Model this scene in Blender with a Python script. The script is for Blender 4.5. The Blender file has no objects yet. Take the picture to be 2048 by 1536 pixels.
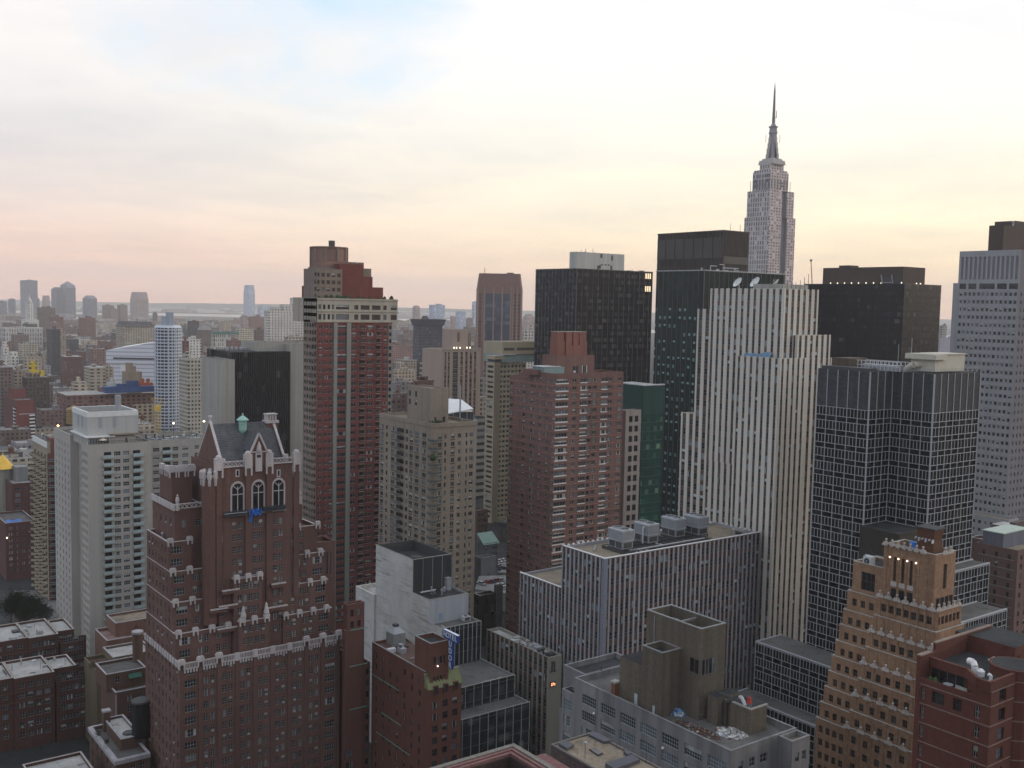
import bpy, math, random
import numpy as np
from mathutils import Vector, Matrix
rnd = random.Random(7)
SC = bpy.context.scene
COL = SC.collection
RAD = math.radians

# ------------------------------------------------------------------ camera
# world axes: +X runs west along the streets, +Y runs south down the avenues, Z up, metres
HC = 133.0
FOC, YAW, PITCH, ROLL = 2065.5, RAD(36.47), RAD(4.41), RAD(1.174)
_f = np.array([math.sin(YAW) * math.cos(PITCH), math.cos(YAW) * math.cos(PITCH), -math.sin(PITCH)])
_r0 = np.array([math.cos(YAW), -math.sin(YAW), 0.0])
_u0 = np.cross(_r0, _f)
_r = _r0 * math.cos(ROLL) + _u0 * math.sin(ROLL)
_u = -_r0 * math.sin(ROLL) + _u0 * math.cos(ROLL)
cam = bpy.data.cameras.new("camera")
cam.sensor_width = 36.0
cam.lens = FOC / 2048 * 36.0
cam.clip_start, cam.clip_end = 1.0, 120000.0
camo = bpy.data.objects.new("camera", cam)
COL.objects.link(camo)
camo.matrix_world = Matrix(((_r[0], _u[0], -_f[0], 0), (_r[1], _u[1], -_f[1], 0), (_r[2], _u[2], -_f[2], HC), (0, 0, 0, 1)))
SC.camera = camo
SC.render.resolution_x, SC.render.resolution_y = 1024, 768
SC.view_settings.view_transform = 'Standard'
SC.view_settings.look = 'None'
SC.view_settings.exposure = 0.24
SC.view_settings.gamma = 1.0
SC.cycles.use_denoising = True
SC.cycles.max_bounces = 6
SC.cycles.diffuse_bounces = 3
SC.cycles.volume_bounces = 2
SC.cycles.volume_step_rate = 4.0
SC.cycles.volume_max_steps = 64

# ------------------------------------------------------------------ sky and sun
SUN_AZ, SUN_EL = RAD(104.0), RAD(10.0)          # from grid south towards west
sdir = Vector((math.sin(SUN_AZ) * math.cos(SUN_EL), math.cos(SUN_AZ) * math.cos(SUN_EL), math.sin(SUN_EL)))
sun = bpy.data.lights.new("sun", 'SUN')
sun.energy, sun.angle, sun.color = 1.1, RAD(14.0), (1.0, 0.86, 0.66)
suno = bpy.data.objects.new("sun", sun)
COL.objects.link(suno)
suno.rotation_euler = sdir.to_track_quat('Z', 'Y').to_euler()
suno.location = (0, 0, 600)

def lin(r, g, b):
 def c(v):
  v /= 255.0
  return v / 12.92 if v <= 0.04045 else ((v + 0.055) / 1.055) ** 2.4
 return (c(r), c(g), c(b), 1.0)

def build_world():
 w = bpy.data.worlds.new("World")
 SC.world = w
 w.use_nodes = True
 nt = w.node_tree
 nt.nodes.clear()
 N, L = nt.nodes.new, nt.links.new
 out, bg = N('ShaderNodeOutputWorld'), N('ShaderNodeBackground')
 L(bg.outputs[0], out.inputs[0])
 tc, sep = N('ShaderNodeTexCoord'), N('ShaderNodeSeparateXYZ')
 L(tc.outputs['Generated'], sep.inputs[0])
 def math_(op, a, b=None, c=None, clamp=False):
  n = N('ShaderNodeMath'); n.operation = op; n.use_clamp = clamp
  for i, v in enumerate((a, b, c)):
   if v is None: continue
   if hasattr(v, 'links'): L(v, n.inputs[i])
   else: n.inputs[i].default_value = v
  return n.outputs[0]
 def ramp(fac, stops):
  n = N('ShaderNodeValToRGB'); n.color_ramp.interpolation = 'B_SPLINE' if len(stops) > 3 else 'LINEAR'
  e = n.color_ramp.elements
  while len(e) < len(stops): e.new(0.5)
  for i, (p, c) in enumerate(stops):
   e[i].position = p; e[i].color = c
  L(fac, n.inputs[0]); return n.outputs[0]
 def mix(f, a, b, bt='MIX'):
  n = N('ShaderNodeMix'); n.data_type = 'RGBA'; n.blend_type = bt
  for s, v in ((0, f), (6, a), (7, b)):
   if hasattr(v, 'links'): L(v, n.inputs[s])
   else: n.inputs[s].default_value = v
  return n.outputs[2]
 z = sep.outputs[2]
 zc = math_('MAXIMUM', z, 0.0)
 e = math_('MULTIPLY', zc, 3.0, clamp=True)              # 0 .. 19 degrees
 sky = N('ShaderNodeTexSky'); sky.sky_type = 'NISHITA'; sky.sun_disc = False
 sky.sun_elevation = SUN_EL; sky.sun_rotation = math.pi / 2 - SUN_AZ + math.pi / 2
 sky.sun_rotation = math.atan2(sdir.x, sdir.y)
 sky.air_density, sky.dust_density, sky.ozone_density = 1.2, 2.0, 2.0
 nish = mix(1.0, sky.outputs[0], (0.055, 0.06, 0.068, 1), 'MULTIPLY')
 # veil of cloud: two height ramps, away from and towards the low western sun
 left = ramp(e, [(0.0, lin(236, 184, 162)), (0.12, lin(240, 202, 184)), (0.26, lin(222, 208, 203)), (0.50, lin(222, 220, 221)), (0.75, lin(234, 230, 228)), (1.0, lin(234, 233, 235))])
 right = ramp(e, [(0.0, lin(255, 196, 150)), (0.10, lin(255, 224, 180)), (0.24, lin(252, 240, 208)), (0.45, lin(246, 242, 226)), (0.72, lin(244, 241, 240)), (1.0, lin(232, 232, 240))])
 hl = math_('SQRT', math_('ADD', math_('MULTIPLY', sep.outputs[0], sep.outputs[0]), math_('ADD', math_('MULTIPLY', sep.outputs[1], sep.outputs[1]), 1e-5)))
 dot = math_('DIVIDE', math_('ADD', math_('MULTIPLY', sep.outputs[0], math.sin(RAD(84))), math_('MULTIPLY', sep.outputs[1], math.cos(RAD(84)))), hl)
 mr = N('ShaderNodeMapRange'); mr.interpolation_type = 'SMOOTHSTEP'
 L(dot, mr.inputs[0]); mr.inputs[1].default_value = 0.15; mr.inputs[2].default_value = 0.98
 veil = mix(mr.outputs[0], left, right)
 # overhead and in the east the veil is thinner and bluer
 mz = N('ShaderNodeMapRange'); mz.interpolation_type = 'SMOOTHSTEP'; L(z, mz.inputs[0]); mz.inputs[1].default_value = 0.30; mz.inputs[2].default_value = 0.75
 me_ = N('ShaderNodeMapRange'); me_.interpolation_type = 'SMOOTHSTEP'; L(dot, me_.inputs[0]); me_.inputs[1].default_value = 0.16; me_.inputs[2].default_value = -0.45
 veil = mix(mz.outputs[0], veil, lin(222, 230, 242)); veil = mix(me_.outputs[0], veil, lin(208, 216, 229))
 # clouds on a flat layer overhead
 den = math_('ADD', zc, 0.07)
 cmb = N('ShaderNodeCombineXYZ')
 L(math_('DIVIDE', sep.outputs[0], den), cmb.inputs[0]); L(math_('DIVIDE', sep.outputs[1], den), cmb.inputs[1])
 def noise(scale, detail, off, rough=0.55, dist=0.0):
  m = N('ShaderNodeMapping'); L(cmb.outputs[0], m.inputs[0]); m.inputs[1].default_value = off
  n = N('ShaderNodeTexNoise'); n.inputs['Scale'].default_value = scale; n.inputs['Detail'].default_value = detail
  n.inputs['Roughness'].default_value = rough; n.inputs['Distortion'].default_value = dist
  L(m.outputs[0], n.inputs['Vector']); return n.outputs[0]
 n1 = noise(0.55, 7, (3.1, 1.7, 0), 0.55, 0.4)
 n2 = noise(1.6, 6, (9.4, 4.2, 0), 0.6, 0.3)
 bright = ramp(n1, [(0.34, (0.90, 0.915, 0.94, 1)), (0.52, (1.0, 1.0, 1.0, 1)), (0.66, (1.05, 1.04, 1.02, 1))])
 veil = mix(0.9, veil, bright, 'MULTIPLY')
 bright2 = ramp(n2, [(0.36, (0.94, 0.95, 0.965, 1)), (0.6, (1.03, 1.02, 1.0, 1))])
 veil = mix(0.8, veil, bright2, 'MULTIPLY')
 # clear gap high in the south, where the blue shows through
 gx, gy, gz = GAP
 gd = math_('ADD', math_('ADD', math_('MULTIPLY', sep.outputs[0], gx), math_('MULTIPLY', sep.outputs[1], gy)), math_('MULTIPLY', z, gz))
 mg = N('ShaderNodeMapRange'); mg.interpolation_type = 'SMOOTHSTEP'
 L(math_('ADD', gd, math_('MULTIPLY', math_('SUBTRACT', n1, 0.5), 0.06)), mg.inputs[0])
 mg.inputs[1].default_value = 0.9840; mg.inputs[2].default_value = 1.0010
 blue = mix(0.9, nish, lin(190, 222, 246))
 col = mix(math_('MULTIPLY', mg.outputs[0], 0.9), veil, blue)
 L(col, bg.inputs[0])
 bg.inputs[1].default_value = 1.08
def _ray(px, py):
 v = _f * FOC + _r * (px - 1024) - _u * (py - 768)
 return v / FOC
_g = _ray(560, -120); _g = _g / np.linalg.norm(_g)
GAP = tuple(float(v) for v in _g)
build_world()

# ------------------------------------------------------------------ surveying: where a sight line meets a plane
def ptd(px, py, d):
 v = _ray(px, py) * d
 return (v[0], v[1], HC + v[2])
def ptx(px, py, X):
 v = _ray(px, py); t = X / v[0]
 return (X, v[1] * t, HC + v[2] * t)
def pty(px, py, Y):
 v = _ray(px, py); t = Y / v[1]
 return (v[0] * t, Y, HC + v[2] * t)
def ptz(px, py, Z):
 v = _ray(px, py); t = (Z - HC) / v[2]
 return (v[0] * t, v[1] * t, Z)
def Xat(px, Y, Z):
 n = _r * FOC - (px - 1024) * _f
 return -(n[1] * Y + n[2] * (Z - HC)) / n[0]
def Yat(px, X, Z):
 n = _r * FOC - (px - 1024) * _f
 return -(n[0] * X + n[2] * (Z - HC)) / n[1]
def Zat(py, X, Y):
 m = -_u * FOC - (py - 768) * _f
 return HC - (m[0] * X + m[1] * Y) / m[2]
def proj(p):
 q = np.array([p[0], p[1], p[2] - HC]); d = q @ _f
 return (1024 + FOC * (q @ _r) / d, 768 - FOC * (q @ _u) / d, d)

# ------------------------------------------------------------------ materials
MATS = {}
class NT:
 def __init__(s, name):
  s.m = bpy.data.materials.new(name); s.m.use_nodes = True
  s.t = s.m.node_tree; s.N = s.t.nodes.new; s.L = s.t.links.new
  s.b = s.t.nodes['Principled BSDF']
  g = s.N('ShaderNodeNewGeometry'); s.geo = g
  s.pos = g.outputs['Position']; s.nor = g.outputs['Normal']
 def put(s, sock, v):
  if hasattr(v, 'links'): s.L(v, sock)
  else: sock.default_value = v
 def math(s, op, a, b=None, c=None, clamp=False):
  n = s.N('ShaderNodeMath'); n.operation = op; n.use_clamp = clamp
  for i, v in enumerate((a, b, c)):
   if v is not None: s.put(n.inputs[i], v)
  return n.outputs[0]
 def sep(s, v):
  n = s.N('ShaderNodeSeparateXYZ'); s.L(v, n.inputs[0]); return n.outputs
 def comb(s, x, y, z):
  n = s.N('ShaderNodeCombineXYZ')
  for i, v in enumerate((x, y, z)): s.put(n.inputs[i], v)
  return n.outputs[0]
 def noise(s, scale, detail=3, vec=None, sc3=None, rough=0.55):
  v = vec or s.pos
  if sc3:
   m = s.N('ShaderNodeMapping'); m.inputs[3].default_value = sc3; s.L(v, m.inputs[0]); v = m.outputs[0]
  n = s.N('ShaderNodeTexNoise'); n.inputs['Scale'].default_value = scale; n.inputs['Detail'].default_value = detail
  n.inputs['Roughness'].default_value = rough; s.L(v, n.inputs['Vector']); return n.outputs[0]
 def white(s, vec):
  n = s.N('ShaderNodeTexWhiteNoise'); n.noise_dimensions = '3D'; s.L(vec, n.inputs[0]); return n.outputs[0]
 def ramp(s, fac, stops, interp='LINEAR'):
  n = s.N('ShaderNodeValToRGB'); n.color_ramp.interpolation = interp
  e = n.color_ramp.elements
  while len(e) < len(stops): e.new(0.5)
  for i, (p, c) in enumerate(stops):
   e[i].position = p; e[i].color = c if len(c) == 4 else (*c, 1)
  s.put(n.inputs[0], fac); return n.outputs[0]
 def mix(s, f, a, b, bt='MIX'):
  n = s.N('ShaderNodeMix'); n.data_type = 'RGBA'; n.blend_type = bt
  for k, v in ((0, f), (6, a), (7, b)):
   if isinstance(v, tuple) and len(v) == 3: v = (*v, 1)
   s.put(n.inputs[k], v)
  return n.outputs[2]
 def gray(s, lo, hi, fac, p0=0.3, p1=0.7):
  return s.ramp(fac, [(p0, (lo, lo, lo)), (p1, (hi, hi, hi))])
 def done(s, col, rough=0.85, spec=0.3, metal=0.0):
  s.put(s.b.inputs['Base Color'], col if hasattr(col, 'links') else (*col[:3], 1))
  s.put(s.b.inputs['Roughness'], rough); s.b.inputs['Specular IOR Level'].default_value = spec
  s.b.inputs['Metallic'].default_value = metal
  return s.m

def M_wall(name, col, var=0.16, streak=0.18, grain=0.25, gs=2.6, rough=0.88, tint=None):
 """masonry: broad mottling, rain streaks down the face, fine unit-to-unit grain"""
 if name in MATS: return MATS[name]
 t = NT(name); col = tuple(c * .84 for c in col)
 a = t.gray(1 - var, 1 + var, t.noise(0.045, 4))
 b = t.gray(1 - streak, 1 + streak * 0.5, t.noise(0.55, 4, sc3=(1, 1, 0.05)))
 c = t.gray(1 - grain, 1 + grain, t.noise(gs, 2, sc3=(1, 1, 2.2), rough=0.8))
 col2 = t.mix(1.0, t.mix(1.0, t.mix(1.0, (*col, 1), a, 'MULTIPLY'), b, 'MULTIPLY'), c, 'MULTIPLY')
 if tint: col2 = t.mix(t.ramp(t.noise(0.9, 3), [(0.45, (0, 0, 0)), (0.7, (0.6, 0.6, 0.6))]), col2, (*tint, 1))
 MATS[name] = t.done(col2, rough, 0.25)
 return MATS[name]

def M_flat(name, col, rough=0.6, var=0.1, metal=0.0, ns=0.6, spec=0.35):
 if name in MATS: return MATS[name]
 t = NT(name)
 MATS[name] = t.done(t.mix(1.0, (*col, 1), t.gray(1 - var, 1 + var, t.noise(ns, 4)), 'MULTIPLY'), rough, spec, metal)
 return MATS[name]

def M_roof(name, col, var=0.3):
 if name in MATS: return MATS[name]
 t = NT(name); col = tuple(c * .84 for c in col)
 a = t.gray(1 - var, 1 + var * 0.5, t.noise(0.12, 5)); b = t.gray(0.8, 1.15, t.noise(1.7, 3))
 stain = t.ramp(t.noise(0.3, 5, rough=0.65), [(0.55, (1, 1, 1)), (0.68, (0.62, 0.6, 0.58))])
 MATS[name] = t.done(t.mix(1.0, t.mix(1.0, t.mix(1.0, (*col, 1), a, 'MULTIPLY'), b, 'MULTIPLY'), stain, 'MULTIPLY'), 0.95, 0.1)
 return MATS[name]

def M_glass(name, col, rough=0.12, var=0.35, spec=0.5):
 """a window pane: dark room behind, reflecting sky; each pane its own tone"""
 if name in MATS: return MATS[name]
 t = NT(name)
 s = t.sep(t.pos)
 q = t.comb(t.math('FLOOR', t.math('MULTIPLY', s[0], 0.7)), t.math('FLOOR', t.math('MULTIPLY', s[1], 0.7)), t.math('FLOOR', t.math('MULTIPLY', s[2], 0.4)))
 MATS[name] = t.done(t.mix(1.0, (*col, 1), t.gray(1 - var, 1 + var, t.white(q), 0, 1), 'MULTIPLY'), rough, spec)
 return MATS[name]

def M_curtain(name, cw, fh, u0, z0, stops, rough=0.14, spandrel=None, sp_frac=0.35, spec=0.5, lit=None):
 """curtain-wall glazing: each pane its own tone; u runs along either street-grid face as x+y"""
 if name in MATS: return MATS[name]
 t = NT(name); s = t.sep(t.pos)
 u = t.math('DIVIDE', t.math('SUBTRACT', t.math('ADD', s[0], s[1]), u0), cw)
 v = t.math('DIVIDE', t.math('SUBTRACT', s[2], z0), fh)
 nsep = t.sep(t.nor)
 side = t.math('ROUND', nsep[0])
 w = t.white(t.comb(t.math('FLOOR', u), t.math('FLOOR', v), side))
 col = t.ramp(w, stops)
 big = t.gray(0.75, 1.25, t.noise(0.05, 4))
 col = t.mix(1.0, col, big, 'MULTIPLY')
 if spandrel:
  f = t.math('LESS_THAN', t.math('FRACT', v), sp_frac)
  col = t.mix(f, col, (*spandrel, 1))
 MATS[name] = t.done(col, rough, spec)
 return MATS[name]

def M_far(name, wall, win, cw, fh, ww=0.5, wh=0.5, roofc=(0.25, 0.24, 0.23), vary=0.2, hue=None):
 """a block too far off for its windows to be more than specks: windows lie in the wall's own surface"""
 if name in MATS: return MATS[name]
 t = NT(name); s = t.sep(t.pos); n = t.sep(t.nor)
 tc = t.N('ShaderNodeTexCoord'); o = t.sep(tc.outputs['Object'])
 oi = t.N('ShaderNodeObjectInfo')
 u = t.math('DIVIDE', t.math('ADD', o[0], o[1]), cw); v = t.math('DIVIDE', o[2], fh)
 fu = t.math('LESS_THAN', t.math('FRACT', u), ww); fv = t.math('LESS_THAN', t.math('FRACT', v), wh)
 up = t.math('GREATER_THAN', n[2], 0.5)
 w = t.white(t.comb(t.math('FLOOR', u), t.math('FLOOR', v), oi.outputs['Random']))
 isw = t.math('MULTIPLY', t.math('MULTIPLY', fu, fv), t.math('SUBTRACT', 1.0, up))
 a = t.gray(0.82, 1.15, t.noise(0.08, 4))
 wc = t.mix(1.0, t.mix(1.0, (*wall, 1), a, 'MULTIPLY'), t.gray(1 - vary, 1 + vary, oi.outputs['Random'], 0, 1), 'MULTIPLY')
 winc = t.mix(1.0, (*win, 1), t.ramp(w, [(0, (0.5, 0.5, 0.5)), (0.75, (1.1, 1.1, 1.1)), (0.9, (3.2, 3.2, 3.2)), (1, (4.5, 4.5, 4.5))]), 'MULTIPLY')
 rc = t.mix(1.0, (*roofc, 1), t.gray(0.6, 1.5, t.white(t.comb(oi.outputs['Random'], 0.3, 0.1)), 0, 1), 'MULTIPLY')
 rc = t.mix(1.0, rc, t.gray(0.7, 1.2, t.noise(0.3, 4)), 'MULTIPLY')
 MATS[name] = t.done(t.mix(up, t.mix(isw, wc, winc), rc), 0.85, 0.25)
 return MATS[name]

def M_glow(name, col, strength):
 if name in MATS: return MATS[name]
 t = NT(name)
 t.b.inputs['Emission Color'].default_value = (*col, 1); t.b.inputs['Emission Strength'].default_value = strength
 MATS[name] = t.done((0.5, 0.5, 0.5), 0.5)
 return MATS[name]

# ------------------------------------------------------------------ mesh building
class MB:
 def __init__(s): s.v, s.f, s.mi, s.mats = [], [], [], []
 def mat(s, m):
  if m not in s.mats: s.mats.append(m)
  return s.mats.index(m)
 def face(s, pts, m):
  n = len(s.v); s.v += pts; s.f.append(tuple(range(n, n + len(pts)))); s.mi.append(s.mat(m))
 def box(s, x0, y0, z0, x1, y1, z1, m, top=None, bottom=True):
  n = len(s.v)
  s.v += [(x0, y0, z0), (x1, y0, z0), (x1, y1, z0), (x0, y1, z0), (x0, y0, z1), (x1, y0, z1), (x1, y1, z1), (x0, y1, z1)]
  k = s.mat(m)
  for q in ((0, 1, 5, 4), (1, 2, 6, 5), (2, 3, 7, 6), (3, 0, 4, 7)):
   s.f.append(tuple(n + i for i in q)); s.mi.append(k)
  s.f.append((n + 4, n + 5, n + 6, n + 7)); s.mi.append(s.mat(top) if top else k)
  if bottom: s.f.append((n + 3, n + 2, n + 1, n)); s.mi.append(k)
 def obox(s, c, a, hw, hd, z0, z1, m, top=None):
  """box turned by angle a about the vertical through c"""
  ca, sa = math.cos(a), math.sin(a)
  P = [(c[0] + ca * i - sa * j, c[1] + sa * i + ca * j) for i, j in ((-hw, -hd), (hw, -hd), (hw, hd), (-hw, hd))]
  s.prism(P, z0, z1, m, top)
 def prism(s, P, z0, z1, m, top=None, P1=None):
  P1 = P1 or P; n = len(s.v); k = len(P)
  s.v += [(x, y, z0) for x, y in P] + [(x, y, z1) for x, y in P1]
  mi = s.mat(m)
  for i in range(k):
   j = (i + 1) % k; s.f.append((n + i, n + j, n + k + j, n + k + i)); s.mi.append(mi)
  s.f.append(tuple(n + k + i for i in range(k))); s.mi.append(s.mat(top) if top else mi)
  s.f.append(tuple(n + k - 1 - i for i in range(k))); s.mi.append(mi)
 def lathe(s, cx, cy, prof, m, seg=16, a0=0.0):
  n = len(s.v); mi = s.mat(m)
  for r, z in prof:
   for i in range(seg):
    a = a0 + 2 * math.pi * i / seg; s.v.append((cx + r * math.cos(a), cy + r * math.sin(a), z))
  for j in range(len(prof) - 1):
   for i in range(seg):
    k = (i + 1) % seg
    s.f.append((n + j * seg + i, n + j * seg + k, n + (j + 1) * seg + k, n + (j + 1) * seg + i)); s.mi.append(mi)
  s.f.append(tuple(n + (len(prof) - 1) * seg + i for i in range(seg))); s.mi.append(mi)
  s.f.append(tuple(n + seg - 1 - i for i in range(seg))); s.mi.append(mi)
 def bar(s, a, b, r, m, seg=6):
  a, b = Vector(a), Vector(b); d = (b - a)
  if d.length < 1e-6: return
  q = d.to_track_quat('Z', 'Y'); n = len(s.v); mi = s.mat(m)
  for p in (a, b):
   for i in range(seg):
    t = 2 * math.pi * (i + 0.5) / seg
    w = p + q @ Vector((r * math.cos(t), r * math.sin(t), 0)); s.v.append((w.x, w.y, w.z))
  for i in range(seg):
   k = (i + 1) % seg; s.f.append((n + i, n + k, n + seg + k, n + seg + i)); s.mi.append(mi)
  s.f.append(tuple(n + seg + i for i in range(seg))); s.mi.append(mi)
  s.f.append(tuple(n + seg - 1 - i for i in range(seg))); s.mi.append(mi)
 def path(s, P, r, m, seg=6):
  for a, b in zip(P, P[1:]): s.bar(a, b, r, m, seg)
 def mesh(s, name, off=(0, 0, 0), smooth=False):
  me = bpy.data.meshes.new(name)
  if off != (0, 0, 0): vs = [(x - off[0], y - off[1], z - off[2]) for x, y, z in s.v]
  else: vs = s.v
  me.from_pydata(vs, [], s.f)
  for m in s.mats: me.materials.append(m)
  me.polygons.foreach_set('material_index', s.mi)
  if smooth: me.polygons.foreach_set('use_smooth', [True] * len(s.f))
  me.update()
  return me

def link(name, data, parent=None, loc=(0, 0, 0), rz=0.0):
 o = bpy.data.objects.new(name, data); COL.objects.link(o)
 o.location = loc; o.rotation_euler = (0, 0, rz)
 if parent is not None: o.parent = parent
 return o
def text_mesh(body, size, extrude, offset, mat):
 cu = bpy.data.curves.new('letter', 'FONT'); cu.body = body; cu.size = size; cu.align_x = 'CENTER'; cu.align_y = 'CENTER'; cu.extrude = extrude; cu.offset = offset
 o = bpy.data.objects.new('letter', cu); COL.objects.link(o); bpy.context.view_layer.update()
 me = bpy.data.meshes.new_from_object(o.evaluated_get(bpy.context.evaluated_depsgraph_get()))
 bpy.data.objects.remove(o); bpy.data.curves.remove(cu)
 me.materials.clear(); me.materials.append(mat)
 me.polygons.foreach_set('material_index', [0] * len(me.polygons))
 return me
def tag(o, label, cat, group=None, kind=None):
 if label: o['label'] = label
 if cat: o['category'] = cat
 if group: o['group'] = group
 if kind: o['kind'] = kind
 return o

ALL = []
WINMESH = {}
SUBPART = {'roof_vent': 'roof', 'roof_pipes': 'roof', 'mullions': 'glazing', 'penthouse_roof': 'penthouse', 'rooftop_box_roof': 'rooftop_box', 'fan': 'casing', 'louvre': 'casing', 'coping': 'roof',
   'parapet': 'roof', 'stair_tower_roof': 'stair_tower', 'tank_tower_roof': 'tank_tower', 'terrace_window': 'terrace', 'feed_arm': 'reflector', 'rooftop_storey_roof': 'rooftop_storey', 'piers': 'wall', 'spandrels': 'wall', 'railing': 'roof',
   'antenna': 'mast', 'crown_windows': 'tower', 'copper_ventilator': 'slate_roof', 'dormer': 'slate_roof', 'bulb': 'pole', 'finial': 'gold_roof', 'equipment_pad': 'roof', 'skylight': 'roof', 'curb': 'dome', 'band_course': 'wall', 'tank_roof': 'barrel'}
class Thing:
 """one thing: an Empty at its base, a mesh per part, and repeated parts (windows, balconies) kept as separate children"""
 def __init__(s, name, label, cat, base=(0, 0, 0), group=None):
  s.root = tag(link(name, None, None, base), label, cat, group)
  s.base = base; s.parts = {}; s.sub = {}; s.rep = []; s.smooth = set(); ALL.append(s)
 def m(s, part, under=None):
  if part not in s.parts: s.parts[part] = MB(); s.sub[part] = under
  return s.parts[part]
 def add(s, name, mesh, p, n, size, vis_off=0.3):
  s.rep.append((name, mesh, p, math.atan2(n[0], -n[1]), size, n, vis_off))
 def build(s):
  objs = {}
  for k in s.parts:
   u = SUBPART.get(k.split('.')[0])
   if u and u in s.parts and s.parts[u].f and s.sub[k] is None: s.sub[k] = u
  for k in sorted(s.parts, key=lambda q: s.sub[q] is not None):
   mb = s.parts[k]
   if not mb.f: continue
   par = objs.get(s.sub[k], s.root) if s.sub[k] else s.root
   objs[k] = link(k, mb.mesh(k, s.base, k in s.smooth), par)
  s.objs = objs

def win_mesh(w, h, var, frame, bars=1, glasses=None, fw=0.07, trans=0, ac=False):
 """sash window: pane, frame and glazing bars; local x along the wall, facing -y, centred"""
 key = (round(w, 2), round(h, 2), var, frame.name, bars, glasses[0].name if glasses else '', trans, ac)
 if key in WINMESH: return WINMESH[key]
 b = MB(); G = glasses or GLASS
 hw, hh = w / 2, h / 2
 def q(x0, z0, x1, z1, y, m): b.face([(x0, y, z0), (x1, y, z0), (x1, y, z1), (x0, y, z1)], m)
 if var in (0, 1, 2): q(-hw, -hh, hw, hh, 0, G[var])
 elif var == 3:                                   # blind drawn halfway
  k = hh * 0.1; q(-hw, -hh, hw, k, 0, G[0]); q(-hw, k, hw, hh, 0, G[3])
 else:                                            # curtains at both sides
  q(-hw, -hh, -hw * 0.5, hh, 0, G[3]); q(-hw * 0.5, -hh, hw * 0.5, hh, 0, G[0]); q(hw * 0.5, -hh, hw, hh, 0, G[3])
 y = -0.05
 q(-hw, -hh, hw, -hh + fw, y, frame); q(-hw, hh - fw, hw, hh, y, frame)
 q(-hw, -hh + fw, -hw + fw, hh - fw, y, frame); q(hw - fw, -hh + fw, hw, hh - fw, y, frame)
 for i in range(bars):
  x = -hw + w * (i + 1) / (bars + 1); q(x - fw * .45, -hh + fw, x + fw * .45, hh - fw, y, frame)
 for i in range(trans):
  z = -hh + h * (i + 1) / (trans + 1); q(-hw + fw, z - fw * .45, hw - fw, z + fw * .45, y - 0.004, frame)
 if ac: b.box(-0.32, -0.35, -hh, 0.32, 0.0, -hh + 0.42, M_flat('metal_grey', (0.32, 0.33, 0.34)))
 WINMESH[key] = b.mesh('window')
 return WINMESH[key]

GLASS = [M_glass('pane_dark', (0.018, 0.02, 0.024)), M_glass('pane_deep', (0.035, 0.038, 0.042)), M_glass('pane_sky', (0.12, 0.14, 0.16)),
   M_glass('pane_blind', (0.36, 0.37, 0.37), 0.3)]
F_WHITE = M_flat('frame_white', (0.55, 0.55, 0.53)); F_DARK = M_flat('frame_dark', (0.04, 0.04, 0.045)); F_BROWN = M_flat('frame_brown', (0.09, 0.06, 0.045))
F_GREY = M_flat('frame_grey', (0.36, 0.37, 0.375))

NF = lambda x0, y0: ((x0, y0), (1, 0), (0, -1))       # north face seen from its east end
EF = lambda x0, y0: ((x0, y0), (0, 1), (-1, 0))       # east face seen from its north end
WEIGHTS = (34, 30, 14, 13, 9)

def facade(T, frame, width, z0, z1, cols, rows, wm, rec=0.22, wstyle=None, skip=None, part='wall', weights=WEIGHTS, sill=None, wname='window'):
 """a wall with real openings; cols [(a,b)], rows [(c,d)]; every opening gets a window"""
 (ox, oy), (ux, uy), (nx, ny) = frame
 mb = T.m(part); F = mb.face
 def P(u, z, d=0.0): return (ox + ux * u - nx * d, oy + uy * u - ny * d, z)
 ws = dict(frame=F_WHITE, bars=1, trans=1, glasses=None, fw=0.07, ac=0.0); ws.update(wstyle or {})
 zc = z0
 for j, (c, d) in enumerate(sorted(rows)):
  if c > zc + 1e-4: F([P(0, zc), P(width, zc), P(width, c), P(0, c)], wm)
  uc = 0.0
  for i, cc in enumerate(cols):
   a, b = cc[0], cc[1]
   if skip and skip(i, j): continue
   if a > uc + 1e-4: F([P(uc, c), P(a, c), P(a, d), P(uc, d)], wm)
   F([P(a, c), P(a, c, rec), P(a, d, rec), P(a, d)], wm); F([P(b, c, rec), P(b, c), P(b, d), P(b, d, rec)], wm)
   F([P(a, c), P(b, c), P(b, c, rec), P(a, c, rec)], sill or wm); F([P(a, d, rec), P(b, d, rec), P(b, d), P(a, d)], wm)
   st = dict(ws)
   if len(cc) > 2 and cc[2]: st.update(cc[2])
   var = rnd.choices((0, 1, 2, 3, 4), weights)[0]
   me = win_mesh(b - a, d - c, var, st['frame'], st['bars'], st['glasses'], st['fw'], st['trans'], rnd.random() < st['ac'])
   T.add(wname, me, P((a + b) / 2, (c + d) / 2, rec), (nx, ny), (b - a) * (d - c))
   uc = b
  if uc < width - 1e-4: F([P(uc, c), P(width, c), P(width, d), P(uc, d)], wm)
  zc = d
 if zc < z1 - 1e-4: F([P(0, zc), P(width, zc), P(width, z1), P(0, z1)], wm)

def reg(width, n, w, margin=0.0, st=None):
 """n openings of width w spread evenly"""
 p = (width - 2 * margin) / n
 return [(margin + p * (i + .5) - w / 2, margin + p * (i + .5) + w / 2, st) for i in range(n)]
def bays(width, pattern, margin=0.0):
 """pattern: per bay a list of (relative centre, opening width, style)"""
 p = (width - 2 * margin) / len(pattern); out = []
 for i, b in enumerate(pattern):
  for q in b:
   c = margin + p * (i + q[0]); out.append((c - q[1] / 2, c + q[1] / 2, q[2] if len(q) > 2 else None))
 return out
def floors(z0, z1, fh, sill, h, top=0.6):
 """window bands counted down from the top"""
 out = []; z = z1 - top - fh
 while z > z0 + 0.3:
  out.append((z + sill, z + sill + h)); z -= fh
 return out

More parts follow.
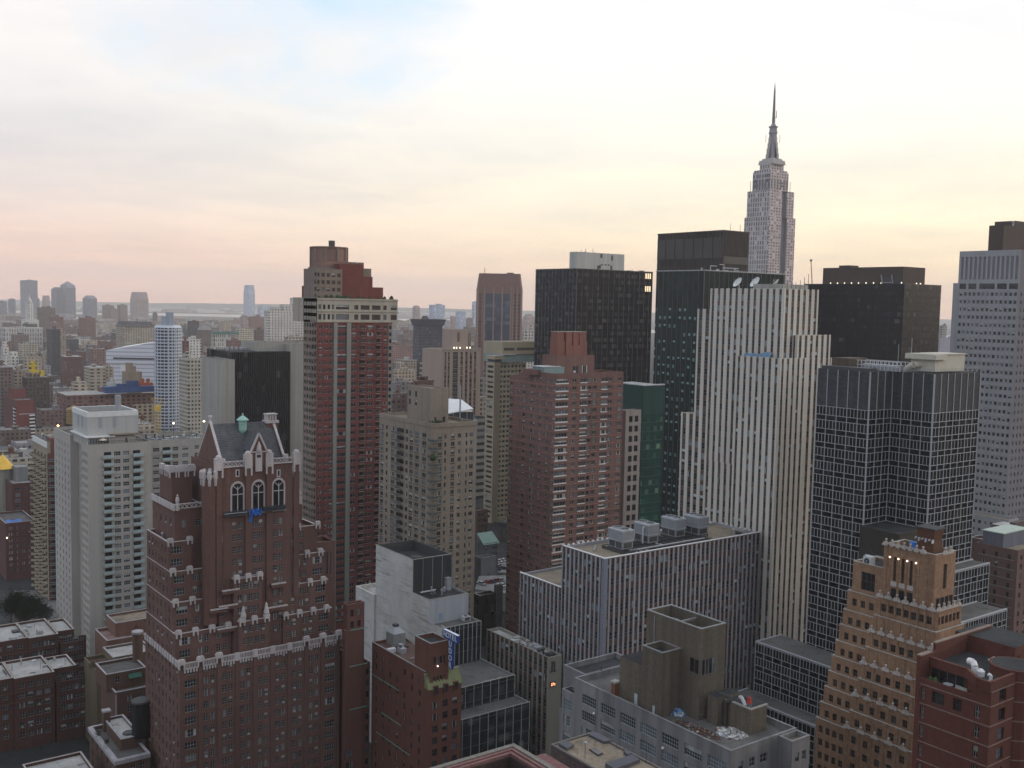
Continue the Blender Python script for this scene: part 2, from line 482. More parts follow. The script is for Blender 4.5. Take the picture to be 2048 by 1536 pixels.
def shell(T, x0, y0, x1, y1, z0, z1, wm, rm, par=0.9, pt=0.35, east=None, north=None, part='wall', roofpart='roof', coping=None, cap=0.12):
 """a block: plain faces where no facade is given, a sunk roof behind a parapet with its coping"""
 mb = T.m(part); F = mb.face
 if east is None: F([(x0, y1, z0), (x0, y0, z0), (x0, y0, z1), (x0, y1, z1)], wm)
 else: facade(T, EF(x0, y0), y1 - y0, z0, z1, wm=wm, part=part, **east)
 if north is None: F([(x0, y0, z0), (x1, y0, z0), (x1, y0, z1), (x0, y0, z1)], wm)
 else: facade(T, NF(x0, y0), x1 - x0, z0, z1, wm=wm, part=part, **north)
 F([(x1, y0, z0), (x1, y1, z0), (x1, y1, z1), (x1, y0, z1)], wm)
 F([(x1, y1, z0), (x0, y1, z0), (x0, y1, z1), (x1, y1, z1)], wm)
 i0, j0, i1, j1, zr = x0 + pt, y0 + pt, x1 - pt, y1 - pt, z1 - par
 F([(i0, j0, zr), (i0, j1, zr), (i0, j1, z1), (i0, j0, z1)], wm); F([(i1, j0, zr), (i0, j0, zr), (i0, j0, z1), (i1, j0, z1)], wm)
 F([(i1, j1, zr), (i1, j0, zr), (i1, j0, z1), (i1, j1, z1)], wm); F([(i0, j1, zr), (i1, j1, zr), (i1, j1, z1), (i0, j1, z1)], wm)
 T.m(roofpart).face([(i0, j0, zr), (i1, j0, zr), (i1, j1, zr), (i0, j1, zr)], rm)
 cm = coping or wm; g = 0.06; c = T.m('coping' if coping else part)
 for a in ((x0 - g, y0 - g, x1 + g, y0 + pt + g), (x0 - g, y1 - pt - g, x1 + g, y1 + g), (x0 - g, y0 + pt + g, x0 + pt + g, y1 - pt - g), (x1 - pt - g, y0 + pt + g, x1 + g, y1 - pt - g)):
  c.box(a[0], a[1], z1, a[2], a[3], z1 + cap, cm)

def finish_reps(limit=100):
 """windows and other repeats: the hundred that show largest become children of their own, the rest one part"""
 bpy.context.view_layer.update()
 dg = bpy.context.evaluated_depsgraph_get()
 org = Vector((0, 0, HC))
 for T in ALL:
  byname = {}
  for it in T.rep: byname.setdefault(it[0], []).append(it)
  for name, items in byname.items():
   sc = []
   for it in items:
    p = it[2]; px, py, d = proj(p)
    vis = 0.0
    if d > 0 and -4 < px < 2052 and -4 < py < 1540:
     n = it[5]; t = Vector(p) - org; dist = t.length
     face = max(0.0, -(n[0] * t.x + n[1] * t.y) / dist)
     if face > 0:
      ok, loc, *_ = SC.ray_cast(dg, org, t / dist, distance=dist + 5)
      if not ok or (loc - org).length > dist - it[6] - 0.5: vis = it[4] * face / dist ** 2
    sc.append(vis)
   order = sorted(range(len(items)), key=lambda i: -sc[i])
   for i in [k for k in order[:limit] if sc[k] > 0 or len(items) <= limit]:
    it = items[i]; b = T.base
    link(name, it[1], T.root, (it[2][0] - b[0], it[2][1] - b[1], it[2][2] - b[2]), it[3])
   rest = [items[i] for k, i in enumerate(order) if not (k < limit and (sc[i] > 0 or len(items) <= limit))]
   if rest:
    o = link(name, merge(rest, T.base, name), T.root); o['kind'] = 'stuff'

_cache = {}
def merge(items, base, name):
 V, Fl, MI, mats = [], [], [], []; nv = 0; ls = []
 for it in items:
  me = it[1]
  if me.name not in _cache:
   n = len(me.vertices); a = np.empty(n * 3); me.vertices.foreach_get('co', a)
   lp = np.empty(len(me.loops), int); me.loops.foreach_get('vertex_index', lp)
   lt = np.empty(len(me.polygons), int); me.polygons.foreach_get('loop_total', lt)
   mi = np.empty(len(me.polygons), int); me.polygons.foreach_get('material_index', mi)
   _cache[me.name] = (a.reshape(-1, 3), lp, lt, mi, list(me.materials))
  a, lp, lt, mi, mm = _cache[me.name]
  idx = []
  for m in mm:
   if m not in mats: mats.append(m)
   idx.append(mats.index(m))
  c, s = math.cos(it[3]), math.sin(it[3])
  v = np.empty_like(a); v[:, 0] = a[:, 0] * c - a[:, 1] * s + it[2][0] - base[0]; v[:, 1] = a[:, 0] * s + a[:, 1] * c + it[2][1] - base[1]; v[:, 2] = a[:, 2] + it[2][2] - base[2]
  V.append(v); Fl.append(lp + nv); ls.append(lt); MI.append(np.array(idx)[mi]); nv += len(a)
 V = np.concatenate(V); Fl = np.concatenate(Fl); ls = np.concatenate(ls); MI = np.concatenate(MI)
 me = bpy.data.meshes.new(name)
 me.vertices.add(len(V)); me.vertices.foreach_set('co', V.ravel())
 me.loops.add(len(Fl)); me.loops.foreach_set('vertex_index', Fl)
 me.polygons.add(len(ls)); me.polygons.foreach_set('loop_start', np.concatenate(([0], np.cumsum(ls)[:-1]))); me.polygons.foreach_set('loop_total', ls)
 for m in mats: me.materials.append(m)
 me.polygons.foreach_set('material_index', MI)
 me.update(calc_edges=True); me.validate()
 return me
# ------------------------------------------------------------------ shared palette
BRICK = M_wall('brick_gothic', (0.165, 0.092, 0.076), tint=(0.108, 0.066, 0.056))
BRICK_D = M_wall('brick_dark', (0.10, 0.047, 0.038), tint=(0.075, 0.04, 0.035))
BRICK_R = M_wall('brick_red', (0.20, 0.066, 0.056), var=0.1, grain=0.15)
BRICK_P = M_wall('brick_pink', (0.215, 0.122, 0.105), tint=(0.18, 0.108, 0.097))
BRICK_G = M_wall('brick_gold', (0.30, 0.18, 0.11), tint=(0.33, 0.215, 0.145))
BRICK_M = M_wall('brick_maroon', (0.125, 0.044, 0.034), grain=0.18, tint=(0.115, 0.05, 0.038))
BEIGE = M_wall('beige_brick', (0.47, 0.44, 0.40), var=0.07, streak=0.08, grain=0.1)
TAN = M_wall('tan_brick', (0.30, 0.25, 0.20), streak=0.2, tint=(0.26, 0.215, 0.175))
TERRA = M_wall('terracotta_white', (0.55, 0.50, 0.49), var=0.15, grain=0.2)
CONC = M_wall('pale_concrete', (0.40, 0.385, 0.35), var=0.08, grain=0.1)
CONC_G = M_wall('grey_concrete', (0.27, 0.275, 0.27), var=0.1)
STRIPE = M_wall('white_stone', (0.64, 0.605, 0.54), var=0.06, streak=0.12, grain=0.08)
STRIPE_G = M_wall('grey_stone_stripe', (0.36, 0.36, 0.385), var=0.08, streak=0.15, grain=0.1)
R_TAN = M_roof('roof_tan', (0.30, 0.25, 0.19)); R_GREY = M_roof('roof_grey', (0.16, 0.155, 0.15)); R_DARK = M_roof('roof_dark', (0.06, 0.062, 0.065))
R_WHITE = M_roof('roof_white', (0.46, 0.45, 0.43)); R_BROWN = M_roof('roof_brown', (0.14, 0.09, 0.075)); R_PINK = M_roof('roof_pink', (0.34, 0.22, 0.20))
STEEL = M_flat('steel_grey', (0.30, 0.31, 0.33), 0.5); STEEL_D = M_flat('steel_dark', (0.05, 0.052, 0.055), 0.6); STEEL_L = M_flat('steel_light', (0.50, 0.51, 0.52), 0.45)
COPPER = M_flat('copper_green', (0.26, 0.44, 0.38), 0.7, 0.2); SLATE = M_wall('slate', (0.125, 0.13, 0.138), var=0.2, streak=0.25, grain=0.25, gs=1.6)
LEAF = M_wall('leaf_green', (0.045, 0.08, 0.03), var=0.4, grain=0.5, gs=1.5); TARP = M_flat('blue_tarp', (0.03, 0.13, 0.42), 0.45, 0.25); RED = M_flat('red_paint', (0.42, 0.04, 0.03), 0.5)
WOOD = M_wall('tank_wood', (0.34, 0.24, 0.13), grain=0.35); RUST = M_wall('rust', (0.13, 0.06, 0.035), grain=0.4)
MULL = M_flat('mullion_grey', (0.36, 0.37, 0.39), 0.5, 0.05); MULL_D = M_flat('mullion_dark', (0.12, 0.12, 0.125), 0.5, 0.05)
WHITE = M_flat('white_paint', (0.66, 0.66, 0.65), 0.6, 0.08)

def clutter(T, x0, y0, x1, y1, z, n, seed=1, hs=(0.4, 1.6)):
 """vents, curbs, stacks and ducts screwed to a roof"""
 r = random.Random(seed); mats = [STEEL, STEEL_D, STEEL_L, CONC, STEEL]
 for i in range(n):
  x, y = r.uniform(x0, x1), r.uniform(y0, y1); k = r.random(); m = r.choice(mats)
  T.nv = getattr(T, 'nv', -1) + 1; mb = T.m('roof_vent.%03d' % T.nv if T.nv else 'roof_vent')
  if k < 0.35: a, b = r.uniform(0.4, 1.2), r.uniform(0.4, 1.2); mb.box(x - a, y - b, z, x + a, y + b, z + r.uniform(*hs), m)
  elif k < 0.7: h = r.uniform(0.6, 1.8); q = r.uniform(0.12, 0.3); mb.lathe(x, y, [(q, z), (q, z + h), (q * 2, z + h + .05), (q * 1.2, z + h + .4)], m, 8)
  else:
   l = r.uniform(1.5, 5); dx, dy = (l, 0) if r.random() < .5 else (0, l)
   mb.path([(x, y, z + .25), (x + dx, y + dy, z + .25)], r.uniform(.1, .22), m)

def tank(name_label, x, y, z, r, h, leg, m=WOOD, group=None):
 T = Thing('water_tank', name_label, 'water tank', (x, y, z), group)
 b = T.m('barrel'); b.lathe(x, y, [(r, z + leg), (r * 1.02, z + leg + h * .5), (r, z + leg + h)], m, 20)
 for k in (.2, .5, .8): b.lathe(x, y, [(r * 1.025, z + leg + h * k), (r * 1.025, z + leg + h * k + .1)], STEEL_D, 20)
 T.m('tank_roof').lathe(x, y, [(r * 1.08, z + leg + h), (0.05, z + leg + h + r * .55)], m, 20)
 for i in range(4):
  a = math.pi / 4 + i * math.pi / 2; T.m('leg' if i == 0 else 'leg.%03d' % i).bar((x + r * .8 * math.cos(a), y + r * .8 * math.sin(a), z), (x + r * .8 * math.cos(a), y + r * .8 * math.sin(a), z + leg), 0.15, STEEL_D)
 T.m('platform').lathe(x, y, [(r * 1.05, z + leg - .2), (r * 1.05, z + leg)], STEEL_D, 12)
 return T

def ac_box(mb, x, y, z, w=2.0, d=1.4, h=1.2):
 mb.box(x, y, z + .2, x + w, y + d, z + h, STEEL_L); mb.box(x + .2, y - .02, z + .35, x + w - .2, y, z + h - .2, STEEL_D)
 mb.lathe(x + w / 2, y + d / 2, [(d * .38, z + h), (d * .38, z + h + .12)], STEEL_D, 12)

# ================================================================== gothic apartment tower
G_LT = [GLASS[0], GLASS[1], M_glass('pane_grey', (.15, .155, .155)), GLASS[3]]
GALV = M_flat('galvanised', (.23, .245, .265), .5, .12); GALV_L = M_flat('galvanised_pale', (.33, .345, .365), .5, .1)
def gothic():
 x0, y0, z1 = ptd(362, 1331, 240)
 x1 = Xat(676.5, y0, z1 - 2); W = x1 - x0
 T = Thing('brick_tower', 'dark red brick tower with white gothic trim, arched windows and steep slate roof', 'building', (x0, y0, 0))
 tri = dict(frame=F_GREY, bars=3, trans=1, glasses=G_LT); pair = dict(frame=F_GREY, bars=1, trans=2, ac=0.12, glasses=G_LT)
 bw = W / 9
 def cols(i0, i1, xoff):
  out = []
  for i in range(i0, i1):
   c = bw * (i + .5) - xoff
   if i in (0, 8): out.append((c - 1.35, c + 1.35, tri))
   else: out += [(c - 1.3, c - .28, pair), (c + .28, c + 1.3, pair)]
  return out
 fh = 3.0
 # main body below the balustrade
 ecols = reg(26.5, 9, .95, 1.2)
 shell(T, x0, y0, x1, y0 + 27, 0, z1, BRICK, R_BROWN, 1.1, .4,
   north=dict(cols=cols(0, 9, 0), rows=floors(0, z1, fh, .9, 1.75, .5), wstyle=pair, rec=.3), east=dict(cols=ecols, rows=floors(0, z1, fh, .9, 1.6, .5), wstyle=pair))
 w = T.m('wall')
 for i in range(10):                                             # brick piers between the bays
  u = x0 + bw * i
  w.box(u - .42, y0 - .28, 0, u + .42, y0 - .002, z1 - 1.2, BRICK)
 tr = T.m('balustrade'); tz = z1 - 1.1
 for i in range(9):                                              # pierced white balustrade over an arcaded corbel
  a, b = x0 + bw * i + .5, x0 + bw * (i + 1) - .5
  tr.box(a, y0 - .45, z1 + .25, b, y0 - .2, z1 + .5, TERRA); tr.box(a, y0 - .45, tz, b, y0 - .2, tz + .25, TERRA)
  n = 9
  for k in range(n): u = a + (b - a) * (k + .5) / n; tr.box(u - .09, y0 - .4, tz + .25, u + .09, y0 - .25, z1 + .25, TERRA)
  for k in range(5): u = a + (b - a) * (k + .5) / 5; tr.prism([(u - .2, y0 - .35), (u + .2, y0 - .35), (u + .2, y0 - .02), (u - .2, y0 - .02)], tz - .9, tz, TERRA)
 for k in range(14):
  v = y0 + 27 * (k + .5) / 14; tr.box(x0 - .3, v - .7, tz, x0 - .05, v + .7, z1 + .5, TERRA)
 caps = [0]
 def cap(x, y, z, s=1.0, along='x'):
  """white terracotta block that hangs over the parapet with two tongues"""
  mb = T.m('parapet_cap' if caps[0] == 0 else 'parapet_cap.%03d' % caps[0]); caps[0] += 1
  a, d = (.75 * s, .42) if along == 'x' else (.42, .75 * s)
  mb.box(x - a, y - d, z - .1, x + a, y + d, z + .75 * s, TERRA)
  if along == 'x':
   mb.prism([(x - a * .8, y - d * .8), (x + a * .8, y - d * .8), (x + a * .8, y + d * .8), (x - a * .8, y + d * .8)], z + .75 * s, z + 1.0 * s, TERRA)
   for q in (-1, 1): mb.box(x + q * a * .7 - .16, y - d - .03, z - 1.0 * s, x + q * a * .7 + .16, y - .05, z - .1, TERRA)
  else:
   for q in (-1, 1): mb.box(x - d * .5, y + q * .5 * s - .16, z - 1.0 * s, x - .05, y + q * .5 * s + .16, z - .1, TERRA)
 for i in range(10):
  u = x0 + bw * i
  if i in (0, 1, 2, 7, 8, 9): cap(u, y0 - .25, z1 + .3, 1.15)
  else: T.m('balustrade').box(u - .55, y0 - .5, tz - .2, u + .55, y0 - .1, z1 + .6, TERRA)
 # stepped wings, left and right
 ys = [y0 + 3.8, y0 + 5.8, y0 + 7.6, y0 + 9.4]; zs = [z1 + 6.2, z1 + 13.2, z1 + 20.2, z1 + 27.0]
 eb = y0 + 26
 lw = [3, 3, 3, 1.35]; rw = [3, 3, 3, 1.7]
 zp = z1 - 1.1
 for k in range(4):
  zb = zp if k == 0 else zs[k - 1] - .9
  cwid = bw * lw[k]
  shell(T, x0 + .1 * k, ys[k], x0 + cwid, eb, zb, zs[k], BRICK, R_PINK if k == 3 else R_BROWN, .9, .35,
    north=dict(cols=[c for c in cols(0, 3, .1 * k) if c[1] < cwid - .2], rows=floors(zb, zs[k], fh, .9, 1.75, .7), wstyle=pair),
    east=dict(cols=reg(eb - ys[k], 6, .9, 1), rows=floors(zb, zs[k], fh, .9, 1.6, .7), wstyle=pair) , coping=TERRA)
  for i in range(int(lw[k]) + 1): cap(x0 + .7 + (cwid - 1.4) * i / max(1, int(lw[k])), ys[k] - .05, zs[k] + .1, .95)
  s = x1 - bw * rw[k]
  shell(T, s, ys[k], x1 - .1 * k - (1.2 if k == 3 else 0), eb, zb, zs[k], BRICK, R_BROWN, .9, .35,
    north=dict(cols=[(a - (s - x0), b - (s - x0), st) for a, b, st in cols(6, 9, 0) if a > s - x0 + .2 and b < x1 - x0 - (1.6 if k == 3 else .3)], rows=floors(zb, zs[k], fh, .9, 1.75, .7), wstyle=pair), coping=TERRA)
  for i in range(int(rw[k]) + 1): cap(s + .7 + (x1 - s - 2.2) * i / max(1, int(rw[k])), ys[k] - .05, zs[k] + .1, .95)
 # central shaft
 sx0, sx1, sy = Xat(437, y0 + 4.2, 90), Xat(592, y0 + 4.2, 90), y0 + 4.2
 zt = Zat(934, sx0, sy)
 sw = sx1 - sx0
 mid = [sw * (.10 + .27 * k) for k in range(4)]
 gcol = []
 for c in (sw * .235, sw * .5, sw * .765): gcol += [(c - 1.25, c - .25, pair), (c + .25, c + 1.25, pair)]
 gcol = [(.25, 1.15, pair)] + gcol + [(sw - 1.15, sw - .25, pair)]
 zg0, zg1 = Zat(1022, sx0 + sw / 2, sy), Zat(963, sx0 + sw / 2, sy)
 shell(T, sx0, sy, sx1, sy + 19, zp, zt, BRICK, R_GREY, .6, .4, north=dict(cols=gcol, rows=floors(zp, zg0 - 1.4, fh, .9, 1.75, .4), wstyle=pair))
 for c in (.235, .5, .765):                                     # tall traceried windows in white surrounds
  cx = sx0 + sw * c; f = T.m('arched_window' if c < .3 else 'arched_window.%03d' % (c > .7 and 2 or 1)); hw = 1.35
  def arch(hw, zz0, zz1, y, m, n=6):
   P = [(cx - hw, y, zz0), (cx + hw, y, zz0)]
   sp = zz1 - hw * 1.1
   for i in range(n + 1): t = i / n; P.append((cx + hw * math.cos(t * math.pi / 2) , y, sp + hw * 1.1 * math.sin(t * math.pi / 2)))
   for i in range(1, n + 1): t = i / n; P.append((cx - hw * math.sin(t * math.pi / 2), y, sp + hw * 1.1 * math.cos(t * math.pi / 2)))
   f.face(P, m)
  arch(hw + .42, zg0 - .2, zg1 + .55, sy - .10, TERRA); arch(hw, zg0, zg1, sy - .13, GLASS[0])
  f.box(cx - .09, sy - .26, zg0, cx + .09, sy - .14, zg1 - hw * .55, TERRA); f.box(cx - hw, sy - .25, zg0 + (zg1 - zg0) * .62, cx + hw, sy - .141, zg0 + (zg1 - zg0) * .62 + .2, TERRA)
  zz = zg1 - hw * .62
  f.bar((cx, sy - .2, zz - .7), (cx - hw * .75, sy - .2, zz + .25), .09, TERRA); f.bar((cx, sy - .2, zz - .7), (cx + hw * .75, sy - .2, zz + .25), .09, TERRA)
  f.box(cx - hw - .5, sy - .5, zg0 - .45, cx + hw + .5, sy - .05, zg0 - .2, TERRA)
 for c in (.235, .765):
  s = T.m('slit_window' if c < .3 else 'slit_window.001'); cx = sx0 + sw * c; zc = Zat(944, cx, sy) - .3
  s.box(cx - .5, sy - .12, zc - .9, cx + .5, sy - .02, zc + .9, TERRA); s.box(cx - .22, sy - .16, zc - .6, cx + .22, sy - .121, zc + .65, GLASS[0])
 # shaft crown: turret caps, balustrade panels between
 for u in (0.0, .365, .635, 1.0):
  px_ = sx0 + sw * u; w.box(px_ - .7, sy - .5, zp + 12, px_ + .7, sy - .01, zt - .5, BRICK)
  k = T.m('pinnacle' if u == 0 else 'pinnacle.%03d' % int(u * 10)); hh = 2.6 if 0 < u < 1 else 2.1
  k.prism([(px_ - .95, sy - .75), (px_ + .95, sy - .75), (px_ + .95, sy + .6), (px_ - .95, sy + .6)], zt - .8, zt + hh, TERRA)
  k.lathe(px_, sy - .08, [(.8, zt + hh), (.7, zt + hh + .5), (.25, zt + hh + .8)], TERRA, 10)
  for q in (-.75, .75): k.box(px_ + q - .2, sy - .78, zt - 2.6, px_ + q + .2, sy - .45, zt - .8, TERRA)
 for a, b in ((.04, .33), (.67, .96)):
  bx = T.m('balustrade'); X0, X1 = sx0 + sw * a, sx0 + sw * b
  bx.box(X0, sy - .35, zt + .95, X1, sy - .1, zt + 1.2, TERRA); bx.box(X0, sy - .4, zt - .3, X1, sy - .05, zt, TERRA)
  for i in range(6):
   p = X0 + (X1 - X0) * i / 6; q = X0 + (X1 - X0) * (i + 1) / 6
   bx.bar((p, sy - .22, zt), (q, sy - .22, zt + .95), .09, TERRA); bx.bar((q, sy - .22, zt), (p, sy - .22, zt + .95), .09, TERRA)
 # corner turrets
 for nm, cx, top in (('turret', sx0 - 1.6, Zat(950, sx0 - 1.6, sy)), ('turret.001', sx1 - .2, Zat(935, sx1, sy))):
  cy = sy + 1.4; t = T.m(nm); r = 1.9 if nm == 'turret' else 1.2
  t.lathe(cx, cy, [(r, zp + 8), (r, top)], BRICK, 8, math.pi / 8)
  for i in range(8):
   a = math.pi / 8 + i * math.pi / 4; ex, ey = cx + r * math.cos(a), cy + r * math.sin(a)
   t.lathe(ex, ey, [(.3, top - 2.6), (.42, top - 1), (.55, top - .9), (.55, top + .7), (.3, top + 1.1)], TERRA, 8)
  t.lathe(cx, cy, [(r * 1.05, top - .5), (r * 1.05, top)], TERRA, 8, math.pi / 8)
 # steep slate roof between stepped gables
 ry0, ry1, rz = sy + 1.2, sy + 16.5, zt - .4
 g0, g1 = Xat(441, sy + 2, zt), Xat(566, sy + 2, zt); rym = (ry0 + ry1) / 2
 zr = Zat(845, (g0 + g1) / 2, rym)
 rf = T.m('slate_roof')
 rf.face([(g0, ry0, rz), (g1, ry0, rz), (g1, rym, zr), (g0, rym, zr)], SLATE); rf.face([(g1, ry1, rz), (g0, ry1, rz), (g0, rym, zr), (g1, rym, zr)], SLATE)
 for i in range(26):                                            # slate courses
  t = i / 26; y, z = ry0 + (rym - ry0) * t, rz + (zr - rz) * t
  rf.box(g0, y - .04, z - .02, g1, y + .05, z + .07, SLATE)
 for nm, gx in (('gable', g0), ('gable.001', g1)):
  g = T.m(nm); o = -.3 if nm == 'gable' else .3
  A = [(gx + o, ry0 - .5, rz - 3), (gx + o, ry1 + .5, rz - 3), (gx + o, ry1 + .5, rz + .4), (gx + o, rym, zr + .5), (gx + o, ry0 - .5, rz + .4)]
  g.face(A, BRICK); B_ = [(gx - o, p[1], p[2]) for p in A]; g.face(B_, BRICK)
  for i in range(5): j = (i + 1) % 5; g.face([A[i], A[j], B_[j], B_[i]], BRICK)
  g.bar((gx, ry0 - .5, rz + .4), (gx, rym, zr + .55), .42, TERRA, 4); g.bar((gx, rym, zr + .55), (gx, ry1 + .5, rz + .4), .42, TERRA, 4)
  g.box(gx - .55, ry0 - 1.1, rz - 1, gx + .55, ry0 - .1, rz + 2.2, TERRA)
 T.m('gable').lathe(g0, rym, [(.25, zr + .4), (.2, zr + 1.6), (.55, zr + 1.7), (.5, zr + 2.1)], TERRA, 8)
 ch = T.m('chimney'); cx = Xat(541, rym, zr); cz = Zat(829, cx, rym)
 ch.box(cx - 1.5, rym - 1.2, zr - 5, cx + 1.5, rym + 1.2, zr - .4, BRICK); ch.box(cx - 1.7, rym - 1.4, zr - .4, cx + 1.7, rym + 1.4, zr + .2, TERRA)
 for i in range(4): ch.box(cx - 1.35 + i * .7, rym - .9, zr + .2, cx - .85 + i * .7, rym + .9, cz, TERRA)
 ch.box(cx - 1.5, rym - 1.1, cz, cx + 1.5, rym + 1.1, cz + .3, TERRA)
 cp = T.m('copper_ventilator'); vx = Xat(488, ry0 + 5.2, zr - 1.5); vy = rym - 1.6
 zb = Zat(860, vx, vy)
 cp.lathe(vx, vy, [(.55, zb - .8), (.95, zb), (1.05, zb + 2.3), (1.5, zb + 2.4), (1.5, zb + 2.65), (.5, zb + 3.4), (.22, zb + 3.6), (.16, zb + 4.2)], COPPER, 12)
 d = T.m('dormer'); dx = sx0 + sw * .5; hw = 2.05; ze = Zat(902, dx, sy); za = Zat(867, dx, sy)
 d.box(dx - hw + .3, sy - .3, zt - .5, dx + hw - .3, sy + .5, ze, BRICK)
 d.face([(dx - hw, sy - .32, ze), (dx + hw, sy - .32, ze), (dx, sy - .32, za)], BRICK)
 d.face([(dx - hw, sy - .3, ze), (dx, sy - .3, za), (dx, rym - 1.2, za), (dx - hw, ry0 + 3.3, ze)], SLATE); d.face([(dx + hw, sy - .3, ze), (dx, sy - .3, za), (dx, rym - 1.2, za), (dx + hw, ry0 + 3.3, ze)], SLATE)
 d.bar((dx - hw - .1, sy - .4, ze - .2), (dx, sy - .4, za + .1), .3, TERRA, 4); d.bar((dx + hw + .1, sy - .4, ze - .2), (dx, sy - .4, za + .1), .3, TERRA, 4); d.box(dx - hw, sy - .5, ze - .3, dx + hw, sy - .33, ze, TERRA)
 d.box(dx - .85, sy - .45, zt - 1.8, dx + .85, sy - .31, ze - .3, TERRA); d.box(dx - .5, sy - .48, zt + 1.6, dx + .5, sy - .451, ze - .9, GLASS[1]); d.lathe(dx, sy - .45, [(.7, ze), (.55, ze + 1.2), (.1, ze + 2.4)], TERRA, 6)
 # east wing: balustraded block and crenellated tower behind it
 bx0, by = Xat(350, y0 + 10.4, 82), y0 + 10.4
 bz = Zat(1019, bx0, by)
 shell(T, bx0, by, sx0 - .5, by + 17, zp, bz, BRICK, R_GREY, 1.0, .35, coping=TERRA, north=dict(cols=[(1.6, 2.6, pair), (5.0, 6.4, pair)], rows=floors(zs[3] + .5, bz - 2, fh, .9, 1.75, .4), wstyle=pair), east=dict(cols=reg(17, 4, 1.1, 1), rows=floors(zs[3] + .5, bz - 2, fh, .9, 1.6, .4), wstyle=pair))
 bl = T.m('balustrade'); L = sx0 - .5 - bx0
 for i in range(7): p = bx0 + L * i / 7; q = bx0 + L * (i + 1) / 7; bl.bar((p, by - .2, bz), (q, by - .2, bz + 1.1), .1, TERRA); bl.bar((q, by - .2, bz), (p, by - .2, bz + 1.1), .1, TERRA)
 bl.box(bx0 - .2, by - .35, bz + 1.1, sx0 - .5, by - .05, bz + 1.35, TERRA); bl.box(bx0 - .4, by - .3, bz - .3, bx0 - .1, by + 17, bz + 1.2, TERRA)
 for nm, fx in (('statue', bx0 + .6), ('statue.001', sx1 + 3.8)):
  s = T.m(nm); q = bz + 1.2 if nm == 'statue' else Zat(995, fx, by)
  s.lathe(fx, by, [(.55, q - 1.5), (.55, q), (.35, q + .2), (.5, q + .9), (.42, q + 1.5), (.2, q + 1.8), (.26, q + 2.1), (.12, q + 2.4)], TERRA, 10)
 tx0, tx1, ty = bx0 + 1.2, sx0 - 2.2, by + 6; tz_ = Zat(946, tx0, ty)
 shell(T, tx0, ty, tx1, ty + 9, bz - 1, tz_, BRICK, R_DARK, 1.2, .5, coping=TERRA)
 for i in range(3): cap(tx0 + (tx1 - tx0) * (i + .1) / 2.2, ty, tz_ + .3, 1.5)
 for i in range(2): cap(tx0, ty + 3 + 4 * i, tz_ + .3, 1.5, 'y')
 # right wing upper blocks
 shell(T, sx1 + .3, by, sx1 + 4.6, by + 10, zp, Zat(1008, sx1 + 4.6, by), BRICK, R_BROWN, .9, .35, coping=TERRA, north=dict(cols=[(1.0, 1.9, pair), (2.5, 3.4, pair)], rows=floors(zs[1], Zat(1008, sx1 + 4.6, by) - 1.5, fh, .9, 1.75, .4), wstyle=pair))
 shell(T, x1 - bw * .1, ys[3] + 3, x1 + 5.2, ys[3] + 10, 0, zs[2] + 1.2, BRICK, R_BROWN, 1.0, .3, north=dict(cols=[(2.2, 2.6), (3.1, 3.5), (4.0, 4.4)], rows=[(zs[2] - 7.5, zs[2] - 1.5)], wstyle=dict(frame=F_DARK, bars=0, trans=0)))
 # projecting centre bays
 for a, b, kz, yy in ((.36, .55, zs[0] + 1.2, y0 + 1.2), (.34, .52, zs[1] + 4.5, y0 + 2.6)):
  cx0, cx1 = x0 + W * a, x0 + W * b; n = 2
  shell(T, cx0, yy, cx1, sy, zp, kz, BRICK, R_BROWN, .8, .3, coping=TERRA, north=dict(cols=reg(cx1 - cx0, 4, 1.05, .8, pair), rows=floors(zp, kz, fh, .9, 1.75, .7), wstyle=pair))
  for i in range(3): cap(cx0 + .7 + (cx1 - cx0 - 1.4) * i / 2, yy, kz + .1, 1)
 for i, u in enumerate((.385, .53)):
  s = T.m('finial.%03d' % i if i else 'finial'); fx, fz = x0 + W * u, zs[0] + 1.6
  s.lathe(fx, y0 + 1.1, [(.7, fz - .4), (.6, fz + .8), (.75, fz + 1), (.4, fz + 2.4), (.3, fz + 3.0), (.1, fz + 3.6)], TERRA, 8)
 for i, (a, b, z) in enumerate(((.24, .36, zs[0] - 1), (.55, .68, zs[0] + 2.2), (.25, .36, zs[1] - 2.5), (.58, .67, zs[1] + 1), (.20, .30, zs[0] + 4), (.27, .37, zs[1] + 1.2))):
  s = T.m('balcony_ledge' if i == 0 else 'balcony_ledge.%03d' % i); s.box(x0 + W * a, y0 + 2.4, z, x0 + W * b, y0 + 4.4, z + .8, BRICK); s.box(x0 + W * a - .1, y0 + 2.25, z + .8, x0 + W * b + .1, y0 + 2.7, z + 1.1, TERRA)
 clutter(T, x0 + 1, y0 + 12, x0 + 4.5, y0 + 24, zs[3] - .9, 5, 3)
 # hanging scaffolds under the tall windows
 for nm, lab, pa, pb, py, tarp in (('scaffold', 'dark hanging scaffold with white rails under the left arched window', 449, 494, 1033, 0), ('scaffold', 'dark hanging scaffold under the right arched window', 527, 571, 1022, 0)):
  a, b = pty(pa, py, sy - 1.2), pty(pb, py - 1, sy - 1.2)
  S = Thing(nm, lab, 'scaffold', (a[0], sy - 1.2, a[2]))
  p = S.m('platform'); p.box(a[0], sy - 1.3, a[2] - .2, b[0], sy - .45, a[2], STEEL_D)
  r_ = S.m('rail'); m = STEEL_L if pa < 500 else STEEL_D
  for h in (.5, 1.05): r_.box(a[0], sy - 1.32, a[2] + h, b[0], sy - 1.26, a[2] + h + .12, m if h < 1 else STEEL_D)
  for i in range(6): u = a[0] + (b[0] - a[0]) * i / 5; r_.box(u - .04, sy - 1.32, a[2], u + .04, sy - 1.25, a[2] + 1.15, STEEL_D)
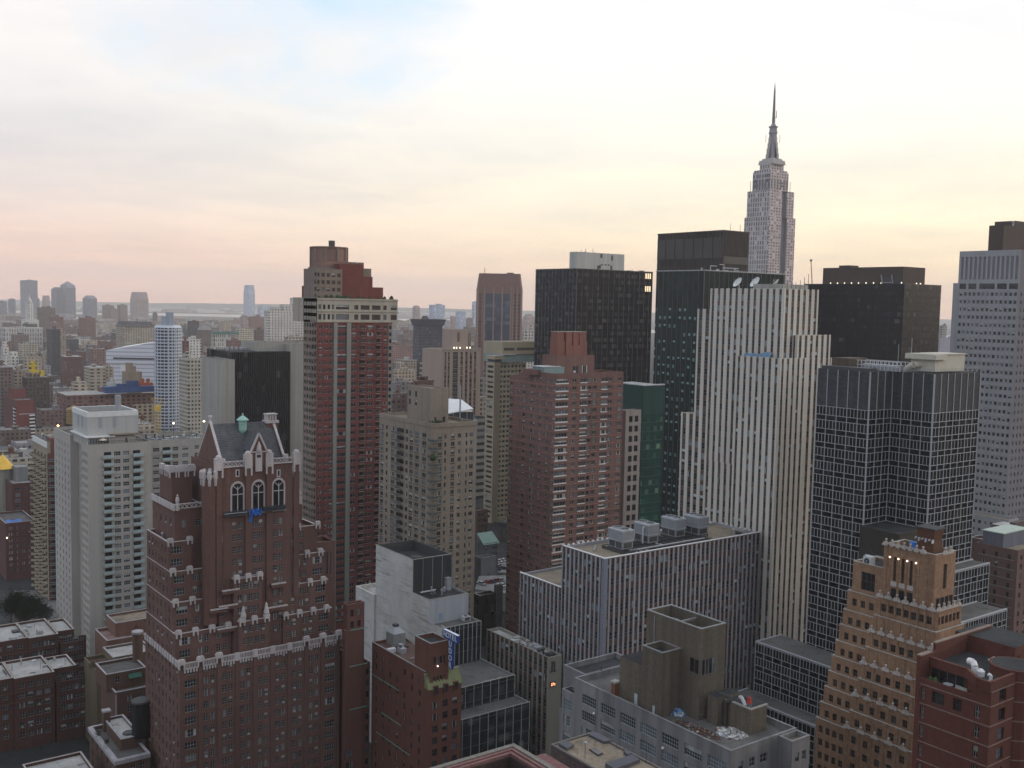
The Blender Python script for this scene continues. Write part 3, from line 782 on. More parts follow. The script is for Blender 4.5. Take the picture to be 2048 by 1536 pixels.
  for q in (a[0] + .4, b[0] - .4): S.m('cable').bar((q, sy - .9, a[2]), (q, sy - .9, zt - .5), .03, STEEL_D, 4)
  S.m('debris_netting').box(a[0], sy - 1.24, a[2] + .05, b[0], sy - 1.2, a[2] + .95, M_flat('netting', (0.02, 0.028, 0.05), .8, .4))
 q = pty(510, 1024, sy - .7); S = MB()
 random.seed(4)
 for i in range(14):
  for j in range(5):
   f_ = lambda i, j: (q[0] - 1.6 + i * .24, sy - .75 - .35 * math.sin(i * 1.3 + j), q[2] + .8 - j * .42 * (1.5 if i < 4 else .8) + .1 * math.sin(i * 2.2))
   S.face([f_(i, j), f_(i + 1, j), f_(i + 1, j + 1), f_(i, j + 1)], TARP)
 tag(link('blue_tarp', S.mesh('blue_tarp')), 'crumpled blue tarp hanging between the two scaffolds on the brick tower', 'tarp')
 return T, (x0, y0, x1, z1)
gothic()

# ================================================================== beige balcony apartments
def beige():
 x0, y0, z = ptd(175.7, 890.4, 364)
 T = Thing('apartment_building', 'beige brick apartment tower with pale green balconies and a plain white rooftop box', 'building', (x0, y0, 0))
 xa, xb = Xat(302.7, y0, z), Xat(423.7, y0 + 2.5, z); w, w2 = xa - x0, xb - xa; fh = 2.8
 S4 = dict(frame=F_WHITE, bars=3, trans=1, ac=.1); SB = dict(frame=F_DARK, bars=2, trans=0, glasses=[GLASS[0], GLASS[0], GLASS[1], GLASS[2]])
 rows = floors(0, z, fh, .55, 1.55, 2.2)
 bal = MB(); bl = M_flat('balcony_panel', (0.34, 0.43, 0.43), .5, .06)
 bw, bd = w * .165, 1.5
 bal.box(-bw / 2, -bd, -.15, bw / 2, 0, .08, BEIGE); bal.box(-bw / 2, -bd - .05, .1, bw / 2, -bd, 1.05, bl); bal.box(-bw / 2, -bd, .1, -bw / 2 + .06, 0, 1.05, bl); bal.box(bw / 2 - .06, -bd, .1, bw / 2, 0, 1.05, bl)
 bal.box(-bw / 2, -bd - .08, 1.05, bw / 2, -bd + .03, 1.12, STEEL_L)
 bme = bal.mesh('balcony')
 def f(r): return [(w * a, w * b, st) for a, b, st in r]
 cA = f(((.245, .36, SB), (.405, .505, S4), (.545, .645, S4), (.70, .82, SB)))
 shell(T, x0, y0, xa, y0 + 9, 0, z, BEIGE, R_GREY, 1.0, .3, north=dict(cols=cA, rows=rows, rec=.3), east=dict(cols=reg(9, 4, .9, .4, dict(frame=F_DARK, bars=0)), rows=rows))
 for c, d in rows:
  for cc in (.305, .775): T.add('balcony', bme, (x0 + w * cc, y0, c - .5), (0, -1), bw * 1.1, 2.2)
 # recessed strip, then the rear block of the east side
 yr0, yr1, yr2 = y0 + 9, Yat(140, x0, z), Yat(108, x0, z)
 shell(T, x0 + 3, yr0, xa, yr1, 0, z, BEIGE, R_GREY, 1.0, .3, east=dict(cols=reg(yr1 - yr0, 2, 2.2, .3, dict(frame=F_GREY, bars=2)), rows=rows))
 shell(T, x0, yr1, xa, yr2, 0, z + .8, BEIGE, R_GREY, 1.0, .3, east=dict(cols=reg(yr2 - yr1, 5, 1.0, .8, dict(frame=F_DARK, bars=0)), rows=rows))
 # set-back west wing
 def g(r): return [(w2 * a, w2 * b, st) for a, b, st in r]
 shell(T, xa, y0 + 2.5, xb, y0 + 24, 0, z - .3, BEIGE, R_GREY, 1.2, .3, north=dict(cols=g(((.06, .16, S4), (.205, .33, SB), (.365, .455, S4), (.52, .615, S4), (.72, .79, S4), (.86, .935, S4))), rows=rows, rec=.3))
 for c, d in rows: T.add('balcony', bme, (xa + w2 * .265, y0 + 2.5, c - .5), (0, -1), bw * 1.1, 2.2)
 T.m('wall').box(xa + w2 * .665, y0 + 2.0, 0, xb + .01, y0 + 2.498, .5, BEIGE)
 # roof-level glazed storey under a slab, and the big white box above
 zr = z - 1.0
 g0 = T.m('penthouse'); px0, px1 = Xat(177, y0 + 1.2, z), Xat(272, y0 + 1.2, z)
 g0.box(px0, y0 + 1.6, zr, px1, y0 + 22, z + 2.4, M_flat('penthouse_wall', (0.36, 0.34, 0.31))); g0.box(px0 - 1.0, y0 + .5, z + 2.4, px0 + (px1 - px0) * .55, y0 + 23, z + 2.75, WHITE)
 g0.box(px0 + (px1 - px0) * .45, y0 + .3, z + 2.9, px1 + 1, y0 + 6, z + 3.2, R_TAN)
 for i in range(14): u = px0 + .4 + (px1 - px0) * .42 * i / 13; g0.box(u, y0 + 1.5, zr + .3, u + .12, y0 + 1.6, z + 2.4, WHITE)
 g0.box(px0 + .2, y0 + 1.55, z - .2, px0 + (px1 - px0) * .43, y0 + 1.6, z + 1.9, GLASS[1]); g0.box(px0 + (px1 - px0) * .78, y0 + 1.5, zr, px0 + (px1 - px0) * .82, y0 + 1.6, z + 1.7, STEEL_D)
 for i in range(10): v = y0 + 2 + 18 * i / 9; g0.box(px0 - .1, v, zr, px0, v + .12, z + 2.4, WHITE)
 q = ptd(174.7, 826, 366)
 bx1, by1 = Xat(275.3, q[1], q[2]), Yat(144.5, q[0], q[2])
 shell(T, q[0], q[1], bx1, by1, z + 2.75, q[2], M_wall('white_box', (0.52, 0.52, 0.50), var=.05, streak=.1, grain=.06), R_DARK, 2.2, .5, part='rooftop_box', roofpart='rooftop_box_roof', coping=WHITE, cap=.25)
 rb = T.m('rooftop_box'); wd = bx1 - q[0]
 for a in (.22, .50): rb.box(q[0] + wd * a, q[1] - .1, z + 5.5, q[0] + wd * (a + .065), q[1] - .01, q[2] - 1.9, STEEL)
 rb.box(q[0] - .12, q[1] - .14, q[2] - 1.6, bx1 + .1, q[1] - .02, q[2] - .05, WHITE); rb.box(q[0] - .14, q[1] - .1, q[2] - 1.6, q[0] - .02, by1, q[2] - .05, WHITE)
 for k in (.3, .55): rb.box(q[0] - .1, q[1] + (by1 - q[1]) * k, z + 5.5, q[0] - .01, q[1] + (by1 - q[1]) * (k + .08), q[2] - 1.9, STEEL)
 c = T.m('flue'); fx = ptd(236, 790, 375); c.lathe(fx[0], fx[1], [(1.05, q[2] - 2), (1.05, Zat(790, fx[0], fx[1]))], STEEL, 14)
 pr = T.m('parapet_railing')
 for i in range(40): u = x0 + .3 + w * i / 39.6; pr.box(u, y0 + .2, z, u + .08, y0 + .28, z + 1.0, STEEL_D)
 pr.box(x0 + .2, y0 + .2, z + .95, xa, y0 + .3, z + 1.05, STEEL_D)
 for i in range(46): u = xa + w2 * i / 46; pr.box(u, y0 + 23, z, u + .08, y0 + 23.1, z + 1.3, STEEL_D)
 pr.box(xa, y0 + 23, z + 1.25, xb, y0 + 23.12, z + 1.35, STEEL_D)
 clutter(T, xa + 1, y0 + 4, xb - 2, y0 + 20, z - 1.5, 34, 5, (.3, .9))
 U = Thing('parasol', 'cream patio parasol on the terrace of the beige apartment tower', 'parasol', (x0 + w * .24, y0 + .9, zr))
 ux = x0 + w * .24; U.m('canopy').lathe(ux, y0 + .9, [(1.6, z + 1.4), (.1, z + 2.15)], M_flat('parasol_cloth', (.6, .52, .42)), 8); U.m('pole').bar((ux, y0 + .9, zr), (ux, y0 + .9, z + 2.1), .05, STEEL)
 for lab, u, v in (('lamp on thin pole at the roof edge of the beige tower, above its middle', 347, 848), ('thin pole lamp at the beige tower roof corner next to the slate gable', 408, 844)):
  p = ptd(u, v, 392); Lm = Thing('roof_lamp', lab, 'lamp', (p[0], p[1], z - 1.5)); Lm.m('pole').bar((p[0], p[1], z - 1.5), (p[0], p[1], p[2]), .07, STEEL_D); Lm.m('bulb').lathe(p[0], p[1], [(.1, p[2]), (.45, p[2] + .25), (.1, p[2] + .6)], M_glow('lamp_glow', (1, .8, .5), 6.0), 8)
 p = ptd(148, 845, 418); tank('wide tan water tank on legs behind the white rooftop box', p[0], p[1], z - 1, 2.9, 5.8, 1.9, M_wall('tank_tan', (0.36, 0.26, 0.13), var=.1), None)
 p = ptd(116, 853, 420); Lm = Thing('roof_lamp', 'glowing roof lamp at the foot of the tan water tank', 'lamp', (p[0], p[1], z)); Lm.m('pole').bar((p[0], p[1], z), (p[0], p[1], p[2]), .07, STEEL_D); Lm.m('bulb').lathe(p[0], p[1], [(.1, p[2]), (.5, p[2] + .3), (.1, p[2] + .7)], M_glow('lamp_glow_orange', (1, .55, .2), 7.0), 8)
beige()

# ================================================================== red tower with cream top floors
def redtower():
 x0, y0, z = ptd(634, 596, 400)
 T = Thing('brick_tower', 'tall red brick tower with cream top floors and stepped red penthouse', 'building', (x0, y0, 0))
 x1 = Xat(778, y0, z); x2 = Xat(795, y0, z); w = x1 - x0; y1 = Yat(608, x0, z) + .4
 fh = 2.82; CREAM = M_wall('cream_stone', (0.44, 0.40, 0.33), var=.06, grain=.1); PIER = M_wall('grey_green_pier', (0.29, 0.295, 0.27), var=.08, grain=.1)
 zc = Zat(645, x0, y0)
 S2 = dict(frame=F_WHITE, bars=1, trans=0, glasses=[GLASS[0], GLASS[1], GLASS[1], GLASS[3]]); S3 = dict(frame=F_WHITE, bars=2, trans=0); SB = dict(frame=F_DARK, bars=1, trans=0, glasses=[GLASS[0], GLASS[0], GLASS[1], GLASS[2]]); SG = dict(frame=F_GREY, bars=5, trans=0, fw=.05, glasses=[GLASS[0], GLASS[0], GLASS[1], GLASS[3]])
 def f(r): return [(w * a, w * b, st) for a, b, st in r]
 rows = floors(0, zc, fh, .75, 1.45, .4)
 cols = f(((.03, .075, S2), (.11, .155, S2), (.175, .22, S2), (.275, .40, SG), (.475, .54, S2), (.585, .66, SB), (.695, .78, S3), (.82, .875, SB), (.93, .985, S2)))
 def skip(i, j): return False
 facade(T, NF(x0, y0), w, 0, zc, cols, rows, BRICK_R, wstyle=S2, rec=.25)
 # pale piers flanking the glazed strip, floor lines
 wl = T.m('wall')
 wl.box(x0 + w * .225, y0 - .5, 0, x0 + w * .272, y0 - .003, zc, PIER); wl.box(x0 + w * .403, y0 - .5, 0, x0 + w * .46, y0 - .003, zc, PIER)
 for c, d in rows: wl.box(x0 + w * .46, y0 - .07, c - .85, x1, y0 - .002, c - .68, M_wall('brick_red_band', (0.28, 0.10, 0.08))); wl.box(x0, y0 - .07, c - .85, x0 + w * .225, y0 - .002, c - .68, M_wall('brick_red_band', (0.28, 0.10, 0.08)))
 b = MB(); b.box(-1.1, -1.0, -.12, 1.1, 0, .06, PIER);
 for i in range(9): b.box(-1.1 + i * .272, -1.0, .06, -1.06 + i * .272, -.95, 1.0, STEEL_D)
 b.box(-1.1, -1.02, .98, 1.1, -.94, 1.05, STEEL_L); bme = b.mesh('balcony')
 for c, d in rows:
  T.add('balcony', bme, (x0 + w * .622, y0, c - .75), (0, -1), 3, 1.4); T.add('balcony', bme, (x0 + w * .85, y0, c - .75), (0, -1), 3, 1.4)
 # west strip, cream top, closed sides
 T.m('wall').box(x1, y0 + .4, 0, Xat(786, y0, z), y0 + 22, zc, PIER)
 for c, d in rows: T.m('wall').box(x1 + .5, y0 + .36, c, x1 + 1.5, y0 + .398, d, GLASS[0])
 cr = reg(1, 1, .5); cw = x2 - x0
 ccols = [(cw * a, cw * b_, dict(frame=F_DARK, bars=n, trans=0)) for a, b_, n in ((.015, .05, 0), (.07, .10, 0), (.125, .155, 0), (.175, .205, 0), (.225, .385, 4), (.45, .50, 1), (.53, .64, 4), (.67, .78, 4), (.815, .86, 1), (.91, .99, 3))]
 shell(T, x0, y0 - .15, x2, y0 + 22, zc, z, CREAM, R_GREY, .9, .3, north=dict(cols=ccols, rows=[(zc + 1.2, zc + 3.3), (zc + 5.2, zc + 7.0)], wstyle=dict(frame=F_DARK)), coping=CREAM)
 for zz in (zc + .2, zc + 4.3, z - .6): wl.box(x0 - .15, y0 - .45, zz, x2 + .15, y0 - .152, zz + .3, CREAM)
 wl.face([(x1, y0, 0), (x1, y0 + 22, 0), (x1, y0 + 22, zc), (x1, y0, zc)], BRICK_R)
 wl.face([(x0, y1, 0), (x1, y1, 0), (x1, y1, zc), (x0, y1, zc)], BRICK_R)
 # east side: grey-brown concrete with curved balconies, rising to the crown
 GB = M_wall('grey_brown_concrete', (0.26, 0.21, 0.175), var=.08, grain=.15)
 zE = Zat(538, x0, y1); er = floors(0, zE, fh, .8, 1.5, 1.0)
 facade(T, EF(x0, y0), y1 - y0, 0, zE, reg(y1 - y0, 5, 1.55, .3, dict(frame=F_BROWN, bars=1, trans=0)), er, GB, rec=.4)
 cb = MB(); P = [(1.7 * math.sin(a), -1.7 * math.cos(a)) for a in [math.pi * (-.5 + i / 10) for i in range(11)]]
 cb.prism(P, -.12, .08, GB);
 for i in range(10): cb.face([(P[i][0], P[i][1], .08), (P[i + 1][0], P[i + 1][1], .08), (P[i + 1][0], P[i + 1][1], .75), (P[i][0], P[i][1], .75)], GB)
 cme = cb.mesh('curved_balcony')
 for c, d in er:
  if c < z - 6: T.add('curved_balcony', cme, (x0 - .1, y0 + 1.9, c - .8), (-.8, -.6), 3, 2.2)
 # stepped penthouses
 def blk(pl, pr, pt, zb, yy, dep, m, rm=R_BROWN):
  a, b_ = Xat(pl, yy, zb), Xat(pr, yy, zb); zt = Zat(pt, (a + b_) / 2, yy)
  shell(T, a, yy, b_, yy + dep, zb, zt, m, rm, .7, .3, part='penthouse', roofpart='penthouse_roof'); return a, b_, zt
 a1 = blk(643, 766, 574, z - .9, y0 + 3.5, 18, BRICK_R); a2 = blk(666, 745, 553, a1[2] - .7, y0 + 5.5, 14, BRICK_R); a3 = blk(679, 727, 529, a2[2] - .7, y0 + 7, 11, BRICK_R)
 BR2 = M_wall('crown_brown', (0.27, 0.17, 0.14), var=.08)
 shell(T, x0 + .02, y0 + 2.5, x0 + 12, y1, z - .9, zE, GB, R_BROWN, .7, .3, part='penthouse', roofpart='penthouse_roof', north=dict(cols=reg(12, 5, 1.5, .3), rows=floors(z - .9, zE, fh, .8, 1.5, 1.0), wstyle=dict(frame=F_BROWN, bars=1, trans=0))); blk(640, 742, 536, z - .9, y0 + 11, 11, GB); blk(642, 727, 524, z - .9, y0 + 12, 9, BR2)
 yy = y0 + 13; a, b_ = Xat(641.5, yy, 150), Xat(706, yy, 150); zt = Zat(492, a, yy); cx, cy, r = (a + b_) / 2, yy + (b_ - a) / 2, (b_ - a) / 2
 T.m('crown').lathe(cx, cy, [(r * 1.04, z), (r * 1.04, zt)], BR2, 10, math.pi / 10)
 for i in range(10): q = math.pi / 10 + math.pi / 5 * i; T.m('crown').bar((cx + r * 1.05 * math.cos(q), cy + r * 1.05 * math.sin(q), z), (cx + r * 1.05 * math.cos(q), cy + r * 1.05 * math.sin(q), zt - .3), .35, GB)
 T.m('crown').lathe(cx, cy, [(r * 1.1, zt - .4), (r * 1.1, zt + .1)], BR2, 10, math.pi / 10)
 T.m('chimney').box(Xat(659, cy, zt), cy - .8, zt - 1, Xat(668, cy, zt), cy + .8, Zat(481, cx, cy), STEEL_D)
 r5 = random.Random(5)
 for i in range(26):                                             # planting along the terraces
  u = x0 + 1 + (x2 - x0 - 2) * r5.random(); yy = y0 + r5.choice((1.2, 1.6, 2.2)); s = r5.uniform(.4, 1.0)
  T.m('shrub' if i == 0 else 'shrub.%03d' % i).lathe(u, yy, [(s * .6, z - .9), (s, z - .9 + s), (s * .7, z - .6 + 1.7 * s), (.05, z - .5 + 2.2 * s)], LEAF, 6)
 clutter(T, a3[0], y0 + 8, a3[1], y0 + 16, a3[2] - .6, 6, 8, (.5, 1.2))
redtower()

# ================================================================== windowless pale slabs around black glass
def slab():
 x0, y0, z = ptd(443.5, 720, 480)
 T = Thing('office_block', 'black glass block clasped between blank pale concrete slabs behind the slate roof', 'building', (x0, y0, 0))
 xa = Xat(469.5, y0, z); y1 = Yat(402.7, x0, z)
 shell(T, x0, y0, xa, y1, 0, z, CONC, R_GREY, .6, .3)
 b = ptd(538, 703, 500); zb = b[2]
 xb0 = xa + .02; xb1 = Xat(581, y0 + 3, zb)
 BK = M_curtain('black_glass', 1.5, 3.4, 0, 0, [(0, (.006, .007, .008)), (.6, (.012, .013, .014)), (.94, (.022, .022, .022)), (1, (.10, .10, .09))], .25, spec=.14)
 g = T.m('glazing'); g.box(xb0, y0 + 3, 0, xb1, y1 + 6, zb, BK, R_DARK)
 for i in range(30): u = xb0 + (xb1 - xb0) * (i + .5) / 30; T.m('mullions').box(u - .07, y0 + 2.8, 0, u + .07, y0 + 2.998, zb, STEEL_D)
 T.m('roof_cap').box(Xat(424, y1 + 1, zb), y1 + 1, z - 2, xb0, y1 + 8, zb + .3, BK, R_DARK)
 xc = Xat(608, y0 + 9, z); zc = Zat(685, xc, y0 + 9)
 shell(T, Xat(516, y0 + 9, zc), y0 + 9, xc + 6, y0 + 30, 0, zc, CONC, R_GREY, .8, .3)
 shell(T, xb1 + .05, y0 + 4, xc + 6, y0 + 8.9, 0, zc - .6, CONC, R_GREY, .8, .3)
 for i in range(9): u = xb0 + (xb1 - xb0) * (.15 + .08 * i); T.m('roof_vent').lathe(u, y1 - 6, [(.8, zb), (.8, zb + 1.2), (.3, zb + 1.8)], STEEL, 10)
slab()

# ================================================================== tan apartment tower
def tan():
 x0, y0, z = ptd(868, 848, 350)
 T = Thing('apartment_building', 'drab tan brick apartment tower with rounded corner balconies and blank rooftop box', 'building', (x0, y0, 0))
 x1, y1 = Xat(954, y0, z), Yat(759.6, x0, z); w, d = x1 - x0, y1 - y0; fh = 2.78
 S = dict(frame=F_GREY, bars=1, trans=0); Sx = dict(frame=F_DARK, bars=0, trans=0); SD = dict(frame=F_DARK, bars=1, trans=0, glasses=[GLASS[0], GLASS[0], GLASS[1], GLASS[2]])
 rows = floors(0, z, fh, .85, 1.55, 3.4); wn = (24, 22, 26, 16, 12)
 nc = [(w * a, w * b, st) for a, b, st in ((.10, .185, S), (.245, .285, Sx), (.40, .48, S), (.555, .63, S), (.74, .775, Sx), (.83, .92, S))]
 ec = [(d * a, d * b, st) for a, b, st in ((.13, .2, S), (.255, .325, S), (.365, .43, S), (.455, .5, Sx), (.53, .60, SD), (.60, .665, SD), (.705, .775, S), (.84, .875, Sx), (.92, .98, S))]
 shell(T, x0, y0, x1, y1, 0, z, TAN, R_TAN, 1.0, .4, north=dict(cols=nc, rows=rows, weights=wn), east=dict(cols=ec, rows=rows, weights=wn))
 wl = T.m('wall')
 for a, b in ((x0 - .25, x1 + .1),): wl.box(a, y0 - .25, z - 1.3, b, y0 - .02, z + .12, TAN)
 wl.box(x0 - .25, y0 - .02, z - 1.3, x0 - .02, y1, z + .12, TAN)
 for u in (d * .515, d * .70, d * .34): wl.box(x0 - .12, y0 + u - .12, 0, x0 - .005, y0 + u + .12, z - 1.3, TAN)
 A = MB(); A.box(-.75, -.12, -.2, .75, -.01, .2, STEEL_D); ame = A.mesh('air_conditioner'); A = MB(); A.box(-1.1, -.12, -.2, 1.1, -.01, .2, STEEL_D); ame2 = A.mesh('air_conditioner')
 for c, dd in rows:
  for q in (.142, .44): T.add('air_conditioner', ame, (x0 + w * q, y0, c - .35), (0, -1), .6)
  for q in (.165, .29, .397, .74, .95): T.add('air_conditioner', ame2, (x0, y0 + d * q, c - .35), (-1, 0), .8)
 cb = MB(); P = [(1.9 * math.cos(a), 1.9 * math.sin(a)) for a in [math.pi * (.5 + i / 8) for i in range(9)]]
 P = [(2.1 * math.sin(a), -2.1 * math.cos(a)) for a in [math.pi * (-.6 + 1.2 * i / 10) for i in range(11)]]
 cb.prism(P, -.1, .08, CONC_G)
 for i in range(10):
  cb.bar((*P[i], 1.0), (*P[i + 1], 1.0), .04, STEEL_D, 4); cb.bar((*P[i], .08), (*P[i], 1.0), .025, STEEL_D, 4)
  cb.face([(*P[i], .15), (*P[i + 1], .15), (*P[i + 1], .8), (*P[i], .8)], M_flat('balcony_mesh', (.07, .085, .08), .7, .3))
 cme = cb.mesh('corner_balcony'); sb = MB(); sb.box(-1.7, -1.1, -.1, 1.7, 0, .08, CONC_G); sb.box(-1.7, -1.1, .1, 1.7, -1.05, 1, M_flat('balcony_mesh', (.07, .085, .08))); sme = sb.mesh('balcony')
 for c, dd in rows:
  T.add('corner_balcony', cme, (x0 + .3, y0 + .3, c - .75), (-.707, -.707), 6, 3); T.add('balcony', sme, (x0, y0 + d * .60, c - .75), (-1, 0), 3, 1.6)
 p = T.m('balcony_shrub'); p.lathe(x0 - .9, y0 - .9, [(.8, z - 12.2), (1.2, z - 11.5), (.9, z - 10.6), (.1, z - 10)], LEAF, 7)
 q = ptd(864, 778, 357); qx1, qy1 = Xat(897.5, q[1], q[2]), Yat(815, q[0], q[2])
 S2 = dict(frame=F_DARK, bars=0, trans=0)
 shell(T, q[0], q[1], qx1, qy1, z - 1, q[2], TAN, R_TAN, .5, .3, part='rooftop_box', roofpart='rooftop_box_roof', east=dict(cols=[((qy1 - q[1]) * .6, (qy1 - q[1]) * .68), ((qy1 - q[1]) * .85, (qy1 - q[1]) * .93)], rows=[(z + 4.6, z + 6.6), (z + 7.6, z + 9.6)], wstyle=S2), north=dict(cols=[(1.2, 2.0), (4.5, 5.6)], rows=[(z - .6, z + 1.4)], wstyle=S2))
 clutter(T, x0 + 1, y0 + 1, x1 - 1, y0 + 5, z - 1, 7, 9, (.3, .8))
 r5 = random.Random(2)
 for i in range(8): u = x0 + 2 + r5.random() * 5; T.m('shrub.%03d' % i if i else 'shrub').lathe(u, q[1] - .8, [(.3, z - 1), (.5, z - .3), (.05, z + .4)], LEAF, 6)
tan()

# ================================================================== pink brick apartments with corner windows
def pinkapt():
 x0, y0, z = ptd(1112, 748, 370)
 T = Thing('apartment_building', 'pinkish brick apartment tower banded by floor, topped by four brick chimneys', 'building', (x0, y0, 0))
 fh = 2.8; x1 = Xat(1247, y0, z - 1); w = x1 - x0; ya = Yat(1067, x0, z); y1 = Yat(1017, x0, z)
 S = dict(frame=F_WHITE, bars=3, trans=0, ac=.0); S1 = dict(frame=F_WHITE, bars=1, trans=0); Sx = dict(frame=F_WHITE, bars=0, trans=0); wn = (26, 22, 22, 15, 15)
 rows = floors(0, z, fh, .85, 1.5, 1.4)
 nc = [(w * a, w * b, st) for a, b, st in ((.015, .175, S), (.245, .295, S1), (.355, .455, S), (.475, .52, Sx), (.545, .60, S1), (.665, .76, S), (.775, .83, S1), (.92, .985, S))]
 d = ya - y0; ec = [(d * a, d * b, st) for a, b, st in ((.02, .13, S), (.30, .40, S1), (.5, .53, Sx), (.62, .72, S1), (.90, .985, S1))]
 band = M_wall('pink_band', (0.36, 0.20, 0.165), var=.05)
 shell(T, x0, y0, x1, ya, 0, z, BRICK_P, R_TAN, 1.0, .35, north=dict(cols=nc, rows=rows, weights=wn), east=dict(cols=ec, rows=rows, weights=wn))
 d2 = y1 - ya; z2 = z - 2.4
 shell(T, x0 + .8, ya, x1, y1, 0, z2, BRICK_P, R_GREY, 1.0, .35, east=dict(cols=[(d2 * a, d2 * b, st) for a, b, st in ((.02, .16, S), (.36, .48, S1), (.60, .64, Sx), (.88, .99, S1))], rows=[r for r in rows if r[1] < z2 - .5], weights=wn))
 wl = T.m('wall')
 for c, dd in rows:
  for k in ((-.95, -.72), ) if c < z - 6 else ((-.95, -.72), (-1.4, -1.25)):
   wl.box(x0 - .1, y0 - .1, c + k[0], x1 + .1, y0 - .003, c + k[1], band); wl.box(x0 - .1, y0 - .003, c + k[0], x0 - .003, ya, c + k[1], band); wl.box(x0 + .7, ya, c + k[0], x0 + .797, y1, c + k[1], band)
  wl.box(x0 - .18, y0 - .2, c - .4, x0 + w * .18, y0 - .102, c - .02, WHITE); wl.box(x0 + w * .35, y0 - .2, c - .3, x0 + w * .46, y0 - .003, c - .02, WHITE); wl.box(x0 + w * .66, y0 - .2, c - .3, x0 + w * .765, y0 - .003, c - .02, WHITE)
 for u0, u1 in ((.34, .53), (.65, .84)): wl.box(x0 + w * u0, y0 - .09, z - 1.1, x0 + w * u1, y0 - .004, z + .1, BRICK_P)
 # chimney cluster
 cy = y0 + 11; CH = M_wall('brick_chimney', (0.27, 0.12, 0.095), var=.08); a, b = Xat(1104, cy, z), Xat(1178, cy, z); zb = Zat(711, a, cy)
 shell(T, a, cy - 3, b, cy + 6, z - 1, zb, BRICK_P, R_TAN, .4, .3, part='penthouse', roofpart='penthouse_roof', north=dict(cols=[((b - a) * .42, (b - a) * .58, S1), ((b - a) * .66, (b - a) * .82, S1)], rows=[(z - .8, z + 2.3)], wstyle=S1))
 zt, zm = Zat(664, a, cy), Zat(682, a, cy)
 for i, (p, q) in enumerate(((1113, 1125.5), (1129, 1141), (1143.5, 1154), (1157, 1170))):
  c = T.m('chimney' if i == 0 else 'chimney.%03d' % i); u, v = Xat(p, cy, zt), Xat(q, cy, zt); o = -1.2 if i in (0, 3) else -1.6
  c.box(u, cy + o + .5, zb - .5, v, cy + 3.2, zt, CH); c.box(u - .25, cy + o + .1, zb - .5, v + .25, cy + 3.4, zm if i in (0, 3) else zm - 1.5, CH); c.box(u - .15, cy + o + .35, zt, v + .15, cy + 3.3, zt + .2, CONC)
 g = T.m('glass_roof'); g.box(Xat(1085, cy - 3, z), cy - 4, z - 1, Xat(1125, cy - 3, z), cy + 3, z + 2.0, M_flat('pale_glass', (.20, .28, .28), .25)); g.box(Xat(1083, cy - 3, z), cy - 4.2, z + 2.0, Xat(1118, cy - 3, z), cy + 3, z + 2.2, STEEL_L)
 T.m('penthouse').box(Xat(1075, cy - 2, z), cy - 2, z - 1, Xat(1110, cy, z), cy + 7, z + .9, BRICK_P); T.m('penthouse').box(x0 + 2, ya + 1, z2 - 1, x0 + 12, y1 - 4, z2 + 1.6, BRICK_P)
 clutter(T, x0 + 1, y0 + 1, x0 + 12, ya - 2, z - 1, 6, 12, (.3, .9))
pinkapt()

# ================================================================== white striped tower and its annex
def stripes(T, frame, width, z0, z1, pitch, pw, wm, glassrows, part, proud=.35, off=0.0, sp=None, fh=3.6, lead=None):
 """stone piers in front of dark bays of spandrel and window"""
 (ox, oy), (ux, uy), (nx, ny) = frame
 n = max(1, int(round(width / pitch))); p = width / n
 cols = [(p * i + pw / 2, p * (i + 1) - pw / 2) for i in range(n)]
 facade(T, frame, width, z0, z1, cols, glassrows, sp, wstyle=dict(frame=F_GREY, bars=0, trans=1, fw=.05, glasses=G_STR), rec=.12, weights=(48, 26, 12, 9, 5))
 mb = T.m(part)
 for i in range(n + 1):
  a, b = p * i - pw / 2, p * i + pw / 2
  if i == 0: a = -.02
  if i == n: b = width + .02
  X = [ox + ux * a, ox + ux * b, ox + ux * b + nx * proud, ox + ux * a + nx * proud]; Y = [oy + uy * a, oy + uy * b, oy + uy * b + ny * proud, oy + uy * a + ny * proud]
  mb.box(min(X), min(Y), z0, max(X), max(Y), z1 + .25, wm)
G_STR = [M_glass('stripe_dark', (.02, .022, .026)), M_glass('stripe_mid', (.06, .06, .065)), M_glass('stripe_blue', (.17, .21, .23), .3), M_glass('stripe_pale', (.36, .42, .43), .4)]
t = NT('spandrel_brick'); s_ = t.sep(t.pos)
w_ = t.white(t.comb(t.math('FLOOR', t.math('DIVIDE', t.math('ADD', s_[0], s_[1]), 1.9)), t.math('FLOOR', t.math('DIVIDE', s_[2], 3.6)), 0.5))
SPAN = t.done(t.mix(1.0, t.ramp(w_, [(0, (.07, .042, .037)), (.5, (.105, .067, .056)), (.8, (.13, .09, .077)), (1, (.085, .035, .033))]), t.gray(.8, 1.2, t.noise(1.5, 3)), 'MULTIPLY'), .85)
t = NT('spandrel_annex'); s_ = t.sep(t.pos)
w_ = t.white(t.comb(t.math('FLOOR', t.math('DIVIDE', t.math('ADD', s_[0], s_[1]), 2.02)), t.math('FLOOR', t.math('DIVIDE', s_[2], 3.6)), 0.5))
SPAN_A = t.done(t.mix(1.0, t.ramp(w_, [(0, (.055, .034, .031)), (.5, (.085, .053, .045)), (.8, (.115, .077, .065)), (1, (.09, .03, .03))]), t.gray(.8, 1.2, t.noise(1.5, 3)), 'MULTIPLY'), .85)

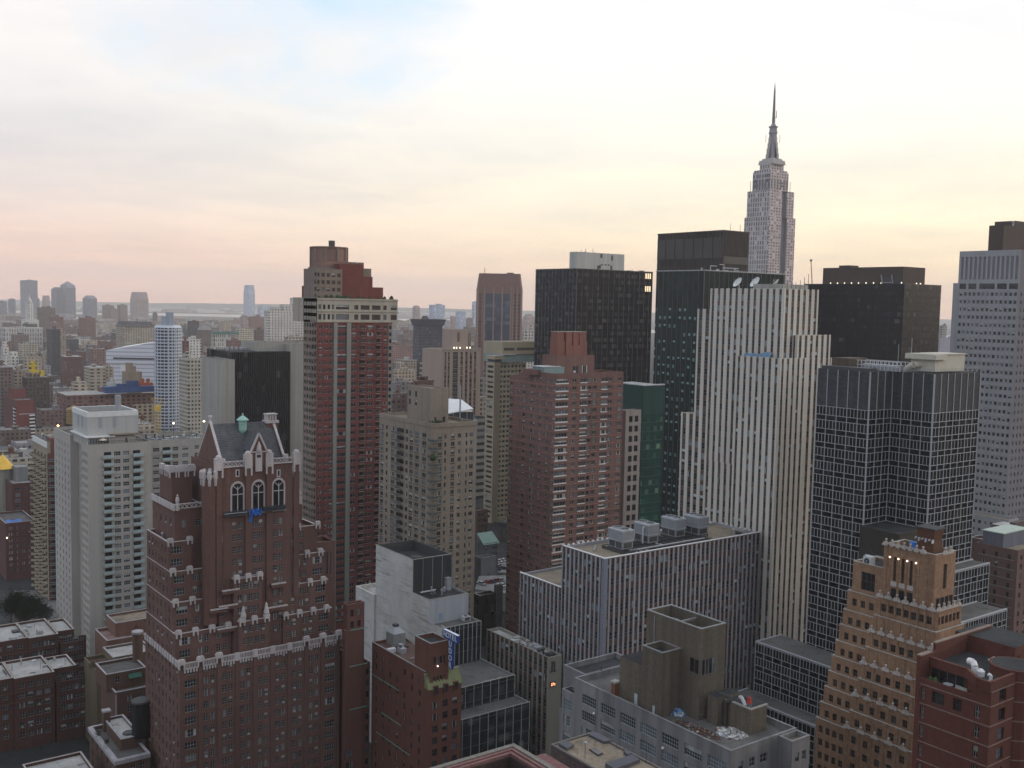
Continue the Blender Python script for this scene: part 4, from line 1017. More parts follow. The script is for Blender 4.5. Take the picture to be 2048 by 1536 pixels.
def plain_roof(T, x0, y0, x1, y1, z, rm, par=.9, cm=None, pt=.4):
 mb = T.m('roof'); mb.face([(x0 + pt, y0 + pt, z - par), (x1 - pt, y0 + pt, z - par), (x1 - pt, y1 - pt, z - par), (x0 + pt, y1 - pt, z - par)], rm)
 c = T.m('parapet'); m = cm
 e = .012; x0, y0, x1, y1 = x0 + e, y0 + e, x1 - e, y1 - e; c.box(x0, y0, z - par - .1, x1, y0 + pt, z, m); c.box(x0, y1 - pt, z - par - .1, x1, y1, z, m); c.box(x0, y0 + pt, z - par - .1, x0 + pt, y1 - pt, z, m); c.box(x1 - pt, y0 + pt, z - par - .1, x1, y1 - pt, z, m)

def striped():
 fx, fy, fz = ptd(1560, 718, 295)                                  # projecting front block
 T = Thing('striped_tower', 'tall white stone skyscraper with brown vertical window stripes and stepped top', 'building', (fx, fy, 0))
 fh = 3.35
 def vol(x0, y0, x1, y1, z0, z1, east=True, north=True, rm=R_GREY):
  rows = floors(z0, z1, fh, .9, 1.9, 1.0)
  if east: stripes(T, EF(x0, y0), y1 - y0, z0, z1, 2.45, 1.4, STRIPE, rows, 'piers', proud=.12, sp=SPAN)
  else: T.m('wall').face([(x0, y0, z0), (x0, y1, z0), (x0, y1, z1), (x0, y0, z1)], SPAN)
  if north: stripes(T, NF(x0, y0), x1 - x0, z0, z1, 2.45, 1.4, STRIPE, rows, 'piers', proud=.12, sp=SPAN)
  else: T.m('wall').face([(x0, y0, z0), (x1, y0, z0), (x1, y0, z1), (x0, y0, z1)], SPAN)
  T.m('wall').face([(x1, y0, z0), (x1, y1, z0), (x1, y1, z1), (x1, y0, z1)], SPAN); T.m('wall').face([(x0, y1, z0), (x1, y1, z0), (x1, y1, z1), (x0, y1, z1)], SPAN)
  plain_roof(T, x0, y0, x1, y1, z1, rm, .9, STRIPE)
 # front block, main slab, shoulders
 mx = fx + 3.2
 m_ = ptx(1568.5, 578.5, mx); my, mz = m_[1], m_[2]
 mx1 = Xat(1637.3, my, mz); my1 = Yat(1421.7, mx, mz)
 yf1 = Yat(1473, fx, fz); xf1 = Xat(1586, fy, fz)
 vol(fx, fy, xf1 + 6, yf1, 0, fz)
 n_ = pty(1592, 716, fy + .8); zn = Zat(671, n_[0], fy + .8)
 vol(n_[0], fy + .6, Xat(1661, fy + .6, zn), my + 12, 0, zn)
 z3 = Zat(717, Xat(1670, my, 118), my); vol(Xat(1655, my + 1, z3), my + 1.0, Xat(1681, my + 1, z3), my + 14, 0, z3, east=False)
 vol(mx, my, mx1, my1, zn - 40, mz)
 # below, the slab's east face behind the front block
 vol(mx + .01, yf1 - .5, mx1, my1 - .02, 0, zn - 40, north=False)
 s1 = ptx(1395.6, 619, mx + .6); y2 = s1[1]; vol(mx + .6, my1, mx1, y2, 0, s1[2], north=False)
 s2 = ptx(1363, 825, mx + .9); vol(mx + .9, y2, mx1, s2[1], 0, s2[2], north=False)
 ac = T.m('penthouse'); ac.box(Xat(1565, my + 3, mz), my + 3, mz - 1, Xat(1616, my + 3, mz), my + 14, mz + 1.6, CONC);
 for i in range(6): u = Xat(1565, my + 3, mz) + i * 2.0; ac.bar((u, my + 3, mz), (u, my + 3, mz + 2.3), .06, STEEL_D)
 for i in range(3): u = Xat(1600 + 8 * i, my + 5, mz); ac.bar((u, my + 5, mz), (u, my + 5, mz + 3 + i), .08, STEEL_D)
 a, b = ptx(1486, 714, fx + 1.6), ptx(1540, 716, fx + 1.6); B = MB()
 for i in range(12):
  p, q = a[1] + (b[1] - a[1]) * i / 12, a[1] + (b[1] - a[1]) * (i + 1) / 12; h = lambda k: 1.0 + .25 * math.sin(k * 2.1) + (.5 if k > 7 else 0)
  B.face([(fx + 1.2, p, fz - .2), (fx + 1.2, q, fz - .2), (fx + 2.6, q, fz + h(i + 1)), (fx + 2.6, p, fz + h(i))], M_flat('pale_blue_tarp', (.10, .19, .28), .5, .3))
 tag(link('blue_tarp', B.mesh('blue_tarp')), 'pale blue tarp strip along a ledge of the white striped skyscraper', 'tarp')
 # dishes on the roof
 for lab, u, v, rr, turn in (('white satellite dish on the striped tower roof, tilted up, first from the left', 1478, 572, 1.75, -.9), ('big white satellite dish in the middle of the striped tower roof', 1513, 571, 1.85, -.9), ('smaller satellite dish on the striped tower roof seen edge on', 1553, 572, 1.3, .1)):
  p = ptx(u, v, mx + 6); D = Thing('satellite_dish', lab, 'dish', (p[0], p[1], mz - .9)); d = D.m('reflector'); D.smooth.add('reflector')
  c = Vector((p[0], p[1], mz + 1.9)); ax = Vector((-.80, .22, .60) if turn < 0 else (-.5, .5, .75)).normalized(); e1 = ax.orthogonal().normalized(); e2 = ax.cross(e1)
  R = [(0, 0), (rr * .35, .06 * rr), (rr * .7, .22 * rr), (rr, .45 * rr)]; prev = None
  for k, (r_, h_) in enumerate(R):
   ring = [tuple(c + ax * h_ + e1 * (r_ * math.cos(2 * math.pi * i / 20)) + e2 * (r_ * math.sin(2 * math.pi * i / 20))) for i in range(20)]
   if prev:
    for i in range(20): d.face([prev[i], prev[(i + 1) % 20], ring[(i + 1) % 20], ring[i]], M_flat('dish_white', (.62, .62, .60), .5, .05))
   prev = ring
  tip = c + ax * rr * .95; m2 = D.m('feed_arm')
  for i in (0, 7, 13): m2.bar(prev[i], tuple(tip), .04, STEEL, 5)
  m2.lathe(tip.x, tip.y, [(.15, tip.z - .2), (.2, tip.z), (.1, tip.z + .2)], STEEL, 8); s = D.m('stand'); s.bar((p[0], p[1], mz - .9), tuple(c), .2, STEEL)
  for i in range(3): s.bar((p[0] + math.cos(i * 2.1) * .9, p[1] + math.sin(i * 2.1) * .9, mz - .9), tuple(c), .07, STEEL)
 return T, fx, fy

def annex():
 x0, y0, z = ptd(1210, 1119, 265)
 T = Thing('striped_office', 'long low office wing of narrow pale stripes, four cooling units on its tan roof', 'building', (x0, y0, 0))
 x1, y1 = Xat(1520, y0, z), Yat(1125.4, x0, z); fh = 3.6; rows = floors(0, z, fh, 1.0, 1.9, .9)
 def vol(x0, y0, x1, y1, z1, n=True):
  rows = floors(0, z1, fh, 1.0, 1.9, .9)
  stripes(T, EF(x0, y0), y1 - y0, 0, z1, 1.74, .62, STRIPE_G, rows, 'piers', proud=.16, sp=SPAN_A)
  if n: stripes(T, NF(x0, y0), x1 - x0, 0, z1, 1.74, .62, STRIPE_G, rows, 'piers', proud=.16, sp=SPAN_A)
  T.m('wall').face([(x1, y0, 0), (x1, y1, 0), (x1, y1, z1), (x1, y0, z1)], SPAN_A); T.m('wall').face([(x0, y1, 0), (x1, y1, 0), (x1, y1, z1), (x0, y1, z1)], SPAN_A)
  plain_roof(T, x0, y0, x1, y1, z1, R_TAN, .7, STRIPE_G)
  T.m('coping').box(x0 - .3, y0 - .3, z1 + .25, x0 + .25, y1 + .1, z1 + .4, WHITE); T.m('coping').box(x0 + .25, y0 - .3, z1 + .25, x1, y0 + .25, z1 + .4, WHITE)
  for i in range(int((y1 - y0) / 1.74)): T.m('coping').box(x1 - .5, y0 + 1.74 * i, z1 + .01, x1 + .1, y0 + 1.74 * i + .5, z1 + .35, WHITE)
 vol(x0, y0, x1, y1, z)
 T.m('wall').box(x0 - .55, y0 - .55, 0, x0 + .6, y0 + .0, z + .22, M_wall('corner_blue_grey', (.24, .26, .31), var=.1)); T.m('wall').box(x0 - .55, y0, 0, x0 - .01, y0 + .6, z + .22, M_wall('corner_blue_grey', (.24, .26, .31)))
 for i in range(int((x1 - x0) / 1.74)): T.m('coping').box(x0 + 1.74 * i, y1 - .4, z + .01, x0 + 1.74 * i + .5, y1 + .15, z + .4, WHITE)
 # lower wing to the south-east
 l = ptx(1127, 1178, x0 + .4); yl = Yat(1041, x0 + .4, l[2])
 vol(x0 + .4, y1 + .02, x1 - 20, yl, l[2], False)
 ac_box(T.m('air_handler'), x0 + 3.0, y1 + 2.2, l[2] - .7, 2.2, 1.6, 1.7)
 zr = z - .7; dk = T.m('roof_pipes')
 ym = y0 + (y1 - y0) * .5
 dk.path([(x0 + 12, y0 + 3.2, zr + .8), (x0 + 40, y0 + 3.2, zr + .8)], .3, STEEL, 8); dk.path([(x0 + 13, y0 + 5, zr + .6), (x0 + 13, y0 + 2.6, zr + .6), (x0 + 18, y0 + 2.6, zr + .6)], .28, STEEL_L, 8)
 dk.path([(x0 + 24, y0 + 6, zr + .7), (x0 + 24, y0 + 3.2, zr + .7)], .3, STEEL_L, 8); dk.path([(x0 + 5, y0 + 10, zr + .4), (x0 + 9, y0 + 14, zr + .4)], .2, STEEL, 8)
 for i in range(16): u = x0 + 9.5 + i * 2.1; dk.box(u, y0 + 1.8, zr, u + .12, y0 + 12, zr + .9, STEEL_D);
 for v in (2.0, 4.5, 8, 11.5): dk.box(x0 + 9.5, y0 + v, zr + .85, x0 + 42, y0 + v + .18, zr + 1.05, STEEL_D)
 r4 = random.Random(11)
 for i in range(14): u = x0 + r4.uniform(10, 44); v = y0 + r4.uniform(2, 12); dk.box(u, v, zr, u + r4.uniform(.5, 2), v + r4.uniform(.4, 1.2), zr + r4.uniform(.4, 1.2), r4.choice((STEEL, STEEL_D, STEEL_D)))
 clutter(T, x1 - 8, y0 + 1, x1 - 1, y0 + 5, zr, 8, 21, (.3, .8))
 # the cooling towers
 labs = ('grey cooling unit with two fans, nearest the corner of the striped wing', 'second grey cooling unit from the striped wing corner, tall pipe beside it', 'third grey cooling unit from the corner of the striped wing', 'grey cooling unit closest to the tall white striped skyscraper')
 for i, (px, py) in enumerate(((1257, 1099), (1308, 1086), (1362, 1074), (1408, 1070))):
  b = ptz(px, py, zr + .9); bx, by = b[0], b[1] + .2
  D = Thing('cooling_tower', labs[i], 'cooling tower', (bx, by, zr), 'cooling units on the striped wing')
  W2, D2, H = 2.3, 5.8, 5.4                                     # narrow end faces north
  bx0, bx1, by0, by1 = bx - W2 / 2 - .9, bx + W2 / 2 + .9, by, by + D2; zz = zr + 1.0
  st = D.m('steel_frame')
  for a in (bx0 + .2, bx1 - .2):
   for c in (by0 + .2, by0 + D2 / 2, by1 - .2): st.box(a - .1, c - .1, zr, a + .1, c + .1, zz, STEEL_D)
  st.box(bx0, by0, zz - .2, bx1, by1, zz, STEEL_D)
  bd = D.m('casing'); bd.box(bx0 + .15, by0 + .15, zz, bx1 - .15, by1 - .15, zz + H * .38, GALV); bd.box(bx0 - .1, by0 - .1, zz + H * .38, bx1 + .1, by1 + .1, zz + H * .43, GALV_L); bd.box(bx0, by0, zz + H * .43, bx1, by1, zz + H * .86, GALV); bd.box(bx0 - .08, by0 - .08, zz + H * .86, bx1 + .08, by1 + .08, zz + H * .93, GALV_L)
  for k in range(3): bd.box(bx0 - .03, by0 - .03, zz + H * (.5 + .12 * k), bx1 + .03, by1 + .03, zz + H * (.5 + .12 * k) + .06, GALV)
  lv = D.m('louvre')
  lv.box(bx0 + .12, by0 + .5, zz + .25, bx0 + .149, by0 + D2 * .47, zz + H * .33, STEEL_D); lv.box(bx0 + .12, by0 + D2 * .53, zz + .25, bx0 + .149, by1 - .5, zz + H * .33, STEEL_D)
  lv.box(bx0 + .6, by0 + .11, zz + .25, bx1 - .6, by0 + .149, zz + H * .3, STEEL_D)
  for k, c in enumerate((by0 + D2 * .27, by0 + D2 * .73)):
   f = D.m('fan' if k == 0 else 'fan.001'); zf = zz + H * .93; r_ = min((bx1 - bx0), D2 / 2) * .42; cx = (bx0 + bx1) / 2
   f.lathe(cx, c, [(r_ * 1.1, zf), (r_ * 1.1, zf + .35), (r_, zf + .35), (r_, zf + .08)], GALV_L, 20); f.lathe(cx, c, [(r_ * .98, zf + .06), (r_ * .98, zf + .09)], STEEL_D, 20)
   for q in range(6): a = q * math.pi / 3; f.bar((cx, c, zf + .16), (cx + r_ * .95 * math.cos(a), c + r_ * .95 * math.sin(a), zf + .22), .12, STEEL_D, 4)
 P = T.m('roof_pipes'); b = ptz(1285, 1092, zr); P.path([(b[0], b[1], zr), (b[0], b[1], zr + 5.2), (b[0] + .6, b[1], zr + 5.2)], .22, STEEL_L, 8)
striped()
annex()
# ================================================================== dark grid towers
def grid_face(T, frame, width, z0, z1, nb, fh, sub=3, ztop=None, mm=MULL, proud=.14, bw=.16, win=.62):
 """aluminium grid: main mullions full height, rails above and below each window band, short mullions dividing the panes"""
 (ox, oy), (ux, uy), (nx, ny) = frame; mb = T.m('mullions')
 def B(u0, u1, za, zb, d):
  X = [ox + ux * u0, ox + ux * u1, ox + ux * u0 + nx * d, ox + ux * u1 + nx * d]; Y = [oy + uy * u0, oy + uy * u1, oy + uy * u0 + ny * d, oy + uy * u1 + ny * d]
  mb.box(min(X) , min(Y), za, max(X), max(Y), zb, mm)
 p = width / nb; zt = ztop if ztop is not None else z1
 for i in range(nb + 1): u = min(max(p * i, bw / 2), width - bw / 2); B(u - bw / 2, u + bw / 2, z0, z1, proud)
 z = zt
 while z > z0 + .2:
  for zz in (z, z - fh * win):
   if zz > z0: B(0, width, zz - .07, zz + .07, proud * .6)
  if z - fh * win > z0:
   for i in range(nb):
    for k in range(1, sub): u = p * (i + k / sub); B(u - .06, u + .06, z - fh * win, z, proud * .5)
  z -= fh
DK = [(0, (.006, .007, .009)), (.5, (.010, .011, .014)), (.85, (.018, .02, .024)), (1, (.035, .038, .042))]
DARKGRID = M_curtain('grid_glass', 1.1, 3.62, 0, 0, DK, .2, spec=.15)
LOUVRE = M_wall('louvre_panel', (.060, .062, .070), var=.15, streak=.2, grain=.35, gs=.8)

def gridtower():
 xr, yr, z = ptd(1869.5, 748.4, 255)
 T = Thing('glass_tower', 'stepped black office tower with a pale metal window grid and white rooftop shed', 'building', (xr, yr, 0))
 fh = 3.62; xw = Xat(1961.3, yr, z); yi = Yat(1786, xr, z); xl = Xat(1741, yi, z); ys = Yat(1636.1, xl, z)
 zb = Zat(827, xr, yr)
 g = T.m('glazing')
 def vol(x0, y0, x1, y1, z0, z1, nE, nN, sub=3, lou=True, subN=2):
  zt = zb if lou else z1 - .25
  g.box(x0, y0, z0, x1, y1, zt, DARKGRID, R_GREY)
  if lou: T.m('louvre_band').box(x0, y0, zt, x1, y1, z1, LOUVRE, R_DARK)
  else: g.box(x0 + .02, y0 + .02, zt, x1 - .02, y1 - .02, z1 - .05, STEEL_D, R_GREY)
  if nE: grid_face(T, EF(x0, y0), y1 - y0, z0, z1, nE, fh, sub, zt)
  if nN: grid_face(T, NF(x0, y0), x1 - x0, z0, z1, nN, fh, subN, zt)
 vol(xl, yi, xw, ys, 0, z, 5, 0); vol(xr, yr, xw, yi - .01, 0, z, 4, 7)
 grid_face(T, NF(xl, yi), xr - xl, 0, z, 3, fh, 2, zb)
 pz = 44.0; p0 = ptz(1511.6, 1284, pz)
 px_, pys = p0[0], p0[1]
 def pod(x0, y0, x1, y1, z1, nE, nN):
  vol(x0, y0, x1, y1, 0, z1, nE, nN, 3, False); c = T.m('roof_edge')
  c.box(x0 - .15, y0 - .15, z1, x0 + .3, y1 + .1, z1 + .3, MULL); c.box(x0 + .3, y0 - .15, z1, x1, y0 + .3, z1 + .3, MULL); c.box(x0 + .3, y1 - .3, z1, x1, y1 + .1, z1 + .3, MULL)
 pod(px_, 146, xl - .01, pys, pz, 11, 0)
 lo = 30.5; q = ptz(1480, 1475, lo); pod(px_ - 6, 150, px_ - .01, pys + 2, lo, 8, 0)
 ya = 138.0; xa = Xat(1979.6, ya, 70); za = Zat(1127, xa, ya); pod(xr - 4, ya, xa, yr - .02, za, 1, 9)
 yb = 130.0; xb = Xat(2014.5, yb, 61); zz = Zat(1219, xb, yb); pod(xr - 10, yb, xb, ya - .02, zz, 1, 12)
 T.m('notch_wall').box(xl - 1.5, yr + .3, 0, xr - .02, yi - .02, Zat(1046, xr - 3, yi - 1), M_wall('notch_brown', (.05, .045, .038)), R_DARK)
 # rooftop
 pc = T.m('rooftop_shed'); a, b = ptx(1830, 727, xr + 5), ptx(1924, 735, xr + 5)
 cx0 = Xat(1831, yr + 4, z + 1); SH = M_flat('shed_cream', (.46, .43, .36), .8, .08)
 X0, X1, Y0, Y1 = xr + 2.5, xr + 16, yr + 1.6, yr + 8.2; zt = Zat(710, X0, Y0)
 pc.box(X0, Y0, z + .4, X1, Y1, zt, SH); pc.box(X0 - 1.2, Y0 - .9, zt - 1.2, X0 + 4, Y1 + 1.0, zt + .15, SH); pc.box(X0 + 4, Y0 - .3, zt, X1 + .3, Y1 + .3, zt + .25, SH)
 rl = T.m('railing')
 for k in range(30): v = yr + .3 + (yi - yr) * k / 30; rl.bar((xr + .3, v, z), (xr + .3, v, z + 1.2), .03, STEEL, 4)
 for k in range(26): u = xr + .3 + (xw - xr - .6) * k / 26; rl.bar((u, yr + .3, z), (u, yr + .3, z + 1.2), .03, STEEL, 4)
 for h in (.6, 1.2): rl.bar((xr + .3, yr + .3, z + h), (xr + .3, yi, z + h), .035, STEEL, 4); rl.bar((xr + .3, yr + .3, z + h), (xw - .3, yr + .3, z + h), .035, STEEL, 4)
 fr = T.m('equipment_frame')
 for k in range(12): v = yi + (ys - yi) * k / 14 - 3; fr.bar((xl + 8, v, z), (xl + 8, v, z + 2.4), .09, STEEL_L, 4); fr.bar((xl + 12, v, z), (xl + 12, v, z + 2.4), .09, STEEL_L, 4)
 for h in (1.2, 2.4): fr.bar((xl + 8, yi - 3, z + h), (xl + 8, ys - 5, z + h), .1, STEEL_L, 4); fr.bar((xl + 12, yi - 3, z + h), (xl + 12, ys - 5, z + h), .1, STEEL_L, 4)
 fr.box(xl + 8.5, yi - 2, z, xl + 11.5, ys - 7, z + 1.5, STEEL)
 T.m('parapet_shed').box(xl + 5, ys - 6, z, xl + 13, ys - .5, z + 2.8, M_wall('shed_brown', (.10, .075, .06))); T.m('parapet_shed').box(xl + .4, yi + 1, z, xl + 4, ys - 1, z + .8, STEEL_D)
 du = T.m('duct'); P = [(xr + 1.2, yr + 9.0 - .3 * k, z + 1.9 * math.sin(math.pi * .5 * k / 8)) for k in range(9)]; du.path(P + [(xr + 3, yr + 5.5, z + 1.9)], .8, SH, 10)
 ms = T.m('mast')
 for u, v0, v1 in ((1795, 743, 688), (1821, 742, 676)): q = ptx(u, v0, xr + 3); ms.bar(q[:2] + (z,), q[:2] + (Zat(v1, q[0], q[1]),), .09, STEEL, 6)
gridtower()

def glasstower(name, label, px, py, d, pl, pr, mat, eu, nu, fh, z0=0, mm=MULL, proud=.2, mw=.14, roofm=None, rails=False, louv=None):
 x0, y0, z = ptd(px, py, d); T = Thing(name, label, 'building', (x0, y0, 0))
 x1, y1 = Xat(pr, y0, z), Yat(pl, x0, z)
 T.m('glazing').box(x0, y0, z0, x1, y1, z, mat, roofm or R_DARK)
 mb = T.m('mullions')
 for i in range(int((y1 - y0) / eu) + 1): v = min(y0 + eu * i, y1 - .05); mb.box(x0 - proud, v - mw / 2, z0, x0 - .003, v + mw / 2, z + .05, mm)
 for i in range(int((x1 - x0) / nu) + 1): u = min(x0 + nu * i, x1 - .05); mb.box(u - mw / 2, y0 - proud, z0, u + mw / 2, y0 - .003, z + .05, mm)
 mb.box(x0 - proud - .05, y0 - proud - .05, z - .02, x1 + .1, y0 + .3, z + .3, mm); mb.box(x0 - proud - .05, y0 + .3, z - .02, x0 + .3, y1, z + .3, mm)
 if rails:
  k = z - fh
  while k > z0: mb.box(x0 - proud * .6, y0 - proud * .6, k - .1, x1, y0 - .004, k + .1, mm); mb.box(x0 - proud * .6, y0, k - .1, x0 - .004, y1, k + .1, mm); k -= fh
 return T, x0, y0, x1, y1, z

BG = M_curtain('black_tower_glass', 1.55, 3.7, 0, 0, [(0, (.005, .006, .010)), (.45, (.009, .011, .016)), (.7, (.018, .018, .021)), (.85, (.045, .042, .045)), (1, (.08, .075, .075))], .25, spandrel=(.007, .007, .009), sp_frac=.42, spec=.16)
T, x0, y0, x1, y1, z = glasstower('glass_tower', 'black glass office tower with thin pale mullions and a white windowless penthouse', 1154, 537.4, 580, 1071.5, 1305.8, BG, 3.1, 4.0, 3.7, mm=MULL_D, roofm=R_GREY)
q = ptx(1161, 503, x0 + 4); pw = T.m('penthouse'); PX1, PY1 = Xat(1248, y0 + 5, z), Yat(1138.5, x0 + 4, z); zt = q[2]
pw.box(x0 + 4, y0 + 5, z, PX1, PY1, zt, M_wall('penthouse_white', (.50, .49, .46), var=.05, grain=.06)); W = PX1 - x0 - 4
for a, b, c, d in ((.42, .47, .05, .26), (.50, .545, .29, .36), (.58, .62, .29, .36), (.56, .6, 0, .01), (.645, .69, .29, .36), (.70, .74, .05, .30), (.485, .525, .72, .95), (.46, .5, .1, .3), (.715, .75, .6, .9)):
 pw.box(x0 + 4 + W * a, y0 + 4.9, z + (zt - z) * c, x0 + 4 + W * b, y0 + 4.995, z + (zt - z) * d, STEEL_D)
clutter(T, x0 + 8, y0 + 6, x0 + W, y0 + 12, zt, 5, 31, (.3, .7)); clutter(T, PX1 + 1, y0 + 2, x1 - 3, y0 + 8, z, 6, 32, (.5, 2))
lw = T.m('lit_window')
for i in range(3):
 for j in range(2): lw.box(x1 - 6 + i * 1.7, y0 - .08, z - 4 - j * 7.5, x1 - 5.0 + i * 1.7, y0 - .01, z - .8 - j * 7.5, M_glow('warm_window', (1, .72, .36), .9))

def M_cells(name, cw, fh, u0, z0, base, pale, frac, ztop):
 t = NT(name); s = t.sep(t.pos); n = t.sep(t.nor)
 u = t.math('DIVIDE', t.math('SUBTRACT', t.math('ADD', s[0], s[1]), u0), cw); v = t.math('DIVIDE', t.math('SUBTRACT', s[2], z0), fh)
 w = t.white(t.comb(t.math('FLOOR', u), t.math('FLOOR', v), t.math('ROUND', n[0])))
 w2 = t.white(t.comb(t.math('FLOOR', u), t.math('FLOOR', v), 7.3))
 fu, fv = t.math('FRACT', u), t.math('FRACT', v)
 inu = t.math('MULTIPLY', t.math('GREATER_THAN', fu, .3), t.math('LESS_THAN', fu, .72)); inv = t.math('MULTIPLY', t.math('GREATER_THAN', fv, t.math('MULTIPLY_ADD', w2, .35, .25)), t.math('LESS_THAN', fv, .78))
 on = t.math('MULTIPLY', t.math('MULTIPLY', inu, inv), t.math('MULTIPLY', t.math('LESS_THAN', w, frac), t.math('LESS_THAN', s[2], ztop)))
 MATS[name] = t.done(t.mix(on, t.mix(1.0, (*base, 1), t.gray(.7, 1.3, w, 0, 1), 'MULTIPLY'), t.mix(1.0, (*pale, 1), t.gray(.35, 1.1, w2, 0, 1), 'MULTIPLY')), .25, .15)
 return MATS[name]
gx, gy, gz = ptd(1409, 542, 470)
GC = M_cells('dark_green_cells', 3.25, 3.8, gx + gy, 0.6, (.010, .020, .019), (.20, .34, .33), .62, gz - 16)
T, x0, y0, x1, y1, z = glasstower('glass_tower', 'blackish green office tower with rows of small pale windows behind the striped skyscraper', 1409, 542, 470, 1313, 1569.6, GC, 3.25, 3.25, 3.8, mm=MULL_D, roofm=R_GREY, mw=.12)
T.m('cornice').box(x0 - .5, y0 - .5, z + .3, x1 + .2, y1 + .2, z + .55, STEEL_L)
m = T.m('window_rig'); m.path([(x0 + 5, y0 + 1, z), (x0 + 5, y0 + 1, z + 2.6), (x0 + 9, y0 + 1, z + 2.6)], .12, STEEL_L); m.path([(x0 + 14, y0 + 1, z), (x0 + 14, y0 + 1, z + 3.4), (x0 + 11, y0 + 1, z + 3.4)], .12, STEEL_L); m.box(x0 + 14, y0 + 1, z + 1.8, x0 + 24, y0 + 2, z + 2.2, STEEL)
clutter(T, x0 + 3, y0 + 3, x1 - 10, y0 + 14, z + .3, 8, 34, (.5, 1.6))

BB = M_curtain('brown_black_glass', 1.4, 3.7, 0, 0, [(0, (.016, .013, .013)), (.6, (.022, .017, .016)), (1, (.03, .023, .021))], .5, spec=.15)
T, x0, y0, x1, y1, z = glasstower('office_tower', 'brown black slab tower rising behind the green tower, next to the spired skyscraper', 1447.7, 461.9, 700, 1315.8, 1498.7, BB, 2.4, 2.4, 3.7, mm=M_flat('mullion_brown', (.05, .04, .037), .6), proud=.35, roofm=R_DARK)
LB = M_curtain('brown_louvre', 8, 40, 0, 0, [(0, (.016, .015, .015)), (1, (.022, .02, .02))], .6)
mb = T.m('louvre_band'); n = 7
for i in range(n): v = y0 + (y1 - y0) * i / n; mb.box(x0 - .5, v + .4, z - 18, x0 - .36, v + (y1 - y0) / n - .4, z - 4, LB)
for k in range(4): mb.box(x0 + .5, y0 - .45, z - 22 - 9 * k, x1 - .3, y0 - .36, z - 17 - 9 * k, LB)
T.m('cornice').box(x0 - .6, y0 - .6, z + .3, x1 + .2, y1 + .2, z + .7, M_flat('mullion_brown', (.05, .04, .037)))
for u in (4, 14): T.m('mast').bar((x0 + u + 8, y0 + 5, z), (x0 + u + 8, y0 + 5, z + 6), .12, STEEL_D)

NB = M_curtain('navy_black_glass', 1.6, 3.8, 0, 0, [(0, (.008, .009, .014)), (.7, (.013, .014, .019)), (.96, (.02, .021, .024)), (1, (.07, .07, .065))], .25, spandrel=(.009, .009, .012), sp_frac=.4, spec=.14)
x_, y_, z_ = ptd(1809.6, 568, 560)
T, x0, y0, x1, y1, z = glasstower('office_block', 'broad black office block with a lower brown penthouse and a row of tiny roof lights', 1809.6, 568, 560, 1609.7, 1882.8, NB, 9.0, 9.0, 3.8, mm=M_flat('mullion_black', (.018, .018, .022), .5), proud=.1, roofm=R_DARK)
PB = M_wall('penthouse_brown', (.085, .062, .055), var=.08, streak=.05, grain=.1); qx, qy = x0 + 4, y0 + 4; zt = Zat(533, qx, qy)
pw = T.m('penthouse'); pw.box(qx, qy, z, Xat(1849, qy, z), Yat(1645, qx, z), zt, PB, R_DARK); pw.box(qx + 4, Yat(1690, qx, z), zt, qx + 12, Yat(1668, qx, z), zt + 1.5, PB)
fl = 0
for pxl in (1661, 1675, 1689, 1703, 1717, 1732, 1747, 1762, 1803, 1833, 1841):
 q = (qx - .4, Yat(pxl, qx - .4, z + .8)) if pxl < 1812 else (Xat(pxl, qy - .4, z + .8), qy - .4)
 T.m('floodlight' if fl == 0 else 'floodlight.%03d' % fl).lathe(q[0], q[1], [(.2, z + .4), (.3, z + .8), (.15, z + 1.1)], M_glow('flood_glow', (1, .85, .6), 2.0), 6); fl += 1
r_ = T.m('window_rig'); a, b = Yat(1764, qx - 1, z), Yat(1785, qx - 1, z)
for v in (a, b): r_.bar((qx - .6, v, z + .6), (qx - .6, v + 1, zt - 4.5), .3, STEEL, 4)
r_.bar((qx - .6, a + 1, z + 1), (qx - .6, b, z + 1), .3, STEEL, 4); r_.box(qx - .5, b, z + 1.5, qx - .3, a, zt - 6, STEEL_D); r_.box(qx - .55, b - 5, z + 1, qx - .3, b - 1, zt - 6, STEEL_D)

